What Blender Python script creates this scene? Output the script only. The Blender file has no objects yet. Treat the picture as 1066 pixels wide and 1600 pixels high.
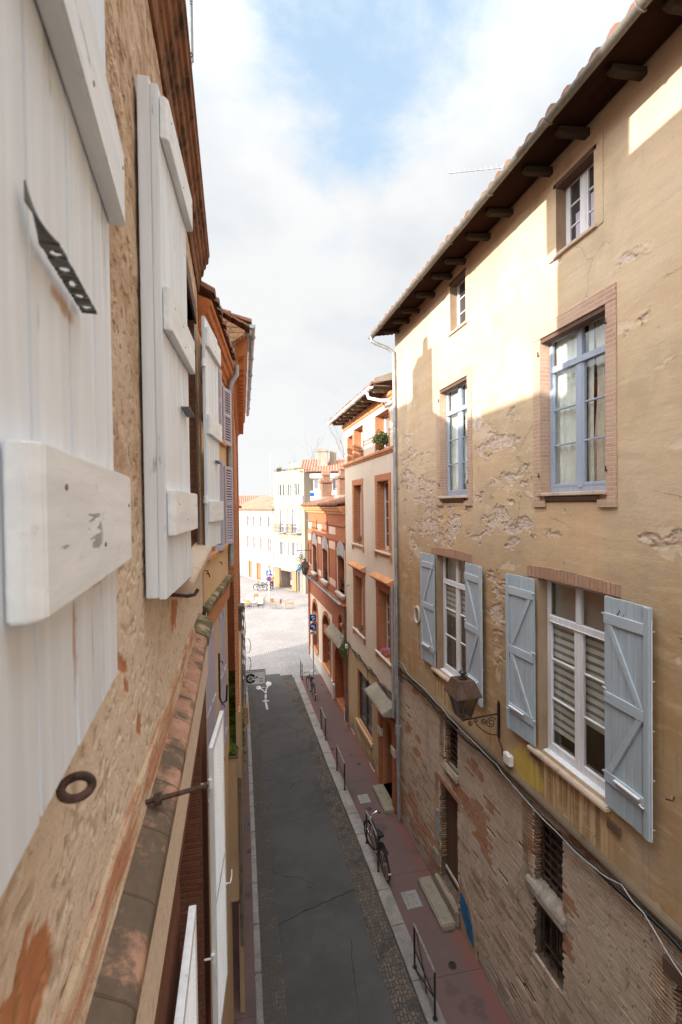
import bpy, bmesh, math, random
import numpy as np
from mathutils import Vector, Matrix
random.seed(7)
PI = math.pi
S = bpy.context.scene
COL = S.collection
# ------------------------------------------------------------------ camera
CAM_H = 9.35
cam_d = bpy.data.cameras.new('camera')
cam_d.sensor_fit = 'VERTICAL'; cam_d.sensor_height = 36.0; cam_d.sensor_width = 24.0
cam_d.lens = 16.0; cam_d.clip_start = 0.05; cam_d.clip_end = 3000
cam_d.dof.use_dof = True; cam_d.dof.focus_distance = 9.0; cam_d.dof.aperture_fstop = 4.2
cam = bpy.data.objects.new('camera', cam_d); COL.objects.link(cam)
YAW = math.atan(168/711)
cam.matrix_world = Matrix.Translation((0, 0, CAM_H)) @ Matrix.Rotation(-YAW, 4, 'Z') @ Matrix.Rotation(PI/2-.0152, 4, 'X') @ Matrix.Rotation(-.0125, 4, 'Z')
S.camera = cam
# ------------------------------------------------------------------ light
SUN_TRAVEL = Vector((1.0, .5, -.30)).normalized()
TO_SUN = -SUN_TRAVEL
sun_d = bpy.data.lights.new('sun', 'SUN'); sun_d.energy = 3.3; sun_d.angle = math.radians(.5); sun_d.color = (1.0, .94, .86)
sun = bpy.data.objects.new('sun', sun_d); COL.objects.link(sun)
sun.rotation_euler = SUN_TRAVEL.to_track_quat('-Z', 'Y').to_euler(); sun.location = (-20, -10, 30)
S.view_settings.view_transform = 'Standard'; S.view_settings.look = 'None'
S.view_settings.exposure = 1.55; S.view_settings.gamma = 1.0
S.cycles.use_denoising = True
S.cycles.max_bounces = 8; S.cycles.diffuse_bounces = 5; S.cycles.transparent_max_bounces = 12
try: S.cycles.use_fast_gi = False
except Exception: pass

# ------------------------------------------------------------------ node helper
class NT:
    def __init__(s, tree): s.t = tree; s.n = tree.nodes; s.l = tree.links
    def new(s, typ, **kw):
        n = s.n.new(typ)
        for k, v in kw.items(): setattr(n, k, v)
        return n
    def link(s, a, b): s.l.new(a, b)
    def put(s, sock, v):
        if isinstance(v, bpy.types.NodeSocket): s.l.new(v, sock)
        elif isinstance(v, (tuple, list)):
            if sock.type == 'RGBA': sock.default_value = (v[0], v[1], v[2], 1)
            else: sock.default_value = v
        else: sock.default_value = v
    def m(s, op, a, b=0.0, c=None, clamp=False):
        n = s.new('ShaderNodeMath', operation=op); n.use_clamp = clamp
        s.put(n.inputs[0], a); s.put(n.inputs[1], b)
        if c is not None: s.put(n.inputs[2], c)
        return n.outputs[0]
    def vm(s, op, a, b=(0, 0, 0)):
        n = s.new('ShaderNodeVectorMath', operation=op); s.put(n.inputs[0], a)
        if op == 'SCALE': s.put(n.inputs['Scale'], b)
        else: s.put(n.inputs[1], b)
        return n.outputs['Value'] if op in ('DOT_PRODUCT', 'LENGTH', 'DISTANCE') else n.outputs[0]
    def noise(s, vec, scale, detail=5, rough=.55, dist=0.0, col=False):
        n = s.new('ShaderNodeTexNoise'); s.put(n.inputs['Vector'], vec)
        n.inputs['Scale'].default_value = scale; n.inputs['Detail'].default_value = detail
        n.inputs['Roughness'].default_value = rough; n.inputs['Distortion'].default_value = dist
        return n.outputs['Color'] if col else n.outputs['Fac']
    def vor(s, vec, scale, feature='F1', rand=1.0, out='Distance'):
        n = s.new('ShaderNodeTexVoronoi', feature=feature); s.put(n.inputs['Vector'], vec)
        n.inputs['Scale'].default_value = scale; n.inputs['Randomness'].default_value = rand
        return n.outputs[out]
    def ramp(s, fac, stops, interp='LINEAR'):
        n = s.new('ShaderNodeValToRGB'); s.put(n.inputs[0], fac); r = n.color_ramp; r.interpolation = interp
        while len(r.elements) < len(stops): r.elements.new(.5)
        for e, (p, c) in zip(r.elements, stops):
            e.position = p; e.color = (c, c, c, 1) if not isinstance(c, (tuple, list)) else (c[0], c[1], c[2], 1)
        return n.outputs[0]
    def mix(s, fac, a, b, mode='MIX'):
        n = s.new('ShaderNodeMix', data_type='RGBA', blend_type=mode); n.clamp_factor = True
        s.put(n.inputs[0], fac); s.put(n.inputs[6], a); s.put(n.inputs[7], b)
        return n.outputs[2]
    def step(s, v, lo, hi):
        n = s.new('ShaderNodeMapRange'); n.clamp = True; n.interpolation_type = 'SMOOTHSTEP'
        s.put(n.inputs[0], v); n.inputs[1].default_value = lo; n.inputs[2].default_value = hi
        n.inputs[3].default_value = 0; n.inputs[4].default_value = 1
        return n.outputs[0]
    def xyz(s, v):
        n = s.new('ShaderNodeSeparateXYZ'); s.put(n.inputs[0], v); return n.outputs[0], n.outputs[1], n.outputs[2]
    def comb(s, x, y, z=0.0):
        n = s.new('ShaderNodeCombineXYZ'); s.put(n.inputs[0], x); s.put(n.inputs[1], y); s.put(n.inputs[2], z); return n.outputs[0]
    def scale(s, v, sx, sy, sz):
        n = s.new('ShaderNodeMapping'); s.put(n.inputs[0], v); n.inputs['Scale'].default_value = (sx, sy, sz); return n.outputs[0]
    def attr(s, name):
        n = s.new('ShaderNodeAttribute', attribute_name=name); return n.outputs['Fac']
    def brick(s, uv, w, h, mortar, offset=.5, bias=0.0, smooth=.3):
        n = s.new('ShaderNodeTexBrick'); s.put(n.inputs['Vector'], uv); n.offset = offset
        n.inputs['Scale'].default_value = 1.0; n.inputs['Mortar Size'].default_value = mortar
        n.inputs['Mortar Smooth'].default_value = smooth; n.inputs['Bias'].default_value = bias
        n.inputs['Brick Width'].default_value = w; n.inputs['Row Height'].default_value = h
        n.inputs['Color1'].default_value = (0, 0, 0, 1); n.inputs['Color2'].default_value = (1, 1, 1, 1); n.inputs['Mortar'].default_value = (.5, .5, .5, 1)
        return n.outputs['Color'], n.outputs['Fac']
    def bump(s, h, strength=.5, dist=.02, nrm=None):
        n = s.new('ShaderNodeBump'); n.inputs['Strength'].default_value = strength; n.inputs['Distance'].default_value = dist
        s.put(n.inputs['Height'], h)
        if nrm is not None: s.put(n.inputs['Normal'], nrm)
        return n.outputs[0]

def new_mat(name):
    m = bpy.data.materials.new(name); m.use_nodes = True; t = NT(m.node_tree)
    b = t.n['Principled BSDF']; tc = t.new('ShaderNodeTexCoord')
    t.P = tc.outputs['Object']; t.N = tc.outputs['Normal']; t.b = b; t.mat = m
    return t
def fin(t, col, rough=.8, nrm=None, metal=0.0, spec=.3):
    t.put(t.b.inputs['Base Color'], col); t.put(t.b.inputs['Roughness'], rough)
    t.put(t.b.inputs['Metallic'], metal); t.put(t.b.inputs['Specular IOR Level'], spec)
    if nrm is not None: t.put(t.b.inputs['Normal'], nrm)
    return t.mat
def wall_uv(t):
    """(along the wall, height) whatever way the face looks"""
    x, y, z = t.xyz(t.P); nx, ny, nz = t.xyz(t.N)
    fy = t.m('GREATER_THAN', t.m('ABSOLUTE', ny), .7)
    u = t.m('ADD', t.m('MULTIPLY', x, fy), t.m('MULTIPLY', y, t.m('SUBTRACT', 1.0, fy)))
    fz = t.m('GREATER_THAN', t.m('ABSOLUTE', nz), .7)
    v = t.m('ADD', t.m('MULTIPLY', x, fz), t.m('MULTIPLY', z, t.m('SUBTRACT', 1.0, fz)))
    return t.comb(u, v, 0.0), u, v
def ellipses(t, u, v, lst):
    acc = None
    for (cu, cv, ru, rv) in lst:
        du = t.m('MULTIPLY', t.m('SUBTRACT', u, cu), 1/ru); dv = t.m('MULTIPLY', t.m('SUBTRACT', v, cv), 1/rv)
        d = t.m('SUBTRACT', 1.0, t.m('SQRT', t.m('ADD', t.m('MULTIPLY', du, du), t.m('MULTIPLY', dv, dv))))
        acc = d if acc is None else t.m('MAXIMUM', acc, d)
    return acc

# ------------------------------------------------------------------ sky
W = bpy.data.worlds.new('World'); S.world = W; W.use_nodes = True
t = NT(W.node_tree); bg = t.n['Background']
sky = t.new('ShaderNodeTexSky', sky_type='NISHITA'); sky.sun_disc = False
sky.sun_elevation = math.asin(TO_SUN.z); sky.sun_rotation = math.atan2(TO_SUN.x, TO_SUN.y); sky.altitude = 150; sky.air_density = 1.0; sky.dust_density = 1.0; sky.ozone_density = 1.5
d = t.new('ShaderNodeTexCoord').outputs['Generated']
dx, dy, dz = t.xyz(d)
q = t.m('DIVIDE', 1.0, t.m('ADD', t.m('MAXIMUM', dz, 0.0), .22))
cp = t.comb(t.m('MULTIPLY', dx, q), t.m('MULTIPLY', dy, q), 0.0)
n1 = t.noise(cp, 1.15, 7, .55, .25); n2 = t.noise(cp, 3.2, 6, .6, .2)
hd = Vector((.215, .675, .705)).normalized()
near = t.step(t.vm('DOT_PRODUCT', t.vm('NORMALIZE', d), tuple(hd)), .968, .9998)
cl = t.m('ADD', t.m('MULTIPLY', n1, .62), t.m('SUBTRACT', t.m('MULTIPLY', n2, .75), .15))
cl = t.m('SUBTRACT', cl, t.m('MULTIPLY', near, .22))
cl = t.m('ADD', cl, t.m('MULTIPLY', t.m('POWER', t.m('SUBTRACT', 1.0, t.m('MAXIMUM', dz, 0.0)), 3.0), .30))
mask = t.step(cl, .28, .56)
tone = t.ramp(t.noise(t.vm('ADD', cp, (3.1, 1.7, 0)), 1.7, 6, .55), [(.36, (.218, .236, .256)), (.60, (.315, .318, .320))])
tone = t.mix(t.m('MULTIPLY', t.m('POWER', t.m('SUBTRACT', 1.0, t.m('MAXIMUM', dz, 0.0)), 1.6), 1.15, clamp=True), tone, (.325, .328, .33))
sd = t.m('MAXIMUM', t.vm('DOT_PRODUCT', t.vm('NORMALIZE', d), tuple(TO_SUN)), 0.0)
glow = t.m('ADD', 1.0, t.m('ADD', t.m('MULTIPLY', t.m('POWER', sd, 2.0), 6.0), t.m('MULTIPLY', t.m('POWER', t.m('MAXIMUM', dz, 0.0), 9.0), 9.0)))  # extra brightness at the unseen zenith and sunward sky, added to lift the shade
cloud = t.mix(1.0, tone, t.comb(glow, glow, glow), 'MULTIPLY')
skyc = t.mix(1.0, sky.outputs[0], (.105, .105, .105), 'MULTIPLY')
skyc = t.mix(.85, skyc, (.205, .275, .35))
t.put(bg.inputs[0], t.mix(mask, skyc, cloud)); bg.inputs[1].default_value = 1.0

# ------------------------------------------------------------------ mesh helpers
class Fr:
    """wall frame: u along a->b, w outwards (to the street), z up"""
    def __init__(s, ax, ay, bx, by, sign=1):
        L = math.hypot(bx-ax, by-ay); s.a = (ax, ay); s.d = ((bx-ax)/L, (by-ay)/L); s.n = (s.d[1]*sign, -s.d[0]*sign); s.L = L
    def __call__(s, u, w, z): return (s.a[0]+s.d[0]*u+s.n[0]*w, s.a[1]+s.d[1]*u+s.n[1]*w, z)
class Ident:
    def __call__(s, x, y, z): return (x, y, z)
ID = Ident()
class MB:
    def __init__(s, F=ID): s.v = []; s.f = []; s.F = F; s.mi = []; s.cur = 0
    def face(s, pts):
        i = len(s.v); s.v += [s.F(*p) for p in pts]; s.f.append(tuple(range(i, i+len(pts)))); s.mi.append(s.cur)
    def box(s, a0, a1, b0, b1, c0, c1):
        i = len(s.v)
        for c in (c0, c1):
            for b in (b0, b1):
                for a in (a0, a1): s.v.append(s.F(a, b, c))
        for q in ((0, 1, 3, 2), (4, 6, 7, 5), (0, 4, 5, 1), (2, 3, 7, 6), (0, 2, 6, 4), (1, 5, 7, 3)):
            s.f.append(tuple(i+k for k in q)); s.mi.append(s.cur)
        return s
    def prism(s, poly, axis, lo, hi):
        """poly: list of 2-d points; axis 0/1/2 = the extruded local axis"""
        n = len(poly); i = len(s.v)
        def P(p, h):
            if axis == 0: return (h, p[0], p[1])
            if axis == 1: return (p[0], h, p[1])
            return (p[0], p[1], h)
        for h in (lo, hi): s.v += [s.F(*P(p, h)) for p in poly]
        s.f.append(tuple(i+k for k in range(n))); s.f.append(tuple(i+n+k for k in range(n)[::-1])); s.mi += [s.cur]*2
        for k in range(n):
            j = (k+1) % n; s.f.append((i+k, i+j, i+n+j, i+n+k)); s.mi.append(s.cur)
        return s
    def tube(s, path, r, n=8, closed=False, cap=True):
        pts = [Vector(s.F(*p)) for p in path]; N = len(pts); i0 = len(s.v); up = None
        R = r if isinstance(r, (list, tuple)) else [r]*N
        for k, p in enumerate(pts):
            a = pts[k-1] if (k > 0 or closed) else p; b = pts[(k+1) % N] if (k < N-1 or closed) else p
            d = (b-a).normalized() if (b-a).length > 1e-9 else Vector((0, 0, 1))
            if up is None: up = d.orthogonal().normalized()
            up = (up-d*up.dot(d)); up = up.normalized() if up.length > 1e-6 else d.orthogonal().normalized()
            sd = d.cross(up)
            for j in range(n):
                an = 2*PI*j/n; s.v.append(tuple(p+(up*math.cos(an)+sd*math.sin(an))*R[k]))
        for k in range(N if closed else N-1):
            a = i0+k*n; b = i0+((k+1) % N)*n
            for j in range(n): s.f.append((a+j, a+(j+1) % n, b+(j+1) % n, b+j)); s.mi.append(s.cur)
        if cap and not closed:
            s.f.append(tuple(i0+j for j in range(n))[::-1]); s.f.append(tuple(i0+(N-1)*n+j for j in range(n))); s.mi += [s.cur]*2
        return s
    def lathe(s, prof, cx, cy, n=16):
        """prof: (radius, z)"""
        i0 = len(s.v)
        for (r, z) in prof:
            for j in range(n): s.v.append(s.F(cx+r*math.cos(2*PI*j/n), cy+r*math.sin(2*PI*j/n), z))
        for k in range(len(prof)-1):
            for j in range(n): s.f.append((i0+k*n+j, i0+k*n+(j+1) % n, i0+(k+1)*n+(j+1) % n, i0+(k+1)*n+j)); s.mi.append(s.cur)
        s.f.append(tuple(i0+j for j in range(n))[::-1]); k = len(prof)-1; s.f.append(tuple(i0+k*n+j for j in range(n))); s.mi += [s.cur]*2
        return s
    def grid(s, fn, nu, nv):
        i0 = len(s.v)
        for a in range(nu+1):
            for b in range(nv+1): s.v.append(s.F(*fn(a/nu, b/nv)))
        for a in range(nu):
            for b in range(nv):
                p = i0+a*(nv+1)+b; s.f.append((p, p+1, p+nv+2, p+nv+1)); s.mi.append(s.cur)
        return s
    def build(s, name, mat, parent=None, bevel=0.0, smooth=False, merge=False, seg=1):
        me = bpy.data.meshes.new(name); me.from_pydata(s.v, [], s.f)
        mats = mat if isinstance(mat, (list, tuple)) else [mat]
        for m_ in mats: me.materials.append(m_)
        if len(mats) > 1: me.polygons.foreach_set('material_index', s.mi)
        bm = bmesh.new(); bm.from_mesh(me)
        if merge: bmesh.ops.remove_doubles(bm, verts=bm.verts, dist=1e-5)
        bmesh.ops.recalc_face_normals(bm, faces=bm.faces)
        if bevel > 0:
            ed = [e for e in bm.edges if len(e.link_faces) == 2 and e.calc_face_angle(0) > .6]
            bmesh.ops.bevel(bm, geom=ed, offset=bevel, segments=seg, affect='EDGES', clamp_overlap=True)
        bm.to_mesh(me); bm.free()
        if smooth:
            me.polygons.foreach_set('use_smooth', [True]*len(me.polygons))
            try: me.set_sharp_from_angle(angle=math.radians(40))
            except Exception: pass
        me.update()
        o = bpy.data.objects.new(name, me); COL.objects.link(o)
        if parent is not None: put_under(o, parent)
        return o
def _islands(mb):
    par = list(range(len(mb.v)))
    def find(a):
        while par[a] != a: par[a] = par[par[a]]; a = par[a]
        return a
    for f in mb.f:
        for a in f[1:]: par[find(a)] = find(f[0])
    g = {}
    for f, m_ in zip(mb.f, mb.mi): g.setdefault(find(f[0]), []).append((f, m_))
    return list(g.values())
def build_each(mb, name, mat, parent=None, **kw):
    """every separate piece of the builder becomes an object of its own"""
    out = []
    for fs in _islands(mb):
        n = MB(); ids = sorted({i for f, _ in fs for i in f}); mp = {i: k for k, i in enumerate(ids)}
        n.v = [mb.v[i] for i in ids]; n.f = [tuple(mp[i] for i in f) for f, _ in fs]; n.mi = [m_ for _, m_ in fs]; out.append(n.build(name, mat, parent, **kw))
    return out
WM = {}
def put_under(o, parent):
    o.parent = parent; o.matrix_parent_inverse = WM.get(parent.name, Matrix.Identity(4)).inverted()
def thing(name, label, cat, loc=(0, 0, 0), group=None, rz=0.0):
    o = bpy.data.objects.new(name, None); COL.objects.link(o); o.empty_display_size = .2
    o.location = loc; o.rotation_euler = (0, 0, rz); WM[o.name] = Matrix.Translation(loc) @ Matrix.Rotation(rz, 4, 'Z')
    o['label'] = label; o['category'] = cat
    if group: o['group'] = group
    return o
def tag(o, label, cat, group=None):
    o['label'] = label; o['category'] = cat
    if group: o['group'] = group
    return o
def struct(o, kind='structure', label=None):
    o['kind'] = kind
    return o
def copy_tree(o, parent=None):
    c = o.copy(); COL.objects.link(c)
    if parent is not None: c.parent = parent
    for ch in [x for x in bpy.data.objects if x.parent is o]: copy_tree(ch, c)
    return c

def wall(mb, u0, u1, z0, z1, holes, w=0.0, reveal=.2, rmat=0):
    """front face with rectangular holes and their reveals; hole = (u0,u1,z0,z1[,depth])"""
    us = sorted({u0, u1} | {h[0] for h in holes} | {h[1] for h in holes}); zs = sorted({z0, z1} | {h[2] for h in holes} | {h[3] for h in holes})
    us = [u for u in us if u0-1e-6 <= u <= u1+1e-6]; zs = [z for z in zs if z0-1e-6 <= z <= z1+1e-6]
    for a, b in zip(us, us[1:]):
        for c, d in zip(zs, zs[1:]):
            mu, mz = (a+b)/2, (c+d)/2
            if any(h[0] < mu < h[1] and h[2] < mz < h[3] for h in holes): continue
            mb.face([(a, w, c), (b, w, c), (b, w, d), (a, w, d)])
    k = mb.cur
    for h in holes:
        mb.cur = h[5] if len(h) > 5 else rmat
        a, b, c, d = h[:4]; dp = h[4] if len(h) > 4 else reveal
        c2, d2 = max(c, z0), min(d, z1)
        for x in (a, b):
            if u0 <= x <= u1: mb.face([(x, w, c2), (x, w-dp, c2), (x, w-dp, d2), (x, w, d2)])
        if c >= z0: mb.face([(a, w, c), (b, w, c), (b, w-dp, c), (a, w-dp, c)])
        if d <= z1: mb.face([(a, w, d), (b, w, d), (b, w-dp, d), (a, w-dp, d)])
    mb.cur = k
def arch_fill(mb, u0, u1, zs, zt, w=0.0, depth=.2, n=14):
    """spandrels above a half-round head inside a rectangular hole that ends at zt; zs = springing"""
    c = (u0+u1)/2; r = (u1-u0)/2; rz = zt-zs
    P = [(c-r*math.cos(PI*k/n), zs+rz*math.sin(PI*k/n)) for k in range(n+1)]
    for p, q in zip(P, P[1:]):
        mb.face([(p[0], w, p[1]), (q[0], w, q[1]), (q[0], w, zt+.001), (p[0], w, zt+.001)])
        mb.face([(p[0], w, p[1]), (q[0], w, q[1]), (q[0], w-depth, q[1]), (p[0], w-depth, p[1])])
def _fade(t_): return t_*t_*t_*(t_*(t_*6-15)+10)
def vnoise(x, y, seed):
    """value noise on arrays, 0..1"""
    tab = np.random.default_rng(seed).random((256, 256)); xi = np.floor(x).astype(int); yi = np.floor(y).astype(int); fx = _fade(x-xi); fy = _fade(y-yi)
    a = tab[xi % 256, yi % 256]; b = tab[(xi+1) % 256, yi % 256]; c = tab[xi % 256, (yi+1) % 256]; d = tab[(xi+1) % 256, (yi+1) % 256]
    return (a*(1-fx)+b*fx)*(1-fy)+(c*(1-fx)+d*fx)*fy
def fbm(x, y, seed, octv=5, gain=.55):
    s_ = 0; amp = 1.0; tot = 0; f = 1.0
    for k in range(octv): s_ = s_+amp*vnoise(x*f+17.3*k, y*f+9.1*k, seed+k); tot += amp; amp *= gain; f *= 2.03
    return s_/tot
def sstep(v, a, b): q = np.clip((v-a)/(b-a), 0, 1); return q*q*(3-2*q)
def zs(v): return (v-v.mean())/v.std()
def relief(name, F, u0, u1, z0, z1, step, holes, fn, mat, parent):
    """a wall face with real relief; fn(U,Z) -> displacement outwards, {attribute: array}"""
    def axis(a, b, cuts):
        g = np.arange(a, b+step*.5, step); g[-1] = b
        for c in cuts:
            if a < c < b: g[np.argmin(abs(g-c))] = c
        return g
    us = axis(u0, u1, [h[k] for h in holes for k in (0, 1)]); zz = axis(z0, z1, [h[k] for h in holes for k in (2, 3)])
    U, Z = np.meshgrid(us, zz, indexing='ij'); Dp, att = fn(U, Z)
    co = np.empty(U.shape+(3,)); ox, oy = F.a; co[..., 0] = ox+F.d[0]*U+F.n[0]*Dp; co[..., 1] = oy+F.d[1]*U+F.n[1]*Dp; co[..., 2] = Z
    nu, nz = U.shape; idx = np.arange(nu*nz).reshape(nu, nz)
    q = np.stack([idx[:-1, :-1], idx[1:, :-1], idx[1:, 1:], idx[:-1, 1:]], -1).reshape(-1, 4)
    cu = (U[:-1, :-1]+U[1:, 1:]).reshape(-1)/2; cz = (Z[:-1, :-1]+Z[1:, 1:]).reshape(-1)/2; keep = np.ones(len(q), bool)
    for h in holes: keep &= ~((cu > h[0]) & (cu < h[1]) & (cz > h[2]) & (cz < h[3]))
    q = q[keep]; used = np.unique(q); remap = np.full(nu*nz, -1); remap[used] = np.arange(len(used)); q = remap[q]; V = co.reshape(-1, 3)[used]
    a, b, c = V[q[0, 0]], V[q[0, 1]], V[q[0, 2]]; nn = np.cross(b-a, c-a)
    if nn[0]*F.n[0]+nn[1]*F.n[1] < 0: q = q[:, ::-1]
    me = bpy.data.meshes.new(name); me.vertices.add(len(V)); me.vertices.foreach_set('co', V.astype(np.float32).ravel())
    me.loops.add(q.size); me.loops.foreach_set('vertex_index', q.astype(np.int32).ravel()); me.polygons.add(len(q))
    me.polygons.foreach_set('loop_start', np.arange(0, q.size, 4, dtype=np.int32))
    try: me.polygons.foreach_set('loop_total', np.full(len(q), 4, np.int32))
    except Exception: pass
    me.polygons.foreach_set('use_smooth', np.ones(len(q), bool)); me.update(calc_edges=True); me.validate()
    for k, v in att.items(): me.attributes.new(k, 'FLOAT', 'POINT').data.foreach_set('value', v.reshape(-1)[used].astype(np.float32))
    me.materials.append(mat); o = bpy.data.objects.new(name, me); COL.objects.link(o); put_under(o, parent); return o
def roof_tiles(mb, F, u0, u1, w0, z0, w1, z1, pitch=.21, r=.085, sheet=True):
    """canal tiles running from the eave (w0,z0) up to (w1,z1)"""
    o = mb.F; mb.F = F
    if sheet: mb.face([(u0, w0, z0), (u1, w0, z0), (u1, w1, z1), (u0, w1, z1)])
    n = int((u1-u0)/pitch)
    L = math.hypot(w1-w0, z1-z0); nt = max(2, int(L/.38))
    for k in range(n):
        c = u0+pitch*(k+.5)+random.uniform(-.012, .012); e = random.uniform(0, .05)
        dw, dz = (w1-w0)/L, (z1-z0)/L
        rows = []
        for j in range(nt+1):
            for g in (0, 1):
                s_ = (j+g*.98)*L/nt - e*(1 if j == 0 and g == 0 else 0)
                if s_ > L: continue
                rows.append((s_, r*(1.06 if g == 0 else .93), .02 if g == 0 else 0.0))
        prev = None
        for (s_, rr, lift) in rows:
            ring = []
            for q in range(6):
                an = PI*q/5; h = rr*math.sin(an)+lift
                ring.append((c-rr*math.cos(an), w0+dw*s_+dz*h*(-1 if dw < 0 else -1)*0, z0+dz*s_+h))
            if prev:
                for q in range(5): mb.face([prev[q], prev[q+1], ring[q+1], ring[q]])
            else: mb.face(ring)
            prev = ring
    mb.F = o
def half_pipe(mb, F, u0, u1, w, z, r, n=8):
    """half-round gutter open to the sky, with its thickness"""
    o = mb.F; mb.F = F
    def prof(rr): return [(w-rr*math.cos(PI*k/n), z-rr*math.sin(PI*k/n)) for k in range(n+1)]
    A, B = prof(r), prof(r-.008)
    for k in range(n):
        mb.face([(u0, *A[k]), (u1, *A[k]), (u1, *A[k+1]), (u0, *A[k+1])]); mb.face([(u0, *B[k]), (u1, *B[k]), (u1, *B[k+1]), (u0, *B[k+1])])
    for e in (u0, u1): mb.face([(e, *p) for p in A])
    for k in (0, n): mb.face([(u0, *A[k]), (u1, *A[k]), (u1, *B[k]), (u0, *B[k])])
    u = u0+.6
    while u < u1:
        q = [(u+.0, w-(r+.010)*math.cos(PI*k/n), z-(r+.010)*math.sin(PI*k/n)) for k in range(n+1)]
        mb.tube(q, .012, 5); u += 1.35
    mb.F = o
# ------------------------------------------------------------------ materials
M = {}
def simple(name, col, rough=.7, var=.15, sc=6, bump=.15, bd=.004, metal=0.0, spec=.3, stretch=None):
    t = new_mat(name); P = t.P if stretch is None else t.scale(t.P, *stretch)
    n = t.noise(P, sc, 6, .6); n2 = t.noise(P, sc*7, 4, .6)
    dark = tuple(c*(1-var*1.6) for c in col); lite = tuple(min(1, c*(1+var)) for c in col)
    c = t.mix(t.step(t.m('ADD', t.m('MULTIPLY', n, .7), t.m('MULTIPLY', n2, .3)), .32, .68), dark, lite)
    M[name] = fin(t, c, t.m('ADD', rough-.08, t.m('MULTIPLY', n2, .16)), t.bump(n2, bump, bd), metal, spec); return M[name]

# --- ochre plaster with peeling patches
t = new_mat('ochre_plaster'); uv, u, v = wall_uv(t)
big = t.noise(t.P, .55, 4, .55); mid = t.noise(t.P, 2.6, 6, .6); fine = t.noise(t.P, 38, 5, .6)
hi = t.mix(t.step(big, .35, .65), (.60, .475, .335), (.56, .41, .255)); lo = t.mix(t.step(mid, .35, .68), (.385, .24, .115), (.45, .30, .165))
c = t.mix(t.step(t.m('ADD', v, t.m('MULTIPLY', t.m('SUBTRACT', big, .5), 3.0)), 7.2, 9.6), lo, hi)
grey = t.noise(t.scale(t.P, 1, 1, .55), 1.3, 6, .62)
c = t.mix(t.m('MULTIPLY', t.step(grey, .46, .66), .62), c, (.42, .325, .225))
c = t.mix(t.m('MULTIPLY', t.step(mid, .56, .72), .40), c, (.64, .49, .32))
c = t.mix(t.m('MULTIPLY', t.m('SUBTRACT', fine, .35), .45), c, (.34, .22, .10))
streak = t.noise(t.comb(t.m('MULTIPLY', u, 16), t.m('MULTIPLY', v, .5)), 1.0, 4, .6)
und = None
for (a, b, z0, z1) in ((4.85, 6.5, 4.75, 5.4), (8.5, 10.0, 4.75, 5.4), (4.95, 6.25, 8.35, 9.35), (8.45, 9.8, 8.35, 9.4)):
    mm = t.m('MULTIPLY', t.m('MULTIPLY', t.step(u, a-.1, a+.08), t.step(t.m('MULTIPLY', u, -1), -b-.1, -b+.08)), t.m('MULTIPLY', t.step(v, z0-.5, z1-.3), t.step(t.m('MULTIPLY', v, -1), -z1-.02, -z1+.02)))
    und = mm if und is None else t.m('MAXIMUM', und, mm)
c = t.mix(t.m('MULTIPLY', und, t.step(streak, .40, .62)), c, t.mix(t.step(v, 6, 8), (.30, .185, .085), (.60, .40, .24)))
c = t.mix(t.m('MULTIPLY', und, t.step(streak, .56, .42)), c, (.57, .40, .22))
# peeled areas (their depth is in the mesh, see the house)
peel = t.attr('peel'); skim = t.attr('skim')
c = t.mix(t.m('MULTIPLY', skim, .75), c, t.mix(mid, (.56, .43, .31), (.66, .53, .40)))
pcol = t.mix(t.step(t.noise(t.P, 11, 5, .6), .4, .62), (.50, .385, .30), (.63, .53, .44))
pcol = t.mix(t.m('MULTIPLY', t.step(t.noise(t.scale(t.P, 1, 1, 2.6), 3.4, 4, .6), .58, .66), .75), pcol, (.47, .25, .165))
pcol = t.mix(t.m('MULTIPLY', t.step(fine, .50, .7), .5), pcol, (.30, .22, .165))
c = t.mix(peel, c, pcol)
band = t.noise(t.scale(t.P, 1, .45, 2.6), 2.3, 6, .66)
c = t.mix(t.m('MULTIPLY', t.m('MULTIPLY', t.step(band, .50, .66), .42), t.m('SUBTRACT', 1.0, peel)), c, (.43, .335, .235))
c = t.mix(t.m('MULTIPLY', t.step(band, .47, .36), .30), c, (.68, .53, .36))
drip = t.noise(t.comb(t.m('MULTIPLY', u, 7.0), t.m('MULTIPLY', v, .33)), 1.0, 5, .62)
c = t.mix(t.m('MULTIPLY', t.m('MULTIPLY', t.step(drip, .56, .70), t.step(v, 8.4, 5.2)), .5), c, (.20, .135, .075))
# repainted band of paler plaster near the far end and hairline cracks
crk = t.vor(t.vm('ADD', t.P, t.vm('SCALE', t.noise(t.P, 3, 4, .6, col=True), .35)), .75, 'DISTANCE_TO_EDGE')
crm = t.m('MULTIPLY', t.step(crk, .0055, .002), t.step(t.noise(t.P, .9, 2), .52, .60))
c = t.mix(t.m('MULTIPLY', crm, .55), c, (.20, .13, .07))
yel = ellipses(t, u, v, [(6.55, 4.95, .5, .42)])
c = t.mix(t.m('MULTIPLY', t.step(t.m('ADD', yel, t.m('MULTIPLY', t.m('SUBTRACT', mid, .5), 1.5)), .15, .4), .55), c, (.58, .42, .04))
trow = t.noise(t.scale(t.P, 1, 1, 2.2), 7, 6, .62)
h = t.m('ADD', t.m('MULTIPLY', fine, .22), t.m('ADD', t.m('MULTIPLY', trow, .55), t.m('MULTIPLY', t.m('MULTIPLY', peel, fine), .6)))
M['ochre'] = fin(t, c, .92, t.bump(h, .8, .012), spec=.12)

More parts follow.
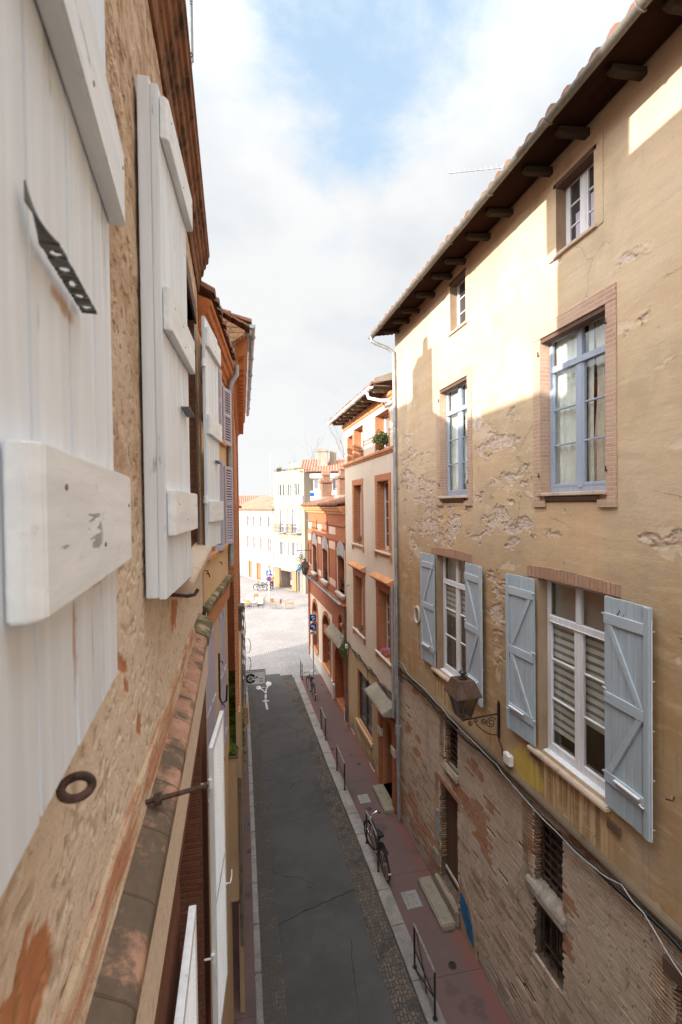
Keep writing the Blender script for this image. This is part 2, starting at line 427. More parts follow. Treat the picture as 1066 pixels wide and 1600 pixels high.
# --- thin roman bricks of the lower wall
def roman(name, bw, rh, mo, reds, tan, tanmix, seed, wob=.025, bd=.03, soot=.35):
    t = new_mat(name); uv, u, v = wall_uv(t)
    wb = t.m('MULTIPLY', t.m('SUBTRACT', t.noise(t.scale(t.P, 1, 1, 1), .9, 3, .5), .5), wob*6)
    wb2 = t.m('MULTIPLY', t.m('SUBTRACT', t.noise(t.P, 6, 3, .6), .5), wob)
    vv = t.m('ADD', v, t.m('ADD', wb, wb2)); q = t.comb(u, vv, 0.0)
    col, fac = t.brick(q, bw, rh, mo, .5, 0, .55)
    col2, _ = t.brick(t.vm('ADD', q, (seed, 0, 0)), bw, rh, mo, .5, 0, .5)
    rnd = t.xyz(col)[0]
    a = t.noise(t.P, .8, 5, .6); b_ = t.noise(t.P, 3.0, 5, .65); f = t.noise(t.P, 45, 4, .65)
    red = t.mix(rnd, reds[0], reds[1])
    red = t.mix(t.step(t.noise(t.scale(t.P, .6, .6, 5), 5, 4, .6), .45, .62), red, reds[2])
    tn = t.mix(t.step(b_, .35, .65), tan[0], tan[1])
    cov = t.step(t.m('ADD', t.m('MULTIPLY', a, .65), t.m('MULTIPLY', b_, .35)), tanmix-.06, tanmix+.07)
    brickc = t.mix(t.m('MULTIPLY', cov, .85), tn, red)
    mort = t.mix(t.step(b_, .4, .6), tan[2], tan[3])
    c = t.mix(fac, brickc, mort)
    c = t.mix(t.m('MULTIPLY', t.m('SUBTRACT', f, .35), .7), c, (.10, .065, .04))
    c = t.mix(t.m('MULTIPLY', t.step(t.noise(t.P, .55, 6, .62), .55, .72), soot), c, (.085, .065, .05))
    h = t.m('ADD', t.m('MULTIPLY', t.m('SUBTRACT', 1.0, fac), .75), t.m('ADD', t.m('MULTIPLY', f, .30), t.m('ADD', t.m('MULTIPLY', b_, .4), t.m('MULTIPLY', rnd, .18))))
    M[name] = fin(t, c, .93, t.bump(h, 1.0, bd), spec=.12); return M[name]
roman('roman_brick', .36, .0545, .016, ((.36, .135, .06), (.46, .20, .095), (.40, .105, .04)), ((.44, .295, .185), (.36, .225, .135), (.15, .105, .07), (.26, .185, .125)), .55, 3.1)
roman('dark_brick', .26, .06, .011, ((.16, .05, .03), (.24, .085, .05), (.20, .05, .028)), ((.20, .10, .06), (.15, .07, .04), (.13, .085, .055), (.17, .11, .075)), .40, 1.3, .012, .014)
roman('gable_brick', .30, .10, .018, ((.42, .16, .07), (.52, .25, .12), (.26, .12, .07)), ((.55, .36, .2), (.4, .24, .13), (.22, .14, .09), (.5, .36, .24)), .45, 2.3, .02, .03)

def onebrick(name, a, b, dirt=.5):
    t = new_mat(name); P = t.P; n = t.noise(P, 7, 5, .65); f = t.noise(P, 70, 5, .7); w = t.noise(P, .7, 6, .62); s_ = t.noise(t.scale(P, 1, 1, .25), 2.2, 6, .65)
    c = t.mix(t.step(n, .35, .65), a, b); c = t.mix(t.m('MULTIPLY', t.step(f, .48, .70), .55), c, tuple(v_*.45 for v_ in b))
    c = t.mix(t.m('MULTIPLY', t.step(w, .50, .70), dirt*.6), c, (.13, .105, .085)); c = t.mix(t.m('MULTIPLY', t.step(s_, .56, .72), dirt), c, (.095, .07, .05))
    x, y, z = t.xyz(P); c = t.mix(t.m('MULTIPLY', t.step(t.m('ADD', z, t.m('MULTIPLY', n, .9)), 1.25, .35), .55), c, (.20, .185, .18))
    M[name] = fin(t, c, .95, t.bump(t.m('ADD', f, t.m('MULTIPLY', n, 1.2)), .9, .007), spec=.1)
onebrick('brick_pale', (.565, .455, .36), (.50, .39, .295), .25); onebrick('brick_tan', (.525, .405, .31), (.46, .345, .255), .25); onebrick('brick_grey', (.38, .29, .22), (.31, .235, .175), .4)
onebrick('brick_red', (.45, .265, .18), (.39, .20, .125), .35); onebrick('brick_orange', (.42, .22, .125), (.37, .175, .09), .35); onebrick('brick_dark', (.34, .24, .175), (.28, .19, .135), .45)
onebrick('brick_mortar', (.15, .112, .082), (.10, .075, .055), .45)
# --- regular brick, several colours
def brickmat(name, cols, mort, bw=.28, rh=.062, mo=.009, bd=.006, wash=0.0, washc=(.6, .5, .4)):
    t = new_mat(name); uv, u, v = wall_uv(t)
    col, fac = t.brick(uv, bw, rh, mo, .5, 0, .3); rnd = t.xyz(col)[0]
    b_ = t.noise(t.P, 1.7, 5, .6); f = t.noise(t.P, 40, 4, .6)
    c = t.mix(rnd, cols[0], cols[1]); c = t.mix(t.m('MULTIPLY', t.step(b_, .45, .7), .6), c, cols[2]); c = t.mix(fac, c, mort)
    if wash: c = t.mix(t.m('MULTIPLY', t.step(t.noise(t.P, 2.3, 6, .65), .40, .6), wash), c, washc)
    c = t.mix(t.m('MULTIPLY', t.m('SUBTRACT', f, .4), .4), c, tuple(x*.4 for x in cols[2]))
    h = t.m('ADD', t.m('MULTIPLY', t.m('SUBTRACT', 1.0, fac), 1.0), t.m('MULTIPLY', f, .35))
    M[name] = fin(t, c, .85, t.bump(h, .7, bd), spec=.2)
brickmat('red_brick', ((.36, .105, .045), (.43, .145, .065), (.30, .08, .035)), (.37, .165, .09))
brickmat('orange_brick', ((.47, .175, .075), (.53, .22, .10), (.42, .14, .055)), (.50, .28, .165))
brickmat('pink_brick', ((.44, .265, .19), (.50, .33, .25), (.39, .22, .15)), (.52, .39, .30), wash=.75, washc=(.50, .36, .255))
brickmat('lintel_brick', ((.40, .215, .14), (.47, .29, .20), (.32, .16, .10)), (.36, .26, .19), bw=.062, rh=.30, mo=.007, bd=.01)
brickmat('chimney_brick', ((.25, .10, .055), (.30, .145, .085), (.15, .07, .05)), (.26, .20, .15))

# --- own wall: rough weathered render
t = new_mat('old_render'); P = t.P
s1 = t.noise(t.scale(P, 1, .55, .7), 9, 8, .70, .5); s2 = t.noise(t.scale(P, 1.5, .9, 1.1), 22, 6, .7); s3 = t.noise(P, 90, 5, .7); bg_ = t.noise(P, 1.6, 4, .6)
x, y, z = t.xyz(P)
c = t.mix(t.step(s1, .34, .66), (.42, .275, .175), (.66, .515, .385))
c = t.mix(t.m('MULTIPLY', t.step(t.m('ADD', bg_, t.m('MULTIPLY', t.m('SUBTRACT', 9.75, z), .22)), .42, .66), .85), c, (.70, .575, .455))
c = t.mix(t.m('MULTIPLY', t.step(s2, .54, .70), .65), c, (.25, .155, .09))
c = t.mix(t.m('MULTIPLY', t.step(s3, .56, .70), .55), c, (.20, .14, .09))
rw = t.attr('raw')
c = t.mix(t.m('MULTIPLY', rw, .9), c, t.mix(s2, (.50, .19, .075), (.40, .14, .06)))
pit = t.m('MAXIMUM', t.attr('pit'), t.m('MULTIPLY', t.step(t.noise(t.scale(P, 1.6, .9, 1.2), 30, 4, .6), .62, .72), .5))
c = t.mix(t.m('MULTIPLY', pit, .38), c, (.26, .165, .095))
h = t.m('ADD', t.m('MULTIPLY', s1, .9), t.m('ADD', t.m('MULTIPLY', s2, .45), t.m('ADD', t.m('MULTIPLY', s3, .12), t.m('MULTIPLY', pit, -.35))))
M['old_render'] = fin(t, c, .95, t.bump(h, .8, .016), spec=.1)

# --- terracotta string course / cornice
def terracotta(name, a, b, lich, amt, bd=.01):
    t = new_mat(name); P = t.P
    x, y, z = t.xyz(P)
    n = t.noise(P, 7, 7, .65); n2 = t.noise(P, 36, 5, .65)
    seg = t.noise(t.comb(0.0, t.m('FLOOR', t.m('MULTIPLY', y, 3.4)), 0.0), 3.3, 1)
    c = t.mix(seg, a, b); c = t.mix(t.m('MULTIPLY', t.step(n, .42, .6), .5), c, tuple(v_*.6 for v_ in a))
    l = t.step(t.m('ADD', t.m('ADD', t.noise(P, 4.2, 8, .7), amt), t.m('MULTIPLY', t.step(y, 2.6, 1.2), .13 if name == 'string_terracotta' else 0.0)), .55, .68)
    c = t.mix(t.m('MULTIPLY', l, .9), c, t.mix(n2, lich, tuple(v_*.45 for v_ in lich)))
    jn = t.m('ABSOLUTE', t.m('SUBTRACT', t.m('FRACT', t.m('MULTIPLY', y, 3.4)), .5)); jt = t.step(jn, .482, .497)
    c = t.mix(t.m('MULTIPLY', jt, .8), c, (.12, .08, .05))
    h = t.m('ADD', t.m('ADD', t.m('MULTIPLY', n, .6), t.m('MULTIPLY', n2, .3)), t.m('MULTIPLY', jt, -.8))
    M[name] = fin(t, c, .9, t.bump(h, .8, bd), spec=.15)
terracotta('string_terracotta', (.37, .185, .115), (.43, .27, .195), (.135, .11, .08), .07)
terracotta('string_moss', (.33, .25, .17), (.40, .31, .2), (.11, .105, .05), .16)
terracotta('cornice_terracotta', (.20, .085, .042), (.27, .125, .065), (.07, .04, .025), .06)
terracotta('cornice_orange', (.47, .155, .055), (.54, .21, .085), (.28, .10, .045), -.05)
terracotta('hood_terracotta', (.60, .27, .12), (.66, .33, .16), (.45, .2, .1), -.1)

# --- painted wood
def paint(name, col, dirt, stretch=(1, 1, .06), crackc=(.25, .24, .22), crack=.5, rough=.5, rust=None, worn=.0, sc=16, spec=.35):
    t = new_mat(name); P = t.P; Q = t.scale(P, *stretch)
    g = t.noise(Q, sc, 6, .62); b_ = t.noise(P, 2.4, 5, .6); f = t.noise(P, 55, 4, .6)
    c = t.mix(t.step(g, .35, .7), tuple(v_*.86 for v_ in col), col)
    c = t.mix(t.m('MULTIPLY', t.step(b_, .50, .72), .30), c, dirt)
    ck = t.m('MULTIPLY', t.step(t.noise(Q, sc*1.9, 3, .5, .4), .645, .668), t.step(t.noise(P, 5, 3), .50, .60))
    c = t.mix(t.m('MULTIPLY', ck, crack), c, crackc)
    ch = t.m('MULTIPLY', t.step(t.noise(P, 21, 5, .65), .64, .665), worn); c = t.mix(ch, c, (.36, .33, .29))
    if rust:
        x, y, z = t.xyz(P); e = ellipses(t, y, z, rust)
        r = t.step(t.m('ADD', e, t.m('MULTIPLY', t.m('SUBTRACT', t.noise(t.scale(P, 1, 1, .4), 40, 5, .7), .5), 1.4)), .15, .75)
        c = t.mix(t.m('MULTIPLY', r, .9), c, (.44, .23, .10))
    h = t.m('ADD', t.m('MULTIPLY', g, .6), t.m('ADD', t.m('MULTIPLY', f, .12), t.m('ADD', t.m('MULTIPLY', ck, -.8), t.m('MULTIPLY', ch, -.5))))
    M[name] = fin(t, c, rough, t.bump(h, .7, .005), spec=spec)
paint('white_paint', (.79, .85, .92), (.70, .70, .69), crackc=(.42, .42, .42), rust=[(.83, 9.14, .020, .15), (.80, 9.67, .10, .022), (1.0, 9.215, .25, .03)], crack=.75)
paint('white_batten', (.81, .845, .87), (.74, .68, .60), stretch=(1, .12, 1), crack=.85, worn=.22)
paint('blue_grey_paint', (.40, .465, .51), (.33, .36, .38), crack=.35, worn=.25, rough=.55)
paint('blue_grey_batten', (.43, .49, .53), (.36, .39, .41), stretch=(1, .1, 1), crack=.3, worn=.3, rough=.55)
paint('louvre_white', (.80, .81, .82), (.62, .62, .62), crack=.3, worn=.3)
paint('lilac_paint', (.47, .435, .52), (.36, .33, .38), crack=.3, worn=.25)
paint('window_blue', (.35, .40, .49), (.30, .33, .40), crack=.2, worn=.15)
paint('window_white', (.74, .745, .76), (.62, .62, .6), crack=.15, worn=.08)
paint('old_wood', (.13, .075, .05), (.09, .055, .04), crack=.8, crackc=(.03, .02, .015), rough=.8, sc=12)
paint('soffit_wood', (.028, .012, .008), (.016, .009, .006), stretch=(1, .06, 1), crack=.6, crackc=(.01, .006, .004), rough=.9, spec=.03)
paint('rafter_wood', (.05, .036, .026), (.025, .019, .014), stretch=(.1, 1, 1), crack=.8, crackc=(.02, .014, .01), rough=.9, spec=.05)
paint('eave_wood', (.22, .155, .11), (.13, .09, .065), stretch=(.1, 1, 1), crack=.8, crackc=(.06, .04, .03), rough=.9, spec=.05)
paint('blue_door_paint', (.02, .035, .10), (.015, .02, .05), crack=.2)
paint('grey_door_paint', (.055, .06, .075), (.04, .04, .05), crack=.3)

# --- other
def stucco(name, col, col2, dirt, damt, bd=.008, base=None):
    t = new_mat(name); P = t.P; x, y, z = t.xyz(P)
    n = t.noise(P, .8, 5, .6); f = t.noise(P, 42, 5, .65); st = t.noise(t.scale(P, 1, 1, .12), 6, 5, .6)
    c = t.mix(t.step(n, .35, .65), col, col2); c = t.mix(t.m('MULTIPLY', t.step(st, .5, .75), damt), c, dirt)
    if base:
        bn = t.step(t.m('ADD', t.m('MULTIPLY', t.noise(P, 3, 7, .7), .9), t.m('MULTIPLY', t.m('SUBTRACT', base, z), .22)), .55, .72)
        c = t.mix(t.m('MULTIPLY', bn, .65), c, dirt)
    M[name] = fin(t, c, .9, t.bump(t.m('ADD', t.m('MULTIPLY', f, .4), n), .5, bd), spec=.15)
stucco('cream_stucco', (.68, .585, .475), (.63, .525, .41), (.56, .44, .31), .25)
stucco('cream_base', (.56, .41, .245), (.50, .35, .20), (.25, .19, .125), .35, base=1.2)
stucco('peach_stucco', (.64, .45, .265), (.59, .40, .22), (.46, .32, .19), .3)
stucco('pale_panel', (.70, .56, .43), (.66, .51, .39), (.50, .38, .28), .3)
stucco('light_stone', (.68, .47, .36), (.64, .43, .32), (.52, .33, .24), .3)
t = new_mat('fillet'); n = t.noise(t.scale(t.P, 9, .8, 9), 3, 6, .65); n2 = t.noise(t.P, 26, 5, .7); M['fillet'] = fin(t, t.mix(t.m('MULTIPLY', t.step(n2, .5, .7), .5), t.mix(t.step(n, .40, .60), (.56, .43, .30), (.42, .20, .115)), (.24, .15, .09)), .95, t.bump(t.m('ADD', n, n2), .9, .015), spec=.1)
stucco('lace_stone', (.40, .35, .33), (.34, .29, .27), (.24, .19, .17), .6, .03)
stucco('white_stone', (.60, .53, .47), (.55, .48, .41), (.48, .38, .30), .35)
stucco('grey_stone', (.30, .26, .205), (.24, .205, .155), (.12, .10, .075), .6)
stucco('ledge_dirt', (.20, .155, .105), (.14, .105, .07), (.065, .05, .035), .7, .015)
stucco('jamb_plaster', (.36, .26, .175), (.28, .19, .12), (.14, .095, .065), .6, .012)
stucco('sill_stone', (.58, .46, .36), (.50, .38, .29), (.22, .16, .12), .55)
stucco('far_white', (.30, .27, .235), (.27, .24, .20), (.66, .56, .45), .25)
stucco('far_cream', (.30, .25, .19), (.28, .225, .165), (.64, .50, .33), .25)
stucco('far_orange', (.32, .18, .10), (.29, .16, .085), (.55, .32, .18), .25)
stucco('far_pink', (.66, .30, .22), (.62, .27, .19), (.5, .2, .14), .25)
stucco('bay_render', (.42, .29, .175), (.37, .25, .15), (.22, .15, .10), .4)
simple('zinc', (.36, .37, .38), .5, .18, 5, .12, .003, .35, .4)
simple('gutter_zinc', (.165, .15, .125), .5, .22, 4, .15, .003, .25, .4)
simple('pipe_paint', (.30, .31, .32), .55, .15, 4)
simple('white_pipe', (.74, .74, .75), .45, .06, 4)
simple('rusty_iron', (.105, .062, .048), .75, .45, 40, .7, .004, .35)
simple('black_iron', (.022, .022, .024), .45, .3, 20, .3, .002, .3, .5)
simple('steel_strip', (.17, .17, .165), .45, .2, 30, .2, .001, .75)
simple('lamp_metal', (.115, .068, .048), .5, .25, 8, .25, .003, .25, .4)
simple('concrete_lintel', (.29, .245, .20), .9, .25, 7, .5, .01)
simple('cable_grey', (.28, .28, .29), .6, .2, 8)
simple('cable_white', (.40, .39, .37), .5, .08, 8)
simple('cable_black', (.03, .03, .032), .6, .2, 8)
simple('plastic_white', (.70, .68, .64), .5, .08, 8)
simple('rubber', (.018, .018, .019), .75, .2, 30)
simple('bike_black', (.012, .012, .014), .3, .2, 10, 0, .001, .1, .6)
simple('chrome', (.55, .55, .56), .25, .08, 10, 0, .001, .95)
simple('sign_blue', (.015, .075, .32), .4, .08, 6, 0)
simple('sign_white', (.82, .82, .82), .45, .04, 6, 0)
simple('sign_red', (.45, .03, .03), .45, .08, 6, 0)
simple('sign_black', (.015, .015, .018), .5, .05, 6, 0)
simple('rail_paint', (.035, .033, .036), .42, .3, 18, .2, .002, .4, .5)
simple('rail_worn', (.34, .33, .33), .4, .25, 18, .2, .002, .7)
simple('roof_far', (.42, .20, .14), .9, .25, 3, .6, .03)
simple('curtain', (.80, .84, .78), .85, .08, 5)
simple('curtain_beige', (.74, .67, .58), .85, .1, 5)
simple('blind', (.78, .76, .72), .8, .06, 5)
simple('net', (.33, .30, .27), .85, .08, 5)
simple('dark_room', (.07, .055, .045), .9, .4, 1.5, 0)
simple('room_wood', (.20, .11, .06), .8, .3, 2, 0)
simple('chair_orange', (.50, .20, .08), .6, .15, 10)
simple('chair_cream', (.70, .60, .46), .6, .12, 10)
simple('wood_light', (.42, .25, .13), .7, .2, 10)
simple('paint_blue', (.02, .14, .30), .7, .25, 6)
simple('paint_lilac', (.48, .42, .52), .8, .3, 9)
simple('awning_blue', (.20, .42, .55), .7, .1, 4)
simple('shop_pink', (.55, .36, .62), .7, .1, 4); simple('shop_cyan', (.28, .58, .66), .7, .1, 4); simple('shop_red', (.42, .12, .06), .7, .2, 4)
simple('far_shutter', (.26, .25, .31), .7, .08, 4)
simple('far_wood', (.30, .14, .06), .7, .15, 4)
simple('bark', (.22, .19, .16), .9, .2, 10)
simple('cloth_dark', (.03, .03, .05), .9, .2, 10); simple('cloth_orange', (.62, .22, .06), .9, .15, 10); simple('skin', (.55, .33, .23), .6, .06, 10); simple('hair', (.04, .025, .015), .7, .2, 30)
simple('terracotta_pot', (.36, .14, .075), .8, .15, 10); simple('soil', (.05, .035, .025), .95, .3, 30)
simple('flower_pink', (.50, .15, .28), .7, .2, 30)
# window panes: thin glass, half mirror at grazing angles
def glass(name, tint, rough=.02, base=.10):
    m = bpy.data.materials.new(name); m.use_nodes = True; t = NT(m.node_tree); t.n.remove(t.n['Principled BSDF'])
    out = t.n['Material Output']; tr = t.new('ShaderNodeBsdfTransparent'); tr.inputs[0].default_value = (*tint, 1)
    gl = t.new('ShaderNodeBsdfGlossy'); gl.inputs['Roughness'].default_value = rough; gl.inputs[0].default_value = (.95, .97, 1, 1)
    geo = t.new('ShaderNodeTexCoord').outputs['Object']; gm = t.new('ShaderNodeNewGeometry'); cs = t.m('ABSOLUTE', t.vm('DOT_PRODUCT', gm.outputs['Normal'], gm.outputs['Incoming']))
    t.put(gl.inputs['Normal'], t.bump(t.noise(geo, 1.7, 2), .25, .012))
    fr = t.m('ADD', .05, t.m('MULTIPLY', t.m('POWER', t.m('SUBTRACT', 1.0, cs), 4.0), .9))
    mx = t.new('ShaderNodeMixShader'); t.put(mx.inputs[0], t.m('ADD', fr, base, clamp=True)); t.link(tr.outputs[0], mx.inputs[1]); t.link(gl.outputs[0], mx.inputs[2]); t.link(mx.outputs[0], out.inputs[0]); M[name] = m
glass('glass', (.95, .97, .96), .02, .04); glass('lamp_glass', (.34, .29, .25), .12, .12)
def darkpane(name, col):
    t = new_mat(name); M[name] = fin(t, t.mix(t.noise(t.P, 1.3, 3), tuple(c*.5 for c in col), tuple(c*1.4 for c in col)), .06, t.bump(t.noise(t.P, 1.5, 2), .2, .01), spec=.7)
darkpane('pane', (.05, .045, .045)); darkpane('pane_pale', (.24, .24, .24)); darkpane('pane_wood', (.20, .10, .05)); simple('far_pane', (.12, .06, .035), .6, .2, 2, 0); simple('far_pane_pale', (.20, .20, .22), .5, .15, 2, 0)

# roof tiles
t = new_mat('canal_tile'); n = t.noise(t.P, 3.0, 4, .6); f = t.noise(t.P, 30, 5, .65); r = t.vor(t.P, 4.6, out='Color')
c = t.mix(t.xyz(r)[0], (.17, .07, .042), (.27, .13, .08)); c = t.mix(t.m('MULTIPLY', t.step(n, .45, .66), .7), c, (.16, .12, .095)); c = t.mix(t.m('MULTIPLY', t.step(f, .5, .7), .5), c, (.12, .09, .07))
M['tile'] = fin(t, c, .92, t.bump(f, .6, .01), spec=.1)
# asphalt
t = new_mat('asphalt'); P = t.P; x, y, z = t.xyz(P); n = t.noise(P, .45, 5, .6); g = t.noise(P, 120, 3, .7); v1 = t.vor(P, 75, out='Distance'); m_ = t.noise(P, 2.2, 6, .62)
c = t.mix(t.step(n, .35, .65), (.060, .058, .057), (.083, .080, .0765)); c = t.mix(t.m('MULTIPLY', t.step(m_, .45, .7), .45), c, (.096, .091, .085))
c = t.mix(t.step(v1, .26, .10), c, (.125, .12, .112)); c = t.mix(t.m('MULTIPLY', t.step(g, .58, .70), .5), c, (.030, .030, .031))
spots = t.step(t.vor(t.vm('ADD', P, (1.3, .7, 0)), 2.1), .052, .040); c = t.mix(t.m('MULTIPLY', spots, .85), c, (.020, .019, .019))
spw = t.step(t.vor(t.vm('ADD', P, (4.3, 2.7, 0)), 1.55), .017, .012); c = t.mix(spw, c, (.5, .49, .46))
ck = t.vor(t.vm('ADD', t.scale(P, .45, .30, 1), t.vm('SCALE', t.noise(P, 2.4, 5, .6, col=True), .10)), .8, 'DISTANCE_TO_EDGE'); ckm = t.m('MULTIPLY', t.step(ck, .0042, .0015), t.step(t.noise(P, .6, 2), .42, .5))
c = t.mix(t.m('MULTIPLY', ckm, .7), c, (.018, .017, .017))
# resurfacing seams across the road
for yy, am in ((10.05, .9), (16.6, .7), (18.2, .6), (13.1, .35)):
    q_ = t.m('ABSOLUTE', t.m('SUBTRACT', t.m('ADD', y, t.m('ADD', t.m('MULTIPLY', x, -.25), t.m('MULTIPLY', t.noise(P, 3, 4), .16))), yy)); c = t.mix(t.m('MULTIPLY', t.step(q_, .022, .008), am), c, (.02, .02, .02))
M['asphalt'] = fin(t, c, t.m('ADD', .72, t.m('MULTIPLY', g, .2)), t.bump(t.m('ADD', t.m('MULTIPLY', v1, -.8), g), .55, .006), spec=.25)
# cobbled gutter strips
def setts(name, cols, sc, over, overc, bd=.03, dirt=(.03, .026, .022)):
    t = new_mat(name); P = t.P; x, y, z = t.xyz(P)
    Q = t.vm('ADD', t.scale(P, 1.0, .72, 1), t.vm('SCALE', t.noise(P, 5, 3, .6, col=True), .03))
    e = t.vor(Q, sc, 'DISTANCE_TO_EDGE', .62); cc = t.xyz(t.vor(Q, sc, 'F1', .62, 'Color')); n = t.noise(P, 1.6, 6, .66); f = t.noise(P, 60, 4, .65)
    c = t.mix(cc[0], cols[0], cols[1]); c = t.mix(t.step(cc[1], .80, .86), c, cols[2]); gap = t.step(e, .085, .02); c = t.mix(gap, c, dirt)
    ov = t.step(t.m('ADD', n, t.m('MULTIPLY', t.m('SUBTRACT', t.noise(P, 9, 4), .5), .3)), over, over+.05)
    c = t.mix(t.m('MULTIPLY', ov, .9), c, t.mix(f, overc, tuple(v_*.6 for v_ in overc)))
    c = t.mix(t.m('MULTIPLY', t.step(f, .5, .75), .45), c, (.02, .018, .016))
    h = t.m('ADD', t.m('MULTIPLY', t.m('SUBTRACT', t.step(e, .0, .18), t.m('MULTIPLY', ov, .5)), .9), t.m('ADD', t.m('MULTIPLY', f, .25), t.m('MULTIPLY', cc[2], .35)))
    M[name] = fin(t, c, .82, t.bump(h, .9, bd), spec=.22)
setts('gutter_cobble', ((.098, .088, .078), (.145, .122, .102), (.165, .12, .088)), 14, .54, (.082, .078, .072), .018, (.050, .044, .039))
setts('gutter_cobble_worn', ((.098, .088, .078), (.125, .108, .092), (.14, .11, .085)), 14, .42, (.105, .096, .085), .012, (.055, .048, .042))
def cobble(name, cols, bw, rh, mo, bd, worn=.4, dirt=(.035, .03, .025)):
    t = new_mat(name); P = t.P; x, y, z = t.xyz(P)
    wob = t.vm('SCALE', t.noise(P, 3.5, 4, .6, col=True), .05)
    q_ = t.vm('ADD', t.comb(y, x, 0.0), wob); col, fac = t.brick(q_, bw, rh, mo, .5, 0, .6); rnd = t.xyz(col)[0]
    n = t.noise(P, 2.0, 5, .65); f = t.noise(P, 50, 4, .65)
    c = t.mix(rnd, cols[0], cols[1]); c = t.mix(t.step(t.noise(P, 5, 2), .58, .66), c, cols[2]); c = t.mix(fac, c, dirt)
    c = t.mix(t.m('MULTIPLY', t.step(t.noise(P, .35, 6, .65), .42, .62), .35), c, tuple(v_*.72 for v_ in cols[2])); c = t.mix(t.m('MULTIPLY', t.step(f, .5, .75), .3), c, tuple(v_*.5 for v_ in dirt))
    h = t.m('ADD', t.m('MULTIPLY', t.m('SUBTRACT', 1.0, fac), .9), t.m('ADD', t.m('MULTIPLY', f, .25), t.m('MULTIPLY', rnd, .3)))
    M[name] = fin(t, c, .8, t.bump(h, .9, bd), spec=.25)
cobble('plaza_paving', ((.30, .275, .26), (.345, .32, .305), (.275, .24, .22)), .24, .13, .010, .008, .0, (.20, .175, .165))
cobble('grey_slab', ((.27, .26, .255), (.31, .30, .29), (.24, .23, .22)), .5, .32, .008, .006, .0, (.16, .15, .14))
# granite kerb
t = new_mat('granite'); P = t.P; x, y, z = t.xyz(P); v1 = t.vor(P, 70, out='Color'); n = t.noise(P, 2.5, 6, .65)
c = t.mix(t.xyz(v1)[0], (.22, .20, .185), (.36, .33, .305)); c = t.mix(t.m('MULTIPLY', t.step(n, .45, .66), .55), c, (.15, .13, .115))
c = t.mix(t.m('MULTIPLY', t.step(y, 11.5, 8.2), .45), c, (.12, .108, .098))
M['granite'] = fin(t, c, .78, t.bump(t.noise(P, 60, 4), .5, .004), spec=.25)
# reddish pavement
t = new_mat('pink_pavement'); P = t.P; x, y, z = t.xyz(P); n = t.noise(P, .9, 6, .62); m_ = t.noise(P, 3.2, 6, .65); f = t.noise(P, 110, 3, .7)
c = t.mix(t.step(n, .35, .68), (.138, .084, .076), (.118, .078, .073)); c = t.mix(t.m('MULTIPLY', t.step(m_, .48, .68), .5), c, (.135, .088, .082))
edge = t.m('MAXIMUM', t.m('MAXIMUM', t.step(x, 4.25, 4.6), t.m('MULTIPLY', t.step(x, 3.58, 3.42), t.step(x, 2.5, 2.6))), 0.0)
c = t.mix(t.m('MULTIPLY', edge, .65), c, (.19, .068, .050))
wet = t.step(t.m('ADD', t.noise(t.vm('ADD', P, (5, 2, 0)), 1.2, 6, .68), t.m('MULTIPLY', t.step(x, 1.2, .6), .05)), .575, .60)
c = t.mix(t.m('MULTIPLY', wet, .60), c, (.070, .047, .050))
sp = t.step(t.vor(t.vm('ADD', P, t.vm('SCALE', t.noise(P, 8, 3, col=True), .12)), 1.35), .15, .11); c = t.mix(t.m('MULTIPLY', sp, .8), c, (.05, .03, .032))
c = t.mix(t.m('MULTIPLY', t.step(f, .55, .72), .4), c, (.06, .035, .03))
j1 = None
for yy in (8.35, 10.9, 12.95, 14.9, 16.35, 18.4):
    q_ = t.step(t.m('ABSOLUTE', t.m('SUBTRACT', t.m('ADD', y, t.m('MULTIPLY', x, .05)), yy)), .012, .004); j1 = q_ if j1 is None else t.m('MAXIMUM', j1, q_)
c = t.mix(t.m('MULTIPLY', j1, .7), c, (.04, .025, .025))
M['pavement'] = fin(t, c, t.m('SUBTRACT', .78, t.m('MULTIPLY', wet, .25)), t.bump(t.m('ADD', f, t.m('MULTIPLY', n, .5)), .4, .004), spec=.3)
# road paint, leaves, moss
t = new_mat('road_paint'); n = t.noise(t.P, 9, 6, .7); M['road_paint'] = fin(t, t.mix(t.step(n, .45, .60), (.62, .61, .58), (.22, .21, .20)), .7, spec=.2)
t = new_mat('leaf'); n = t.noise(t.P, 14, 3); M['leaf'] = fin(t, t.mix(n, (.045, .095, .018), (.12, .19, .045)), .6, spec=.3)
t = new_mat('leaf_dry'); n = t.noise(t.P, 14, 3); M['leaf_dry'] = fin(t, t.mix(n, (.10, .10, .04), (.20, .15, .07)), .7)
t = new_mat('moss'); n = t.noise(t.P, 5, 6, .65); f = t.noise(t.P, 45, 4, .7); M['moss'] = fin(t, t.mix(t.step(n, .36, .62), (.05, .06, .018), (.13, .17, .03)), .95, t.bump(t.m('ADD', f, n), 1.0, .05), spec=.1)
t = new_mat('earth'); M['earth'] = fin(t, t.mix(t.noise(t.P, .4, 5), (.22, .19, .165), (.30, .265, .235)), .95)
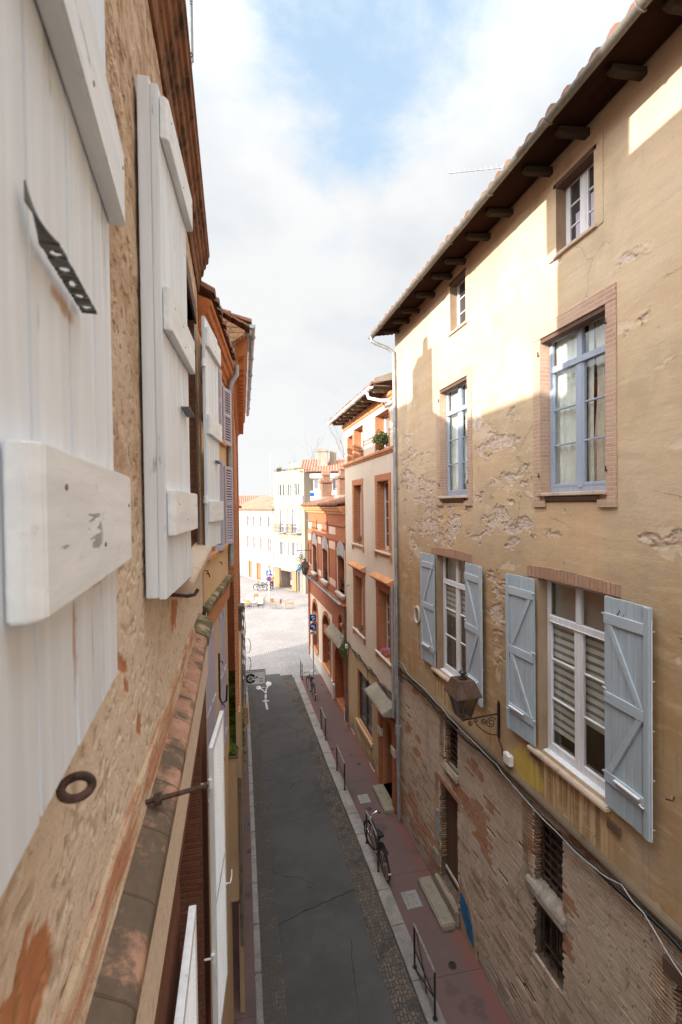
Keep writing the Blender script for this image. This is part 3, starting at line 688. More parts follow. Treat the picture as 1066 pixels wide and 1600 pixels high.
# ------------------------------------------------------------------ ground
def sheet(name, mat, pts, z):
    mb = MB(); mb.face([(x, y, z) for x, y in pts]); return struct(mb.build(name, M[mat]))
sheet('ground', 'earth', [(-900, -900), (900, -900), (900, 900), (-900, 900)], -.14)
AL = [(-6, .70), (8.1, .811), (18.7, .905), (25.55, .77)]; AR = [(-6, 2.80), (7.8, 2.736), (17.3, 2.69), (25.35, 2.47)]
KL0 = [(-6, .10), (8.2, .26), (18.8, .415), (24.9, .45)]; KLI = [(y, x+.125) for y, x in KL0]
KR0 = [(-6, 3.27), (7.5, 3.25), (12.4, 3.225), (15.8, 3.14), (25.2, 3.05)]; KRI = [(y, x+.32) for y, x in KR0]
def at(poly, y):
    for (a, p), (b, q) in zip(poly, poly[1:]):
        if a <= y <= b: return p+(q-p)*(y-a)/(b-a)
    return poly[-1][1] if y > poly[-1][0] else poly[0][1]
def strip(name, mat, L, R, y0, y1, z, n=64, side=None, crown=0.0):
    mb = MB()
    fl = (lambda y: L) if not isinstance(L, list) else (lambda y: at(L, y)); fr = (lambda y: R) if not isinstance(R, list) else (lambda y: at(R, y))
    mb.grid(lambda a, b: (fl(y0+(y1-y0)*a)*(1-b)+fr(y0+(y1-y0)*a)*b, y0+(y1-y0)*a, z+crown*4*b*(1-b)), n, 4)
    return struct(mb.build(name, M[mat]))
strip('street', 'asphalt', AL, AR, -6, 25.5, -.055, crown=.02)
strip('gutter_strip', 'gutter_cobble_worn', KLI, AL, -6, 25.4, -.062)
strip('gutter_strip', 'gutter_cobble', AR, KR0, -6, 25.3, -.062)
strip('pavement', 'pavement', -1.2, KL0, -6, 25.0, .04)
strip('pavement', 'pavement', KRI, 5.2, -6, 24.6, .04)
def kerb(A, B, y0, y1, name='kerb'):
    mb = MB(); y = y0
    while y < y1:
        L = random.uniform(.85, 1.25); e = min(y+L-.008, y1); j = random.uniform(-.006, .006)
        q = [(at(A, y)+j, y), (at(B, y)+j, y), (at(B, e)+j, e), (at(A, e)+j, e)]
        i = len(mb.v)
        for z in (-.12, .05+random.uniform(-.004, .004)): mb.v += [(x, yy, z) for x, yy in q]
        for f in ((0, 1, 2, 3), (4, 7, 6, 5), (0, 4, 5, 1), (1, 5, 6, 2), (2, 6, 7, 3), (3, 7, 4, 0)): mb.f.append(tuple(i+k for k in f)); mb.mi.append(0)
        y += L
    struct(mb.build(name, M['granite'], bevel=.014, seg=2))
kerb(KL0, KLI, -6, 24.8); kerb(KR0, KRI, -6, 24.5)
mb = MB(); mb.face([(-60, 25.2, -.052), (70, 25.2, -.052), (70, 130, -.052), (-60, 130, -.052)]); struct(mb.build('plaza', M['plaza_paving']))
mb = MB(); mb.grid(lambda a, b: (3.0+1.6*b, 24.5+4.5*a, .02-.065*a), 6, 3); struct(mb.build('pavement', M['grey_slab']))
# painted cycle mark
def flat(mb, pts, z=-.030): mb.face([(x, y, z) for x, y in pts])
mb = MB(); Z0 = -.028
def disc(cx, cy, rx, ry): flat(mb, [(cx+rx*math.cos(2*PI*k/18), cy+ry*math.sin(2*PI*k/18)) for k in range(18)], Z0)
def bar(x0, y0, x1, y1, w):
    dx, dy = x1-x0, y1-y0; L = math.hypot(dx, dy); nx, ny = -dy/L*w/2, dx/L*w/2; flat(mb, [(x0+nx, y0+ny), (x1+nx, y1+ny), (x1-nx, y1-ny), (x0-nx, y0-ny)], Z0+random.uniform(-.0015, .0015))
disc(1.12, 23.75, .125, .24); disc(1.66, 24.15, .15, .32)
bar(1.2, 23.65, 1.42, 23.1, .07); bar(1.62, 23.95, 1.42, 23.1, .07); bar(1.28, 23.75, 1.55, 23.7, .06); bar(1.42, 23.2, 1.45, 22.95, .12)
bar(1.42, 22.8, 1.36, 21.95, .10); bar(1.2, 22.05, 1.55, 22.0, .10); bar(1.36, 21.9, 1.38, 21.1, .09)
tag(mb.build('bicycle_road_mark', M['road_paint']), 'worn white bicycle symbol painted on the dark street by the plaza', 'road marking')
# covers in the pavement
def cover(y, x, r, label, rnd=False):
    t_ = thing('manhole_cover', label, 'manhole cover', (x, y, .04))
    if rnd:
        mb = MB(); mb.lathe([(r, .041), (r, .052), (r*.93, .055), (r*.93, .05), (.001, .05)], x, y, 18); mb.build('frame', M['rusty_iron'], t_)
        mb = MB(); mb.lathe([(r*.8, .05), (r*.8, .058), (.001, .06)], x, y, 14); mb.build('lid', M['black_iron'], t_)
    else:
        mb = MB(); mb.box(x-r, x+r, y-r*1.25, y+r*1.25, .041, .049); mb.build('frame', M['grey_slab'], t_, .003)
        mb = MB(); mb.box(x-r*.62, x+r*.62, y-r*.8, y+r*.8, .050, .056)
        for k in range(5): mb.box(x-r*.5, x+r*.5, y-r*.6+k*r*.28, y-r*.52+k*r*.28, .056, .061)
        mb.build('lid', M['granite'], t_, .002)
cover(9.94, 3.94, .19, 'square grey cover in the red pavement between the bicycle and the nearest rail')
cover(13.75, 3.88, .17, 'square grey cover in the red pavement beyond the bicycle, near the arched doorway')
cover(8.30, 4.15, .085, 'small dark round cover in the red pavement beside the nearest rail', True)

# ------------------------------------------------------------------ own building, left
XL = -.38
FA = Fr(XL, -6, XL, 6)            # u = y+6, w = +x
def FY(y): return y+6
own = thing('townhouse', 'weathered tan rendered house with white plank shutters, nearest on the left', 'house', (XL-2, 0, 0))
YE = 5.7
mb = MB(FA)
holes = [(FY(-1.2), FY(.38), 8.98, 11.33, .3), (FY(2.78), FY(5.08), 8.98, 11.33, .3)]
wall(mb, 0, FY(.2), 8.1, 15.0, holes, rmat=1); wall(mb, FY(.2), FY(3.0), 11.95, 15.0, []); wall(mb, FY(3.0), FY(YE), 11.95, 12.5, []); wall(mb, FY(.2), FY(YE), 8.1, 8.1001, [])
for (x_) in (2.78, 5.08): mb.cur = 1; mb.face([(FY(x_), .004, 8.98), (FY(x_), -.3, 8.98), (FY(x_), -.3, 11.33), (FY(x_), .004, 11.33)])
mb.face([(FY(2.78), .004, 11.33), (FY(5.08), .004, 11.33), (FY(5.08), -.3, 11.33), (FY(2.78), -.3, 11.33)]); mb.cur = 0
mb.face([(FY(YE), 0, 0), (FY(YE), -8, 0), (FY(YE), -8, 13.9), (FY(YE), 0, 12.5)])
mb.face([(0, 0, 15), (FY(3.0), 0, 15), (FY(3.0), -.55, 15), (0, -.55, 15)]); mb.face([(FY(3.0), 0, 12), (FY(3.0), -.55, 12), (FY(3.0), -.55, 15), (FY(3.0), 0, 15)]); mb.face([(0, -.55, 12), (FY(3.0), -.55, 12), (FY(3.0), -.55, 15), (0, -.55, 15)]); mb.face([(0, 0, 12.5), (FY(YE), 0, 12.5), (FY(YE), -8, 13.9), (0, -8, 13.9)])
mb.build('wall', [M['old_render'], M['dark_brick']], own)
def left_relief(U, Z):
    y = U-6
    n1 = fbm(y*5.0, Z*6.0, 3, 6, .64); n2 = fbm(y*19, Z*22, 20, 4, .6); n3 = fbm(y*60, Z*45, 31, 3, .5); tr = fbm(y*2.2, Z*1.3, 44, 4)
    pit = sstep(n2+.35*(n1-.5), .60, .70)
    raw = np.full(U.shape, -9.0)
    for (cy, cz, ry, rz, sl) in ((1.655, 8.835, .10, .040, -.9), (1.735, 8.715, .05, .04, -.9), (.84, 8.42, .24, .15, 0), (3.10, 8.68, .20, .13, 0), (1.95, 8.48, .05, .05, -.5)):
        dy, dz = (y-cy), (Z-cz)-sl*(y-cy)*.6; raw = np.maximum(raw, 1-np.sqrt((dy/ry)**2+(dz/rz)**2))
    raw = sstep(raw+(fbm(y*14, Z*14, 55, 5)-.5)*1.5, .12, .22)
    d = .009*(tr-.5)+.010*(n1-.5)-.004*pit+.0026*(n3-.5)+.003*(n2-.5)-.004*raw
    return d, {'pit': pit, 'raw': raw}
relief('render_coat', FA, FY(.2), FY(YE), 8.1, 11.95, .0095, [(FY(2.78), FY(5.08), 8.98, 11.33)], left_relief, M['old_render'], own)
# the storey below: render down to the lintels, then brick round the lower window
mb = MB(FA)
holes2 = [(FY(2.95), FY(4.72), 3.6, 7.08, .32)]
wall(mb, 0, FY(YE), 7.35, 8.10, [], w=.05)
mb.build('band_below_string', M['old_render'], own)
mb = MB(FA); wall(mb, 0, FY(YE), 0, 7.35, holes2, w=.02, rmat=0); mb.build('brick_wall', M['dark_brick'], own)
# string course: slab with a lip, then two small mouldings
mb = MB(FA)
for (a, b) in ((0, FY(4.35)),):
    mb.prism([(0, 8.215), (.108, 8.155), (.128, 8.135), (.128, 8.085), (.10, 8.06), (.095, 7.99), (.07, 7.955), (.06, 7.90), (0, 7.88)], 0, a, b)
mb.build('string_course', M['string_terracotta'], own, .006)
mb = MB(FA); mb.prism([(0, 8.225), (.12, 8.16), (.14, 8.14), (.14, 8.075), (.10, 8.05), (.09, 7.96), (0, 7.88)], 0, FY(4.352), FY(5.05)); mb.build('string_course_mossy_end', M['string_moss'], own, .006)
mb = MB(FA); mb.prism([(0, 8.29), (.015, 8.278), (.026, 8.235), (.034, 8.205), (.038, 8.196), (0, 8.18)], 0, 0, FY(4.3)); mb.build('mortar_fillet', M['fillet'], own)
# cornice: stacked mouldings
mb = MB(FA)
mb.prism([(0, 11.90), (.02, 11.90), (.03, 11.96), (.032, 12.02), (.05, 12.04), (.052, 12.09), (.075, 12.11), (.085, 12.18), (.105, 12.20), (.11, 12.245), (.135, 12.26), (.14, 12.33), (.15, 12.345), (.15, 12.38), (0, 12.42)], 0, 0, FY(YE+.02))
mb.build('cornice', M['cornice_terracotta'], own, .004)
# window 2 behind its shutters: sill, frame, pane, dark lintel
w2 = MB(FA)
a, b = FY(2.80), FY(5.06)
for (u0, u1) in ((a, a+.07), (b-.07, b), ((a+b)/2-.04, (a+b)/2+.04)): w2.box(u0, u1, -.27, -.21, 9.0, 11.3)
for zz in (9.0, 9.65, 10.25, 10.85, 11.23): w2.box(a+.07, b-.07, -.265, -.215, zz, zz+.06)
w2 = w2.build('window', M['window_white'], own, .004)
mb = MB(FA); mb.box(a, b, -.245, -.240, 9.0, 11.3); mb.build('pane', M['pane'], w2)
mb = MB(FA); mb.prism([(-.28, 8.98), (.145, 8.945), (.155, 8.93), (.15, 8.865), (.10, 8.84), (0, 8.83), (-.28, 8.83)], 0, FY(2.66), FY(5.0)); mb.build('window_sill', M['sill_stone'], own, .012, seg=2)
mb = MB(FA); mb.box(FY(2.62), FY(5.2), .001, .025, 11.33, 11.50); mb.build('lintel', M['old_wood'], own, .004)
mb = MB(FA); mb.box(FY(2.78), FY(5.08), -.12, -.10, 11.2, 11.33); mb.build('window_head_board', M['old_wood'], own)
# white plank shutters; each stands on its own slanting frame
def plank_shutter(P0, P1, z0, z1, battens, th=.034, nb=4, back=True, strap=None):
    """P0 -> P1 : near to far bottom edge of the outer face"""
    F = Fr(P0[0], P0[1], P1[0], P1[1]); L = F.L
    mb = MB(F)
    for k in range(nb):
        mb.box(L*k/nb+.0016, L*(k+1)/nb-.0016, -th, random.uniform(-.0015, .0), z0+random.uniform(0, .004), z1-random.uniform(0, .006))
    if back: mb.box(.0, L*.97, -th-.052, -th-.001, z0+.01, z1+.02)
    s = mb.build('shutter', M['white_paint'], own, .004, seg=2)
    for (u0, u1, c0, c1, pr) in battens:
        mb = MB(F)
        mb.prism([(u0, .001), (u0, pr*.62), (u0+.016, pr), (u1-.008, pr), (u1, pr-.008), (u1, .001)], 2, c0, c1)
        mb.build('batten', M['white_batten'], s, .0035, seg=2)
        mb = MB(F); zc = (c0+c1)/2
        for k in range(3):
            for dz_ in ((-.045+random.uniform(-.01, .01),) if k == 1 else (.045+random.uniform(-.02, .01),)): uu = u0+.08+(u1-u0-.14)*k/2+random.uniform(-.03, .03); mb.tube([(uu, pr-.001, zc+dz_), (uu, pr+.0012, zc+dz_)], .0042, 7)
        build_each(mb, 'nail_head', M['rusty_iron'], s)
    return s, F
s1, F1 = plank_shutter((-.2345, .47), (-.2805, 1.205), 8.945, 11.15, [(.082, .735, 9.225, 9.425, .037), (.05, .735, 10.03, 10.20, .037), (.05, .735, 10.86, 11.03, .037)])
s2, F2 = plank_shutter((-.283, 2.07), (-.238, 2.74), 8.95, 11.15, [(.03, .70, 9.225, 9.425, .035), (.02, .70, 10.115, 10.30, .035), (.02, .70, 10.93, 11.11, .035)])
s3, F3 = plank_shutter((-.258, 4.90), (-.152, 5.60), 8.91, 11.32, [(.03, .73, 9.19, 9.41, .035), (.02, .73, 10.11, 10.31, .035), (.02, .73, 11.01, 11.21, .035)], back=False)
# perforated steel strap on the near shutter
mb = MB(F1); n = 70; W_ = .0125
def strapf(a):
    # leaves the board, bends, then runs along it as a flat strip seen from below
    s_ = max(0.0, 1-a/.2); return (.150+.280*a, .0165-.010*s_*s_, 9.700+.030*s_*s_)
def holew(a):
    if a < .22: return 0.0
    s_ = (a-.22)/.78; x = min(abs(s_-(k+.5)/5) for k in range(5))*.218; return math.sqrt(max(0.0, .0078**2-x*x))
def strapp(a, h):
    p = strapf(a); tw = min(1, a/.2); return (p[0], p[1]+h*tw, p[2]-h*(1-tw))
for k in range(n):
    a0, a1 = k/n, (k+1)/n; h0, h1 = holew(a0), holew(a1)
    if h0 == 0 and h1 == 0: mb.face([strapp(a0, -W_), strapp(a1, -W_), strapp(a1, W_), strapp(a0, W_)])
    else: mb.face([strapp(a0, -W_), strapp(a1, -W_), strapp(a1, -h1), strapp(a0, -h0)]); mb.face([strapp(a0, h0), strapp(a1, h1), strapp(a1, W_), strapp(a0, W_)])
o = mb.build('steel_strap', M['steel_strip'], s1)
sm = o.modifiers.new('thickness', 'SOLIDIFY'); sm.thickness = .0022
# small stays on the other two
for (F, s) in ((F2, s2), (F3, s3)):
    mb = MB(F); mb.prism([(.40, 9.86), (.58, 9.845), (.58, 9.852), (.40, 9.868)], 1, .001, .045); mb.build('steel_stay', M['steel_strip'], s, .002)
# pintle hinges (white cylinders)
mb = MB()
for z in (9.42, 10.82):
    mb.lathe([(.024, z-.035), (.024, z+.03), (.018, z+.045)], -.275, 4.87, 12)
build_each(mb, 'pintle', M['white_batten'], own, smooth=True)
# iron ring under the near shutter, hook under the second, rusty bolt over the string course
mb = MB(); c = Vector((-.262, .835, 8.885)); R1, R2 = .024, .019
q = [(c.x+R1*math.cos(2*PI*k/24)*.98, c.y+R2*.65*math.sin(2*PI*k/24), c.z+R2*.62*math.sin(2*PI*k/24)) for k in range(24)]
mb.tube(q, .0072, 10, closed=True); mb.tube([(-.39, .855, 8.877), (-.285, .855, 8.88)], .0075, 8)
mb.build('iron_ring', M['rusty_iron'], own, smooth=True)
mb = MB(); mb.tube([(-.39, 2.62, 8.88), (-.25, 2.60, 8.865), (-.215, 2.60, 8.87), (-.195, 2.60, 8.90)], .010, 8); mb.build('iron_hook', M['rusty_iron'], own, smooth=True)
mb = MB(); mb.tube([(-.40, 1.87, 8.205), (-.125, 1.885, 8.232)], [.0095, .0095], 12)
mb.build('rusty_bolt', M['rusty_iron'], own, smooth=True)
mb = MB(); mb.tube([(-.318, 1.873, 8.213), (-.290, 1.875, 8.216)], .024, 6); mb.build('bolt_nut', M['rusty_iron'], own, .002)
mb = MB(); mb.tube([(-.138, 1.884, 8.231), (-.115, 1.886, 8.233)], .0125, 12); mb.build('bolt_tip', M['rusty_iron'], own, .004, seg=2)
# louvred white shutters of the floor below
def louvre(F, u0, u1, z0, z1, th, mat, parent, pitch=.042, st=.06, mid=()):
    mb = MB(F)
    mb.box(u0, u0+st, -th, 0, z0, z1); mb.box(u1-st, u1, -th, 0, z0, z1)
    rails = [z0, z1-st*1.2]+list(mid)
    for r in rails: mb.box(u0+st, u1-st, -th+.001, -.001, r, r+st*1.2)
    s = mb.build('shutter', mat, parent, .003)
    mb = MB(F); z = z0+st*1.2
    while z < z1-st*1.4:
        if not any(r-.02 < z < r+st*1.2 for r in rails): mb.prism([(-th+.004, z+.030), (-th+.010, z+.034), (-.004, z+.006), (-.010, z+.001)], 0, u0+st, u1-st)
        z += pitch
    mb.build('slats', mat, s)
    return s
F4 = Fr(-.275, 2.02, -.262, 2.92); louvre(F4, 0, F4.L, 3.7, 6.89, .045, M['louvre_white'], own, mid=(5.2,))
F5 = Fr(-.243, 4.78, -.152, 5.62); s5 = louvre(F5, 0, F5.L, 3.7, 6.90, .045, M['louvre_white'], own, mid=(5.2,))
mb = MB()
for z in (6.55, 4.75): mb.lathe([(.022, z-.05), (.022, z+.04)], -.272, 4.76, 10); mb.tube([(-.40, 4.76, z), (-.272, 4.76, z)], .010, 6)
mb.build('pintle', M['louvre_white'], own, smooth=True)
mb = MB(F5); mb.tube([(.80, .0, 4.83), (.80, .05, 4.83), (.86, .06, 4.86), (.88, .06, 4.93)], .008, 6); mb.build('stay_hook', M['louvre_white'], s5)
mb = MB(FA); mb.box(FY(2.96), FY(4.71), -.30, -.27, 3.7, 7.08); mb.build('lower_window_pane', M['pane'], own)
# small shutters of the storey above the cornice
for (y, z0, z1) in ((3.55, 12.62, 13.18), (3.25, 13.32, 14.6)):
    mb = MB(); mb.box(-.345, -.245, y, y+.03, z0, z1); mb.box(-.30, -.235, y+.031, y+.05, z0+.04, z1-.04); s = mb.build('attic_shutter', M['blue_grey_batten'], own, .004)
    mb = MB(); q = [(-.255+.016*math.cos(2*PI*k/14), y-.004, z0+.05+.016*math.sin(2*PI*k/14)) for k in range(14)]; mb.tube(q, .004, 6, closed=True)
    for k in range(7): mb.tube([(-.255, y-.003, z0+.42+k*.02), (-.232, y-.003, z0+.42+k*.02)], .002, 4)
    mb.build('shutter_ring', M['black_iron'], s)
mb = MB(); mb.box(-8.7, -8.45, -6.2, 5.4, 0, 15); mb.box(-8.5, -.42, -6.3, -6.05, 0, 15); mb.build('unseen_back_wall', M['old_render'], own)  # unseen walls added to keep sun from leaking through the open shell
# roof parts hidden by the cornice but throwing the shade on the house across the street
mb = MB(); mb.box(-1.5, -.9, 1.75, 2.95, 14.9, 16.6); mb.box(-1.56, -.84, 1.69, 3.01, 16.6, 16.75); mb.build('chimney', M['chimney_brick'], own, .01)

# ------------------------------------------------------------------ second house on the left: cream, lilac louvred shutters
FB = Fr(-.38, 5.72, -.105, 8.35)
LB = FB.L
bh = thing('cream_house', 'narrow cream house with lilac louvred shutters on the left, beyond the tan rendered house', 'house', (-2, 7, 0))
mb = MB(FB)
hb = [(.35, 1.0, 8.72, 10.02, .2), (1.55, 2.25, 8.72, 10.02, .2), (.3, .95, 10.42, 11.35, .2), (1.5, 2.2, 10.42, 11.35, .2)]
wall(mb, 0, LB, 8.12, 11.5, hb, rmat=1)
mb.build('upper_wall', [M['peach_stucco'], M['orange_brick']], bh)
mb = MB(FB); hl = [(.2, 1.1, 5.4, 7.75, .2), (1.5, 2.3, 5.4, 7.75, .2)]
wall(mb, 0, LB, 0, 8.0, hl, w=-.03, rmat=0); mb.build('lower_wall', M['peach_stucco'], bh)
mb = MB(FB); mb.box(0, LB, -.03, .02, 7.75, 8.02); mb.build('brick_band', M['orange_brick'], bh)
mb = MB(FB); mb.prism([(0, 8.16), (.06, 8.14), (.075, 8.12), (.07, 8.05), (.03, 8.02), (0, 8.02)], 0, -.05, LB); mb.build('string_course', M['string_moss'], bh, .006)
mb = MB(FB); mb.prism([(0, 11.45), (.03, 11.47), (.04, 11.55), (.075, 11.58), (.085, 11.66), (.12, 11.68), (.13, 11.76), (.16, 11.78), (.16, 11.84), (0, 11.90)], 0, .02, LB); mb.build('cornice', M['cornice_orange'], bh, .003)
mb = MB(); roof_tiles(mb, FB, 0, LB, .17, 11.92, -4.6, 14.9, .24, .09); mb.build('roof', M['tile'], bh)
mb = MB(); mb.box(-2.5, -1.7, 6.9, 7.75, 12.5, 15.0); mb.lathe([(.16, 15.0), (.16, 15.3), (.12, 15.45)], -2.1, 7.1, 10); mb.build('chimney', M['chimney_brick'], bh)
for h in hb:
    mb = MB(FB); u0, u1, z0, z1 = h[:4]
    for (p, q) in ((u0, u0+.05), (u1-.05, u1), ((u0+u1)/2-.03, (u0+u1)/2+.03)): mb.box(p, q, -.17, -.13, z0, z1)
    for zz in (z0, (z0+z1)/2, z1-.05): mb.box(u0+.05, u1-.05, -.168, -.132, zz, zz+.05)
    w_ = mb.build('window', M['window_white'], bh)
    mb = MB(FB); mb.box(u0, u1, -.156, -.15, z0, z1); mb.build('pane', M['pane'], w_)
    mb = MB(FB); mb.box(u0-.06, u1+.06, -.0, .05, z0-.07, z0); mb.build('sill', M['hood_terracotta'], w_, .005)
def leafshutter(u, z0, z1, wid, tilt, side):
    """leaf hinged at u and swung out by tilt from the wall"""
    p = FB(u, .02, 0); d = math.radians(tilt); a = FB.d; n = FB.n
    q = (p[0]+wid*(side*a[0]*math.cos(d)+n[0]*math.sin(d)), p[1]+wid*(side*a[1]*math.cos(d)+n[1]*math.sin(d)))
    if side < 0: F = Fr(q[0], q[1], p[0], p[1])
    else: F = Fr(p[0], p[1], q[0], q[1])
    return louvre(F, 0, F.L, z0, z1, .035, M['lilac_paint'], bh, .045, .05, ((z0+z1)/2,))
for h in hb: leafshutter(h[0], h[2]-.02, h[3]+.02, .34, 12, -1); leafshutter(h[1], h[2]-.02, h[3]+.02, .36, 14, 1)
for h in hl:
    mb = MB(FB); u0, u1, z0, z1 = h[:4]; m_ = (u0+u1)/2
    mb.box(u0, m_-.01, -.06, -.02, z0, z1); mb.box(m_+.01, u1, -.06, -.02, z0, z1)
    for zz in (z0+.1, (z0+z1)/2, z1-.2): mb.box(u0+.05, m_-.06, -.02, -.005, zz, zz+.1); mb.box(m_+.06, u1-.05, -.02, -.005, zz, zz+.1)
    mb.build('shutter', M['lilac_paint'], bh, .004)
mb = MB(); mb.tube([(-.20, 5.75, 7.55), (-.20, 5.75, 7.0), (-.17, 5.75, 6.93), (-.12, 5.75, 6.96), (-.11, 5.75, 7.15)], .012, 8); mb.build('shutter_hook', M['black_iron'], bh)
mb = MB(FB); 
for (u, z) in ((.2, 8.55), (.3, 8.5), (1.5, 8.5), (1.4, 7.0), (1.5, 6.3), (1.45, 5.5)): mb.tube([(u, 0, z), (u, .035, z), (u+.01, .04, z-.05)], .008, 5)
mb.build('stay_hooks', M['rusty_iron'], bh)
mb = MB(); mb.box(-6.0, -5.6, 5.45, 9, 0, 14.5); mb.box(-5.6, -.36, 5.725, 5.80, 0, 11.4); mb.build('unseen_back_wall', M['peach_stucco'], bh)  # unseen rear and cross wall, added to block sun beams between the houses
# bay with a mossy top
YB0, YB1 = 8.15, 12.3
FBY = Fr(-.005, YB0, .095, YB1)
mb = MB(FBY); mb.box(0, FBY.L, -.45, 0, 2.38, 4.93); mb.build('bay', M['bay_render'], bh, .01)
mb = MB(FBY); mb.box(-.02, FBY.L+.02, -.45, .02, 4.93, 4.97); mb.box(-.01, FBY.L, -.03, .01, 2.34, 2.40); build_each(mb, 'bay_edge', M['old_wood'], bh, bevel=.006)
mb = MB(FBY); rnd = random.Random(3)
hts = [[rnd.uniform(.0, .05) for _ in range(9)] for _ in range(61)]
mb.grid(lambda a, b: (a*FBY.L, -.44+.43*b, 4.975+hts[int(round(a*60))][int(round(b*8))]*(1 if .05 < b < .97 else .3)), 60, 8)
for k in range(900):
    u = rnd.uniform(0.02, FBY.L-.02); w = rnd.uniform(-.42, .0); h = rnd.uniform(.02, .07); an = rnd.uniform(0, PI); dx, dy = math.cos(an)*.025, math.sin(an)*.025
    mb.face([(u-dx, w-dy, 4.98), (u+dx, w+dy, 4.98), (u+dx*.3+rnd.uniform(-.02, .02), w+dy*.3+rnd.uniform(-.02, .02), 5.0+h)])
mb.build('moss', M['moss'], bh, smooth=True)
mb = MB(); mb.tube([(.035, 8.13, 4.6), (.035, 8.13, 1.6)], .03, 10)
for z in (4.3, 3.5, 2.8, 2.1): mb.tube([(.035, 8.13, z), (.035, 8.13, z+.06)], .037, 10)
mb.build('downpipe', M['gutter_zinc'], bh, smooth=True)
mb = MB(); mb.tube([(FB(LB, .06, 0)[0], FB(LB, .06, 0)[1], z) for z in (11.35, 8.3)], .045, 10)
for z in (11, 9.6): mb.tube([(FB(LB, .06, 0)[0], FB(LB, .06, 0)[1], z+k) for k in (0, .06)], .052, 10)
q = FB(LB, .2, 11.86); mb.tube([q, (q[0]+.0, q[1]+.02, 11.7), (FB(LB, .1, 0)[0], q[1], 11.55), (FB(LB, .06, 0)[0], FB(LB, .06, 0)[1], 11.3)], .045, 10)
mb.build('downpipe', M['zinc'], bh, smooth=True)

# ------------------------------------------------------------------ third house on the left: orange brick with a deep cornice
FC = Fr(-.02, 8.45, .15, 17.3); LC = FC.L
ch = thing('brick_house', 'orange brick house with a deep projecting orange cornice on the left', 'house', (-2, 13, 0))
mb = MB(FC); wall(mb, 0, LC, 0, 12.3, [], 0); mb.face([(0, 0, 8), (0, -6, 8), (0, -6, 12.3), (0, 0, 12.3)]); mb.face([(LC, 0, 0), (LC, -6, 0), (LC, -6, 12.3), (LC, 0, 12.3)]); mb.build('wall', M['orange_brick'], ch)
mb = MB(FC); mb.box(0, LC, .001, .085, 0, 5.6); mb.build('lower_wall', M['bay_render'], ch)
mb = MB(FC)
for (u0, u1) in ((.02, .28), (LC-.3, LC)): mb.box(u0, u1, .002, .05, 0, 12.2)
mb.box(.28, .40, .002, .07, 0, 9.4)
build_each(mb, 'pilaster', M['orange_brick'], ch, bevel=.004)
mb = MB(FC); mb.box(0, LC, -6.3, -6.0, 0, 12.6); mb.build('unseen_back_wall', M['orange_brick'], ch)
mb = MB(FC); mb.prism([(0, 11.75), (.05, 11.78), (.06, 11.95), (.12, 12.0), (.14, 12.15), (.26, 12.2), (.27, 12.42), (.31, 12.46), (.33, 12.62), (0, 12.72)], 0, .35, LC+.02); mb.build('cornice', M['cornice_orange'], ch, .005)
mb = MB(FC); 
k = .55
while k < LC-.2:
    mb.box(k, k+.14, .13, .25, 11.98, 12.19); k += .36
build_each(mb, 'dentil', M['cornice_orange'], ch, bevel=.004)
mb = MB(); roof_tiles(mb, FC, .3, LC, .40, 12.80, -4.5, 14.3, .25, .09); mb.build('roof', M['tile'], ch)
mb = MB(FC); half_pipe(mb, FC, .30, LC+.05, .41, 12.76, .065); mb.build('gutter', M['zinc'], ch, smooth=True)
# gable above the cream house
mb = MB(FC); mb.prism([(-2.4, 12.2), (.0, 12.3), (.26, 12.47), (.28, 12.55), (-.15, 12.78), (-.55, 13.0), (-.58, 13.2), (-2.4, 14.0)], 0, .06, .30); mb.build('gable', M['gable_brick'], ch, .012)
mb = MB(FC)
for (w0, z0, w1, z1) in ((.36, 12.60, -.56, 13.04), (-.5, 13.22, -2.4, 14.06)):
    n = 6
    for k in range(n):
        a = k/n; b = (k+1.04)/n; mb.prism([(w0+(w1-w0)*a, z0+(z1-z0)*a), (w0+(w1-w0)*b, z0+(z1-z0)*b+.02), (w0+(w1-w0)*b, z0+(z1-z0)*b+.05), (w0+(w1-w0)*a, z0+(z1-z0)*a+.045)], 0, .03, .36)
mb.build('gable_tiles', M['tile'], ch)
def FCp(u, w, z): return FC(u, w, z)
mb = MB(); mb.tube([FC(.38, .40, 12.68), FC(.33, .37, 12.58), FC(.22, .12, 12.5), FC(.18, .05, 12.38), FC(.16, .05, 11.7)], .04, 10)
for z in (12.2, 11.8): mb.tube([FC(.17, .05, z), FC(.17, .05, z+.06)], .047, 10)
mb.build('downpipe', M['gutter_zinc'], ch, smooth=True)
# cables and a bare creeper on the corner
mb = MB(); rr = random.Random(5)
for k in range(9):
    u = LC-3.2+rr.uniform(-.2, .2); w = .05+.018*k; q = []
    for j in range(14):
        z = 6.3-j*.235; q.append(FC(u+.12*math.sin(j*.9+k)+.05*j*(k % 3-1)*.3, w+.02*math.sin(j*1.7+k*2), z))
    mb.tube(q, rr.choice((.008, .011, .014, .018)), 6)
for k in range(3):
    c = FC(LC-3.2, .26, 5.1-k*.55); q = [(c[0]+.10*math.sin(PI*j/8), c[1]+.1*rr.uniform(-1, 1)*.2, c[2]+.22*math.cos(PI*j/8)) for j in range(9)]; mb.tube(q, .010, 6)
mb.build('cable_bundle', M['cable_grey'], ch)
mb = MB(FC); mb.box(LC-3.35, LC-2.9, .001, .20, 6.25, 6.36); mb.box(LC-3.3, LC-3.0, .001, .10, 3.3, 6.25); mb.build('cable_backing', M['gutter_zinc'], ch, .01)
mb = MB(FC); mb.box(LC-3.4, LC-2.95, .001, .26, 2.78, 3.30); mb.build('wooden_box', M['wood_light'], ch, .01)
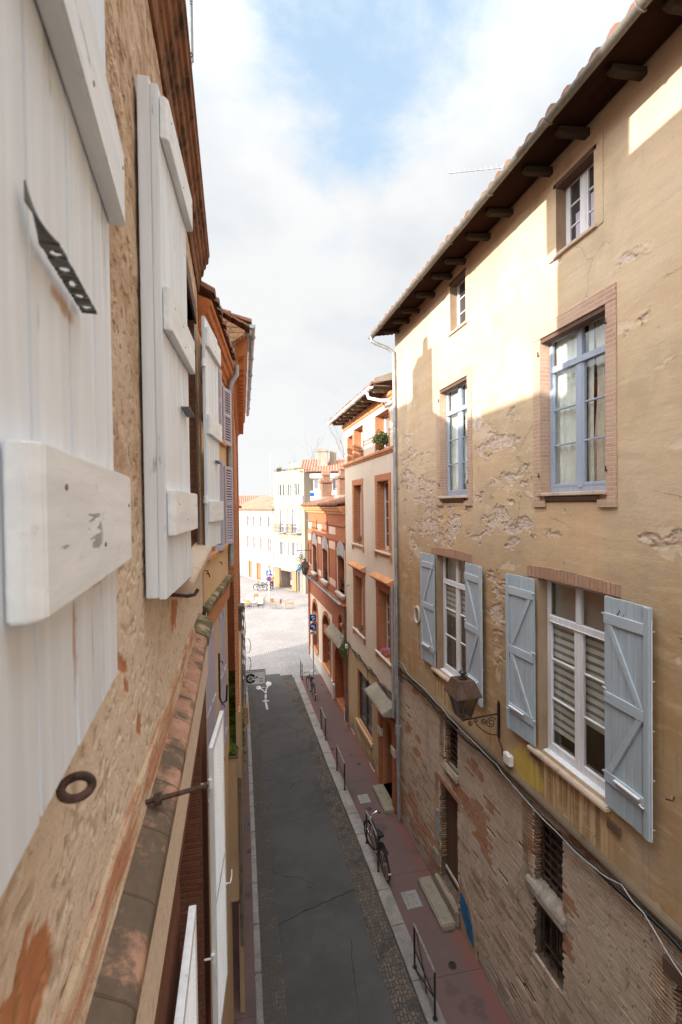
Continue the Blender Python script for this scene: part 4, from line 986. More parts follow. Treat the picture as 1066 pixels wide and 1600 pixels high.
mb = MB(); q = [FC(LC-3.8-k*.5, .03+.02*math.sin(k*2), 3.2-k*.12+.05*math.sin(k*3)) for k in range(9)]; mb.tube(q, .018, 6); mb.tube([(p[0]+.02, p[1], p[2]+.06) for p in q], .012, 6); mb.build('cable', M['cable_black'], ch)
mb = MB(); rr = random.Random(9)
for k in range(260):
    y = rr.uniform(12.6, 14.2); c = Vector((.10+rr.uniform(0, .10), y, 3.0-(y-12.5)*.25+rr.gauss(0, .25))); n = Vector((rr.gauss(0, 1), rr.gauss(0, 1), rr.gauss(0, 1))).normalized(); a = n.orthogonal().normalized()*.04; b = n.cross(a)
    mb.face([tuple(c-a), tuple(c+b), tuple(c+a), tuple(c-b)])
mb.build('creeper', M['leaf'], ch)
# lower neighbour closing the row
dh = thing('end_house', 'low plain house closing the left row at the plaza corner', 'house', (-3, 20, 0))
mb = MB(); mb.box(-8, .17, 17.35, 24.4, 0, 9.2); mb.build('wall', M['peach_stucco'], dh)
mb = MB(); roof_tiles(mb, Fr(.17, 17.4, .17, 24.4), 0, 7, .12, 9.25, -4, 10.5, .3, .1); mb.build('roof', M['tile'], dh)
mb = MB(); mb.box(.171, .19, 18.6, 19.8, 5, 6.8); mb.box(.171, .19, 21.4, 22.6, 5, 6.8); build_each(mb, 'shutter', M['lilac_paint'], dh)

# ------------------------------------------------------------------ hanging shop sign
YS = 14.2
sg = thing('hanging_sign', 'white rectangular shop sign with a round black wheel emblem over the left pavement', 'sign', (.15, YS, 3.9))
mb = MB(); mb.box(.262, .872, YS, YS+.10, 3.86, 4.24); mb.build('panel', M['sign_white'], sg, .008)
mb = MB(); mb.box(.255, .879, YS-.012, YS+.112, 4.24, 4.262); mb.box(.255, .879, YS-.012, YS+.112, 3.845, 3.86); mb.box(.872, .886, YS-.012, YS+.112, 3.845, 4.262); mb.box(.248, .262, YS-.012, YS+.112, 3.845, 4.262); mb.build('frame', M['zinc'], sg, .002)
mb = MB(); mb.tube([(.10, YS+.05, 4.29), (.88, YS+.05, 4.275)], .012, 8); mb.tube([(.10, YS+.05, 3.98), (.26, YS+.05, 3.98)], .010, 8); mb.build('bracket', M['black_iron'], sg)
mb = MB(); ex, ez, ey = .43, 4.045, YS-.002
def ringseg(r0, r1, a0, a1, n, y=ey):
    for k in range(n):
        p, q = a0+(a1-a0)*k/n, a0+(a1-a0)*(k+1)/n
        mb.face([(ex+r0*math.cos(p), y, ez+r0*math.sin(p)), (ex+r1*math.cos(p), y, ez+r1*math.sin(p)), (ex+r1*math.cos(q), y, ez+r1*math.sin(q)), (ex+r0*math.cos(q), y, ez+r0*math.sin(q))])
ringseg(.085, .148, .35, 2*PI-.45, 40); 
for k in range(24):
    a = .4+k*.23
    if a < 2*PI-.5: ringseg(.148, .163, a, a+.12, 2)
ringseg(.030, .052, 0, 2*PI, 20); ringseg(.0, .018, 0, 2*PI, 10)
for k in range(6): a = k*PI/3+.3; mb.face([(ex+.05*math.cos(a-.12), ey, ez+.05*math.sin(a-.12)), (ex+.088*math.cos(a-.09), ey, ez+.088*math.sin(a-.09)), (ex+.088*math.cos(a+.09), ey, ez+.088*math.sin(a+.09)), (ex+.05*math.cos(a+.12), ey, ez+.05*math.sin(a+.12))])
mb.face([(.52, ey, 4.06), (.60, ey, 4.075), (.635, ey, 4.13), (.645, ey, 4.075), (.665, ey, 4.07), (.62, ey, 4.045), (.53, ey, 4.03)])
mb.build('emblem', M['sign_black'], sg)
mb = MB()
for (x0, x1, z0) in ((.69, .73, 4.0), (.735, .77, 4.0), (.775, .80, 4.0), (.69, .72, 3.93), (.725, .765, 3.93), (.77, .80, 3.93)): mb.face([(x0, ey, z0), (x1, ey, z0), (x1, ey, z0+.026), (x0, ey, z0+.026)])
mb.build('lettering', M['sign_blue'], sg)
# ------------------------------------------------------------------ ochre house, right
XR = 4.66; Y0, Y1 = -5.0, 12.62
FR = Fr(XR, 0, XR, 1, sign=-1)      # u = y, w towards the street
oc = thing('ochre_house', 'tall ochre house with peeling plaster, blue grey shutters and a bare brick ground floor', 'house', (7, 4, 0))
UP = [(4.90, 6.17, 9.50, 11.87), (8.43, 9.69, 9.52, 11.95)]
LOW = [(4.90, 6.26, 5.43, 8.16), (8.50, 9.95, 5.43, 8.15)]
TOP = [(5.08, 5.80, 12.97, 13.98), (8.46, 9.14, 13.05, 14.12)]
DEP = .21
mb = MB(FR)
wall(mb, Y0, 1.0, 4.70, 14.36, [])
for k_, hs in ((1, UP), (2, LOW+TOP)):
    mb.cur = k_
    for (a, b, c, d) in hs:
        for x in (a, b): mb.face([(x, .004, c), (x, -DEP, c), (x, -DEP, d), (x, .004, d)])
        for z in (c, d): mb.face([(a, .004, z), (b, .004, z), (b, -DEP, z), (a, -DEP, z)])
mb.cur = 0
mb.face([(Y1, 0, 0), (Y1, -8, 0), (Y1, -8, 14.4), (Y1, 0, 14.4)])
mb.build('plaster_wall', [M['ochre'], M['pink_brick'], M['jamb_plaster']], oc)
PEEL = [(7.0, 9.02, 1.15, .42), (6.0, 9.05, .45, .28), (9.9, 8.9, 1.4, .42), (7.35, 10.55, .60, .26), (7.6, 11.5, .38, .16), (7.0, 9.75, .70, .30), (11.4, 9.9, .8, .7), (10.6, 9.7, .6, .45), (7.40, 7.4, .34, .80),
        (11.3, 8.2, .35, .45), (4.25, 8.95, .5, .13), (5.9, 13.0, .30, .16), (11.6, 12.2, .35, .28), (4.3, 12.3, .3, .14), (8.0, 11.0, .25, .5), (4.6, 11.4, .2, .12), (3.9, 8.9, .3, .14), (11.7, 10.9, .4, .5), (4.1, 10.9, .25, .08), (3.4, 9.9, .5, .2)]
def ochre_relief(U, Z):
    bias = np.full(U.shape, -1.1)
    for (cu, cz, ru, rz) in PEEL: bias = np.maximum(bias, 1-np.sqrt(((U-cu)/ru)**2+((Z-cz)/rz)**2))
    wu = U+.10*(fbm(U*3, Z*3, 71, 4)-.5); wz = Z+.10*(fbm(U*3, Z*3, 81, 4)-.5)
    pn = zs(fbm(wu*2.6, wz*5.2, 5, 6, .62)); sc = pn+1.75*bias
    peel = sstep(sc, 1.02, 1.07); lip = np.exp(-((sc-.93)/.13)**2)*(1-peel)*sstep(fbm(U*7, Z*7, 91, 3), .38, .6)
    skim = sstep(zs(fbm(wu*3.1, wz*4.0, 115, 5, .6))+1.3*bias, 1.15, 1.22)*(1-peel)
    rough = fbm(U*13, Z*26, 125, 4, .6); course = .5+.5*np.sin(Z*2*PI/.055+2*fbm(U*2, Z*2, 130, 2))
    d = .010*(fbm(U*.7, Z*.7, 140, 3)-.5)+.004*(fbm(U*4, Z*7, 150, 4)-.5)+.0016*(fbm(U*22, Z*22, 160, 3)-.5)
    d = d-peel*(.016-.006*rough-.004*course*sstep(rough, .45, .6))+.009*lip-.003*skim
    return d, {'peel': peel, 'skim': skim}
relief('plaster_coat', FR, 1.0, Y1, 4.70, 14.36, .0155, UP+LOW+TOP, ochre_relief, M['ochre'], oc)
G1 = (9.05, 9.68, 3.35, 4.45); DR = (9.08, 9.98, .42, 2.80); G2 = (5.79, 6.46, 1.93, 4.40); G3 = (3.05, 4.0, 2.2, 4.05)
from mathutils import noise as mnoise
BH = [G1, DR, G2, G3]
mb = MB(FR); mb.cur = 6
wall(mb, Y0, Y1, -.1, 4.60, [h+(.24, 6) for h in BH], w=-.060, rmat=6)
rb = random.Random(11)
z = -.02; row = 0; RH = .0545
while z < 4.58:
    u = 1.2+rb.uniform(0, .3); row += 1
    while u < Y1-.02:
        L = rb.uniform(.20, .40); e = min(u+L, Y1-.01); um = (u+e)/2; zm = z+RH/2
        wob = 0
        u_next = e+rb.uniform(.005, .011); skip = False; a_, b_ = u, e
        for h in BH:
            if h[2]-.01 < zm < h[3]+.01:
                if a_ >= h[0] and b_ <= h[1]: skip = True
                elif a_ < h[0] < b_: b_ = h[0]-rb.uniform(-.012, .012)
                elif a_ < h[1] < b_: a_ = h[1]+rb.uniform(-.012, .012)
        patch = 8.25 < um < 8.97 and zm < .35+(um-8.25)*1.3
        if not skip and b_-a_ > .05 and not patch and rb.random() > (.004 if z > 1.2 else .03):
            n_ = mnoise.noise((um*.55, zm*.8, 0.0))+.5*mnoise.noise((um*1.6, zm*2.4, 5.0)); r = min(.999, max(0.0, .45+.75*mnoise.noise((um*1.3, zm*5.0, 21.0))+.34*(rb.random()-.5)))
            red = n_ > .36-(.22 if (um > 9.0 and zm < 3.4) else 0)
            top = zm > 2.3+.8*mnoise.noise((um*.4, 1.0, 2.0))
            if red: mb.cur = 3 if r < .42 else 4 if r < .62 else 1 if r < .96 else 5
            elif top: mb.cur = 0 if r < .64 else 1 if r < .95 else 2 if r < .985 else 5
            else: mb.cur = 1 if r < .56 else 2 if r < .74 else 0 if r < .94 else 3 if r < .97 else 5
            p = -.032+rb.uniform(-.002, .003)+.006*mnoise.noise((um*1.2, zm*2.0, 9.0)); hh = RH-rb.uniform(.0125, .0155); t0_ = 0; d_ = rb.uniform(-.001, .001)
            i = len(mb.v)
            for (uu, zz, ww) in ((a_, z, -.075), (b_, z+t0_, -.075), (b_, z+hh+t0_, -.075), (a_, z+hh, -.075), (a_+rb.uniform(0, .006), z+rb.uniform(0, .004), p), (b_-rb.uniform(0, .006), z+t0_+rb.uniform(0, .004), p+d_), (b_-rb.uniform(0, .006), z+hh+t0_-rb.uniform(0, .004), p+d_-rb.uniform(0, .004)), (a_+rb.uniform(0, .006), z+hh-rb.uniform(0, .004), p-rb.uniform(0, .004))):
                mb.v.append(FR(uu, ww, zz+.045*mnoise.noise((uu*.30, z*.25, 3.0))+.006*mnoise.noise((uu*1.3, z*.8, 8.0))))
            for f in ((4, 5, 6, 7), (0, 1, 5, 4), (1, 2, 6, 5), (2, 3, 7, 6), (3, 0, 4, 7)): mb.f.append(tuple(i+k for k in f)); mb.mi.append(mb.cur)
        u = u_next
    z += RH
mb.build('brick_wall', [M['brick_pale'], M['brick_tan'], M['brick_grey'], M['brick_red'], M['brick_orange'], M['brick_dark'], M['brick_mortar']], oc)
mb = MB(FR); mb.prism([(-.06, 4.56), (.015, 4.57), (.05, 4.60), (.06, 4.64), (.045, 4.68), (.012, 4.715), (-.05, 4.72)], 0, Y0, Y1-.01); mb.build('plaster_ledge', M['ledge_dirt'], oc, .008)
# ---- upper windows
def window(F, parent, h, dep, rows, transom, mat, panemat, two=True, fw=.055, name='window', head=None):
    u0, u1, z0, z1 = h; mb = MB(F); W0, W1 = -dep, -dep+.05; m_ = (u0+u1)/2
    mb.box(u0, u0+fw, W0, W1, z0, z1); mb.box(u1-fw, u1, W0, W1, z0, z1); mb.box(u0+fw, u1-fw, W0+.001, W1-.001, z0, z0+fw*1.5); mb.box(u0+fw, u1-fw, W0+.001, W1-.001, z1-fw, z1)
    if two: mb.box(m_-fw*.85, m_+fw*.85, W0+.002, W1+.010, z0+fw, z1-fw)
    if transom: mb.box(u0+fw, u1-fw, W0+.003, W1+.018, transom-.045, transom+.045); mb.box(u0+fw, u1-fw, W0+.003, W1+.03, transom-.052, transom-.040)
    zt = (transom-.05) if transom else z1-fw
    # casement stiles
    for (a, b) in (((u0+fw, m_-fw*.85), (m_+fw*.85, u1-fw)) if two else ((u0+fw, u1-fw),)):
        for (p, q) in ((a, a+.035), (b-.035, b)): mb.box(p, q, W0+.004, W1+.004, z0+fw*1.5, zt)
        mb.box(a+.035, b-.035, W0+.005, W1+.003, z0+fw*1.5, z0+fw*1.5+.05)
        for r in rows: mb.box(a+.035, b-.035, W0+.008, W1-.004, r-.012, r+.012)
    w_ = mb.build(name, mat, parent, .004)
    mb = MB(F); mb.box(u0+.02, u1-.02, W0+.022, W0+.026, z0+.02, z1-.02); mb.build('pane', panemat, w_)
    return w_
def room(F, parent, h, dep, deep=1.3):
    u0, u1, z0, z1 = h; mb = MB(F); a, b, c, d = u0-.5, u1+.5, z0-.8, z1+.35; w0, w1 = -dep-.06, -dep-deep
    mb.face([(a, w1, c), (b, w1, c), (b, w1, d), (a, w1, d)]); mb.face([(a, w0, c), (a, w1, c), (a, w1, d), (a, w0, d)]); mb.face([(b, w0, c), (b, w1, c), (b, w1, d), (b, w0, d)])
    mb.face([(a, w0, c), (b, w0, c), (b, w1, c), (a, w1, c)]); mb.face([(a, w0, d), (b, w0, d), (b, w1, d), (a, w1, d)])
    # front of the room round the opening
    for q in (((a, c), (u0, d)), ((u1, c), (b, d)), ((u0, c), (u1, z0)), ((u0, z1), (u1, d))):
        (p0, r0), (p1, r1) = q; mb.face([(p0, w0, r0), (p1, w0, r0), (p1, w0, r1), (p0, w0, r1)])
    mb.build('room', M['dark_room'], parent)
def drape(F, parent, u0, u1, z0, z1, w, mat, folds=7, amp=.02, gather=0.0, name='curtain'):
    mb = MB(F)
    def fn(a, b):
        pinch = 1-gather*math.sin(PI*min(1, (1-b)*1.25))**2
        return (u0+(u1-u0)*a*pinch, w+amp*math.sin(a*folds*2*PI+.6*math.sin(b*5)), z0+(z1-z0)*b)
    mb.grid(fn, folds*8, 12); mb.build(name, M[mat], parent, smooth=True)
for i, h in enumerate(UP):
    u0, u1, z0, z1 = h
    w_ = window(FR, oc, h, DEP, (10.22, 10.76) if i == 0 else (10.24, 10.78), 11.38 if i == 0 else 11.40, M['window_blue'], M['glass'])
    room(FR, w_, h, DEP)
    m_ = (u0+u1)/2
    drape(FR, w_, m_+.02, u1-.03, z0, z1-.02, -DEP-.05, 'curtain', 5, .010)
    drape(FR, w_, u0+.03, m_-.10, z0, z1, -DEP-.10, 'curtain_beige', 6, .020, .12)
    drape(FR, w_, m_-.14, m_-.04, z0, z1, -DEP-.06, 'curtain', 2, .012)
    # brick surround, ears and sill
    mb = MB(FR); s = .17
    mb.box(u0-s, u0, .001, .016, z0-.12, z1); mb.box(u1, u1+s, .001, .016, z0-.12, z1); mb.box(u0-s, u1+s, .001, .018, z1, z1+.20)
    mb.box(u0-s-.0, u0+.12, .002, .040, z0-.22, z0-.12); mb.box(u1-.12, u1+s, .002, .040, z0-.22, z0-.12)
    mb.build('brick_surround', M['pink_brick'], oc, .004)
    mb = MB(FR); mb.box(u0-.02, u1+.02, -DEP+.05, .075, z0-.055, z0-.002); mb.build('window_sill', M['sill_stone'], oc, .008)
    mb = MB(FR); mb.prism([(.001, z0-.06), (.05, z0-.062), (.03, z0-.13), (.001, z0-.15)], 0, u0+.12, u1-.12); mb.build('sill_board', M['old_wood'], oc, .004)
    mb = MB(FR); mb.box(u0, u1, -DEP+.06, -.005, z1-.065, z1-.004); mb.build('window_head_board', M['old_wood'], oc, .004)
    mb = MB(FR)
    for u in (u0-.02, u1+.02):
        for z in (z0+.25, z1-.25): mb.tube([(u, .0, z), (u, .04, z)], .012, 6); mb.tube([(u, .035, z-.01), (u, .035, z+.06)], .009, 6)
    mb.build('old_hinge_pins', M['rusty_iron'], oc)
# ---- top floor windows
for i, h in enumerate(TOP):
    u0, u1, z0, z1 = h; hh = z1-z0
    w_ = window(FR, oc, h, DEP, (z0+hh*.36, z0+hh*.66), None, M['window_white'], M['pane'], two=(i == 0), fw=.05)
    if i == 0:
        mb = MB(FR)
        mb.box(u0+.08, u0+.26, -DEP+.030, -DEP+.032, z0+.10, z0+hh*.6); mb.box(u1-.26, u1-.18, -DEP+.030, -DEP+.032, z0+.10, z0+hh*.5); mb.build('curtain', M['lilac_paint'], w_)
    mb = MB(FR); mb.box(u0-.05, u1+.04, -DEP+.05, .045, z0-.05, z0-.001); mb.build('window_sill', M['sill_stone'], oc, .006)
    mb = MB(FR); mb.box(u0-.05, u1+.05, -DEP+.06, .012, z1-.05, z1+.02); mb.build('window_head_board', M['old_wood'], oc, .004)
    mb = MB(FR); mb.box(u0-.15, u0, .001, .012, z0-.05, z1+.14); mb.box(u1, u1+.16, .001, .012, z0-.05, z1+.14); build_each(mb, 'window_jamb', M['ochre'], oc, bevel=.004)
# ---- lower windows: white frames, striped blinds, plank shutters
for i, h in enumerate(LOW):
    u0, u1, z0, z1 = h; m_ = (u0+u1)/2
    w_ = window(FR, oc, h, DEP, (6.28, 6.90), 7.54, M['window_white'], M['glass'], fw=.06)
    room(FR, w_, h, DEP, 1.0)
    mb = MB(FR); zb = {0: ((5.75, m_, u1), (6.15, u0, m_)), 1: ((6.75, m_, u1), (6.9, u0, m_))}[i]
    for (bot, a, b) in zb:
        z = bot; k = 0
        while z < 7.5: mb.box(a+.05, b-.05, -DEP-.032, -DEP-.028, z, z+.066); z += .118; k += 1
    mb.build('striped_blind', M['blind'], w_)
    mb = MB(FR); mb.box(u0+.08, u1-.08, -DEP-.05, -DEP-.045, 7.56, 8.12)
    for (bot, a, b) in zb: mb.box(a+.05, b-.05, -DEP-.045, -DEP-.04, bot, 7.5)
    mb.build('net_curtain', M['net'], w_)
    mb = MB(FR); mb.prism([(-DEP+.05, z0+.02), (-DEP+.14, z0+.012), (-DEP+.16, z0-.02), (-DEP+.05, z0-.02)], 0, u0+.01, u1-.01); mb.build('weather_bar', M['window_white'], w_, .006)
    mb = MB(FR); a = u0-.06
    mb.box(u0-.05, u1+.20, -DEP+.03, .085, z0-.075, z0-.006)
    k = u0-.05
    mb.build('window_sill', M['sill_stone'], oc, .014, seg=2)
    mb = MB(FR); mb.box(u1-.05, u1+.16, .002, .055, z0-.17, z0-.078); mb.box(u0-.22, u0-.02, .002, .04, z0-.27, z0-.16); build_each(mb, 'sill_end_block', M['old_wood'], oc, bevel=.006)
    # sagging flat brick arch
    mb = MB(FR); n = 26; a, b = u0-.22, u1+.26
    for k in range(n):
        p, q = a+(b-a)*k/n, a+(b-a)*(k+1)/n; mid = ((p+q)/2-a)/(b-a); lift = .035*math.sin(PI*mid)+random.uniform(-.004, .004)+.02*(mid-.5)*(1 if i == 0 else -1)
        mb.box(p+.002, q-.002, -.02, .016+random.uniform(-.003, .003), z1+.002+lift*.3, z1+.165+lift)
    mb.build('brick_lintel', M['lintel_brick'], oc, .005)
def zshutter(u_h, side, wid, z0, z1, tilt, diag, parent):
    """plank shutter with three ledges and two braces; hinged at u_h, standing out by tilt degrees"""
    d = math.radians(tilt); px, py, _ = FR(u_h, .03, 0); qx, qy = px-wid*math.sin(d), py+side*wid*math.cos(d)
    F = Fr(px, py, qx, qy, sign=(-1 if side > 0 else 1))
    mb = MB(F); n = 6
    for k in range(n): mb.box(wid*k/n+.0008, wid*(k+1)/n-.0008, 0, .030+random.uniform(-.0012, .0012), z0+random.uniform(0, .006), z1-random.uniform(0, .006))
    s = mb.build('shutter', M['blue_grey_paint'], parent, .003)
    H = z1-z0; L = [z0+.33, z0+H*.50, z1-.34]; lw = .135
    for z in L:
        mb = MB(F); mb.box(.015, wid-.076, .031, .058, z, z+lw); mb.build('ledge', M['blue_grey_batten'], s, .005)
    mb = MB(F); mb.box(wid-.075, wid-.002, .0305, .056, z0+.01, z1-.01); mb.build('stile', M['blue_grey_paint'], s, .004)
    for (za, zb, rev) in ((L[0]+lw, L[1], diag[0]), (L[1]+lw, L[2], diag[1])):
        mb = MB(F); p0, p1 = (.05, wid-.18) if not rev else (wid-.18, .05)
        mb.prism([(p0, za+.004), (p0+.085, za+.004), (p1+.085, zb-.004), (p1, zb-.004)], 1, .031, .054); mb.build('brace', M['blue_grey_batten'], s, .004)
    mb = MB(F)
    for z in (z0+.42, z0+H*.56, z1-.23): mb.tube([(-.03, .03, z), (.05, .045, z)], .014, 8)
    mb.build('hinge', M['blue_grey_batten'], s)
    mb = MB(F); zz = z0+.40; mb.box(wid*.30, wid*.84, .06, .10, zz+.03, zz+.042); mb.box(wid*.34, wid*.80, .06, .064, zz-.02, zz+.03); mb.tube([(wid*.85, .066, zz-.02), (wid*.85, .085, zz-.02), (wid*.92, .085, zz-.03), (wid*.92, .066, zz-.03)], .008, 6)
    mb.build('shutter_bar', M['window_white'], s, .003)
    mb = MB(F)
    for z in L:
        for k in range(5): u = .08+(wid-.16)*k/4; mb.tube([(u, .058, z+lw*.5+random.uniform(-.02, .02)), (u, .0605, z+lw*.5)], .006, 5)
    build_each(mb, 'nail_head', M['blue_grey_batten'], s)
    mb = MB(F)
    for k in range(5): mb.tube([(wid+.002, .012, z0+.15+k*H*.21), (wid+.028, .005, z0+.15+k*H*.21+.01)], .006, 5)
    mb.tube([(wid+.006, .02, z0+.05), (wid+.006, .02, z1-.15)], .006, 5)
    mb.build('espagnolette_rod', M['window_white'], s)
    return s
zshutter(4.88, -1, .70, 5.46, 8.15, 3.0, (False, True), oc); zshutter(6.29, 1, .70, 5.46, 8.14, 2.0, (False, True), oc)
zshutter(8.48, -1, .70, 5.45, 8.15, 4.0, (False, True), oc); zshutter(9.98, 1, .70, 5.45, 8.14, 2.0, (False, True), oc)
# ---- eaves: rafters, boards, gutter, tiles
mb = MB(FR)
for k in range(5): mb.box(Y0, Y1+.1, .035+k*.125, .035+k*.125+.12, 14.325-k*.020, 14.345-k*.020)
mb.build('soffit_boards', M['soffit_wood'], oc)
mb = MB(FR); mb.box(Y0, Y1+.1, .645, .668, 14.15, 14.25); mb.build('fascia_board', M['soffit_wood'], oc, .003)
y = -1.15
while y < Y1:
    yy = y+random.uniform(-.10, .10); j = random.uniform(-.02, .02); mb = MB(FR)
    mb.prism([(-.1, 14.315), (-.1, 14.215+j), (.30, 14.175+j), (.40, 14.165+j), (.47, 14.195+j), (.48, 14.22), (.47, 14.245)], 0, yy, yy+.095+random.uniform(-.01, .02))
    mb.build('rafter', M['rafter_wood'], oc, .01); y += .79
mb = MB(); half_pipe(mb, FR, Y0, Y1+.12, .715, 14.195, .06, 10); mb.build('gutter', M['gutter_zinc'], oc, smooth=True)
mb = MB(); roof_tiles(mb, FR, Y0, Y1+.15, .69, 14.215, -3.6, 15.67, .235, .092); mb.build('roof', M['tile'], oc)
mb = MB(); mb.face([(XR+.05, Y0, 14.40), (XR+7, Y0, 14.40), (XR+7, Y1, 14.40), (XR+.05, Y1, 14.40)]); mb.face([(XR+3.6, Y0, 15.75), (XR+3.6, Y1, 15.75), (XR+7.9, Y1, 14.3), (XR+7.9, Y0, 14.3)]); mb.face([(XR, Y1, 14.4), (XR+3.6, Y1, 15.74), (XR+7.9, Y1, 14.3)]); mb.build('attic', M['ochre'], oc)
# downpipe at the far corner with its swan neck
mb = MB(); xp, yp = XR-.075, Y1-.10
mb.tube([(XR-.735, Y1-.05, 14.16), (XR-.73, Y1-.05, 14.05), (XR-.60, Y1-.06, 13.98), (XR-.25, Y1-.09, 13.86), (xp-.01, yp, 13.74), (xp, yp, 13.55), (xp, yp, .1)], .05, 12)
z = 13.5
while z > .5: mb.tube([(xp, yp, z), (xp, yp, z+.07)], .06, 12); z -= 1.9
mb.build('downpipe', M['zinc'], oc, smooth=True)
mb = MB(); mb.tube([(xp-.035, yp-.09, 7.0), (xp-.03, yp-.09, .1)], .022, 8); mb.tube([(xp, yp-.02, 2.9), (xp, yp-.02, 2.6)], .075, 10); mb.build('thin_pipe', M['pipe_paint'], oc, smooth=True)
# ring shaped vent
mb = MB(); cy, cz = 11.12, 6.45
q = [(XR-.012, cy+.155*math.cos(2*PI*k/28), cz+.21*math.sin(2*PI*k/28)) for k in range(28)]; mb.tube(q, .032, 8, closed=True); mb.build('vent_ring', M['white_stone'], oc, smooth=True)
mb = MB(); mb.prism([(cy+.145*math.cos(2*PI*k/28), cz+.20*math.sin(2*PI*k/28)) for k in range(28)], 0, XR-.006, XR-.003); mb.build('vent_mesh', M['grey_stone'], oc)
mb = MB(); mb.tube([(XR-.02, 10.95, 6.37), (XR-.06, 10.88, 6.36)], .01, 6); mb.tube([(XR-.006, cy, 6.23), (XR-.006, cy+.01, 5.5)], .006, 5); mb.build('vent_stay', M['white_stone'], oc)
# grilles: bars set in the reveals
def grille(h, nv, nh, r=.012, w=-.16):
    u0, u1, z0, z1 = h; mb = MB(FR)
    for k in range(nv): u = u0+(u1-u0)*(k+.5)/nv; mb.tube([(u, w, z0), (u, w, z1)], r, 6)
    for k in range(nh): z = z0+(z1-z0)*(k+.5)/nh; mb.box(u0, u1, w-.006, w+.016, z-.013, z+.013)
    mb.build('window_grille', M['rusty_iron'], oc)
def darkback(h, name='window_back', d=.265):
    mb = MB(FR); mb.box(h[0]-.05, h[1]+.05, -d-.03, -d, h[2]-.05, h[3]+.05); return mb.build(name, M['pane'], oc)
grille(G1, 3, 8); darkback(G1)
grille((G2[0], G2[1], 3.22, 4.38), 4, 8); grille((G2[0], G2[1], 1.95, 2.98), 4, 2); darkback(G2)
grille(G3, 3, 7); darkback(G3)
mb = MB(FR); mb.prism([(-.25, 3.0), (.035, 2.985), (.05, 3.02), (.04, 3.14), (.0, 3.17), (-.25, 3.24)], 0, 5.70, 6.60); mb.build('stone_lintel', M['concrete_lintel'], oc, .015, seg=2)
mb = MB(FR); mb.prism([(-.26, 3.22), (.01, 3.21), (.03, 3.25), (-.02, 3.33), (-.26, 3.38)], 0, 9.02, 9.75); mb.build('stone_sill', M['concrete_lintel'], oc, .015, seg=2)
mb = MB(FR); mb.prism([(-.2, 4.06), (.02, 4.05), (.02, 4.22), (-.2, 4.22)], 0, 2.8, 4.12); mb.build('timber_lintel', M['old_wood'], oc, .01)
mb = MB(FR); mb.box(8.95, 10.1, -.028, -.006, 2.80, 2.93); mb.build('door_lintel', M['brick_red'], oc, .006)
# rounded brick edges of the openings
for (u, z0, z1) in ((6.46, 3.1, 4.45), (9.68, 3.36, 4.45), (4.0, 2.0, 4.1), (9.98, .9, 2.8)):
    mb = MB(FR); z = z0
    while z < z1-.04:
        p = random.uniform(-.012, .014); mb.tube([(u+.30, -.052, z+.02), (u+.14, -.045+p*.3, z+.021), (u+.04, -.05, z+.022), (u-.012+p, -.085, z+.022), (u-.01+p, -.20, z+.022)], .0225, 6); z += .0545
    mb.build('brick_edge', M['roman_brick'], oc, smooth=True)
# door
mb = MB(FR)
for k in range(6): mb.box(9.09+k*.147, 9.09+(k+1)*.147-.003, -.25, -.205+random.uniform(-.003, .003), .44, 2.79)
dr = mb.build('door', M['old_wood'], oc, .003)
mb = MB(FR); mb.box(9.10, 9.97, -.19, -.165, .62, .70); mb.build('kick_board', M['white_stone'], dr, .004)
mb = MB(FR); mb.tube([(9.2, -.205, 1.45), (9.2, -.16, 1.45), (9.24, -.155, 1.45)], .014, 8); mb.build('door_handle', M['rusty_iron'], dr)
mb = MB(FR); mb.box(9.995, 10.09, -.029, .012, 1.25, 2.0); mb.box(10.0, 10.085, .012, .02, 1.75, 1.97); mb.build('intercom', M['zinc'], oc, .004)
mb = MB(FR); mb.box(9.98, 10.3, -.028, .02, .62, .95); mb.box(9.0, 10.12, -.03, .06, .05, .40); mb.build('door_step', M['grey_stone'], oc, .02, seg=2)
# patch of render with painted graffiti, right of the door
mb = MB(FR); mb.prism([(8.95, -.03), (8.25, -.03), (8.3, .45), (8.55, 1.02), (8.85, 1.35), (8.97, 1.2)], 1, -.031, -.012); mb.build('render_patch', M['bay_render'], oc, .008)
mb = MB(FR); mb.prism([(8.94, .55), (8.62, .22), (8.40, .17), (8.38, .33), (8.44, .60), (8.62, .86), (8.86, .95), (8.95, .86)], 1, -.0125, -.009); mb.build('blue_paint_patch', M['paint_blue'], oc)
mb = MB(FR); mb.prism([(8.94, 1.28), (8.72, 1.00), (8.62, .92), (8.66, 1.06), (8.80, 1.30)], 1, -.0125, -.009); mb.build('lilac_paint_patch', M['paint_lilac'], oc)
# wires and the junction box
pts = [(12.60, 4.86), (12.0, 4.84), (11.64, 4.70), (10.57, 4.73), (9.6, 4.66), (8.9, 4.62), (8.0, 4.60), (7.35, 4.60), (6.9, 4.52), (5.81, 4.46), (5.02, 4.50), (4.62, 4.62), (4.3, 4.55), (3.86, 4.30), (3.2, 4.0), (2.2, 3.7), (-2, 3.2)]
mb = MB(FR); q = []
for (a, za), (b, zb) in zip(pts, pts[1:]):
    for k in range(6): s_ = k/6; q.append((a+(b-a)*s_, .075+.006*math.sin(a*5+k), za+(zb-za)*s_-.02*math.sin(PI*s_)))
mb.tube(q, .0075, 6); mb.build('white_cable', M['cable_white'], oc)
mb = MB(FR); q = [(y, .055, 4.50+.045*math.sin(y*1.9)+.02*math.sin(y*5)) for y in [12.5-.25*k for k in range(60)]]; mb.tube(q, .016, 6); mb.tube([(y, .045, z-.04) for y, w, z in q], .010, 5); mb.build('black_cable', M['cable_black'], oc)
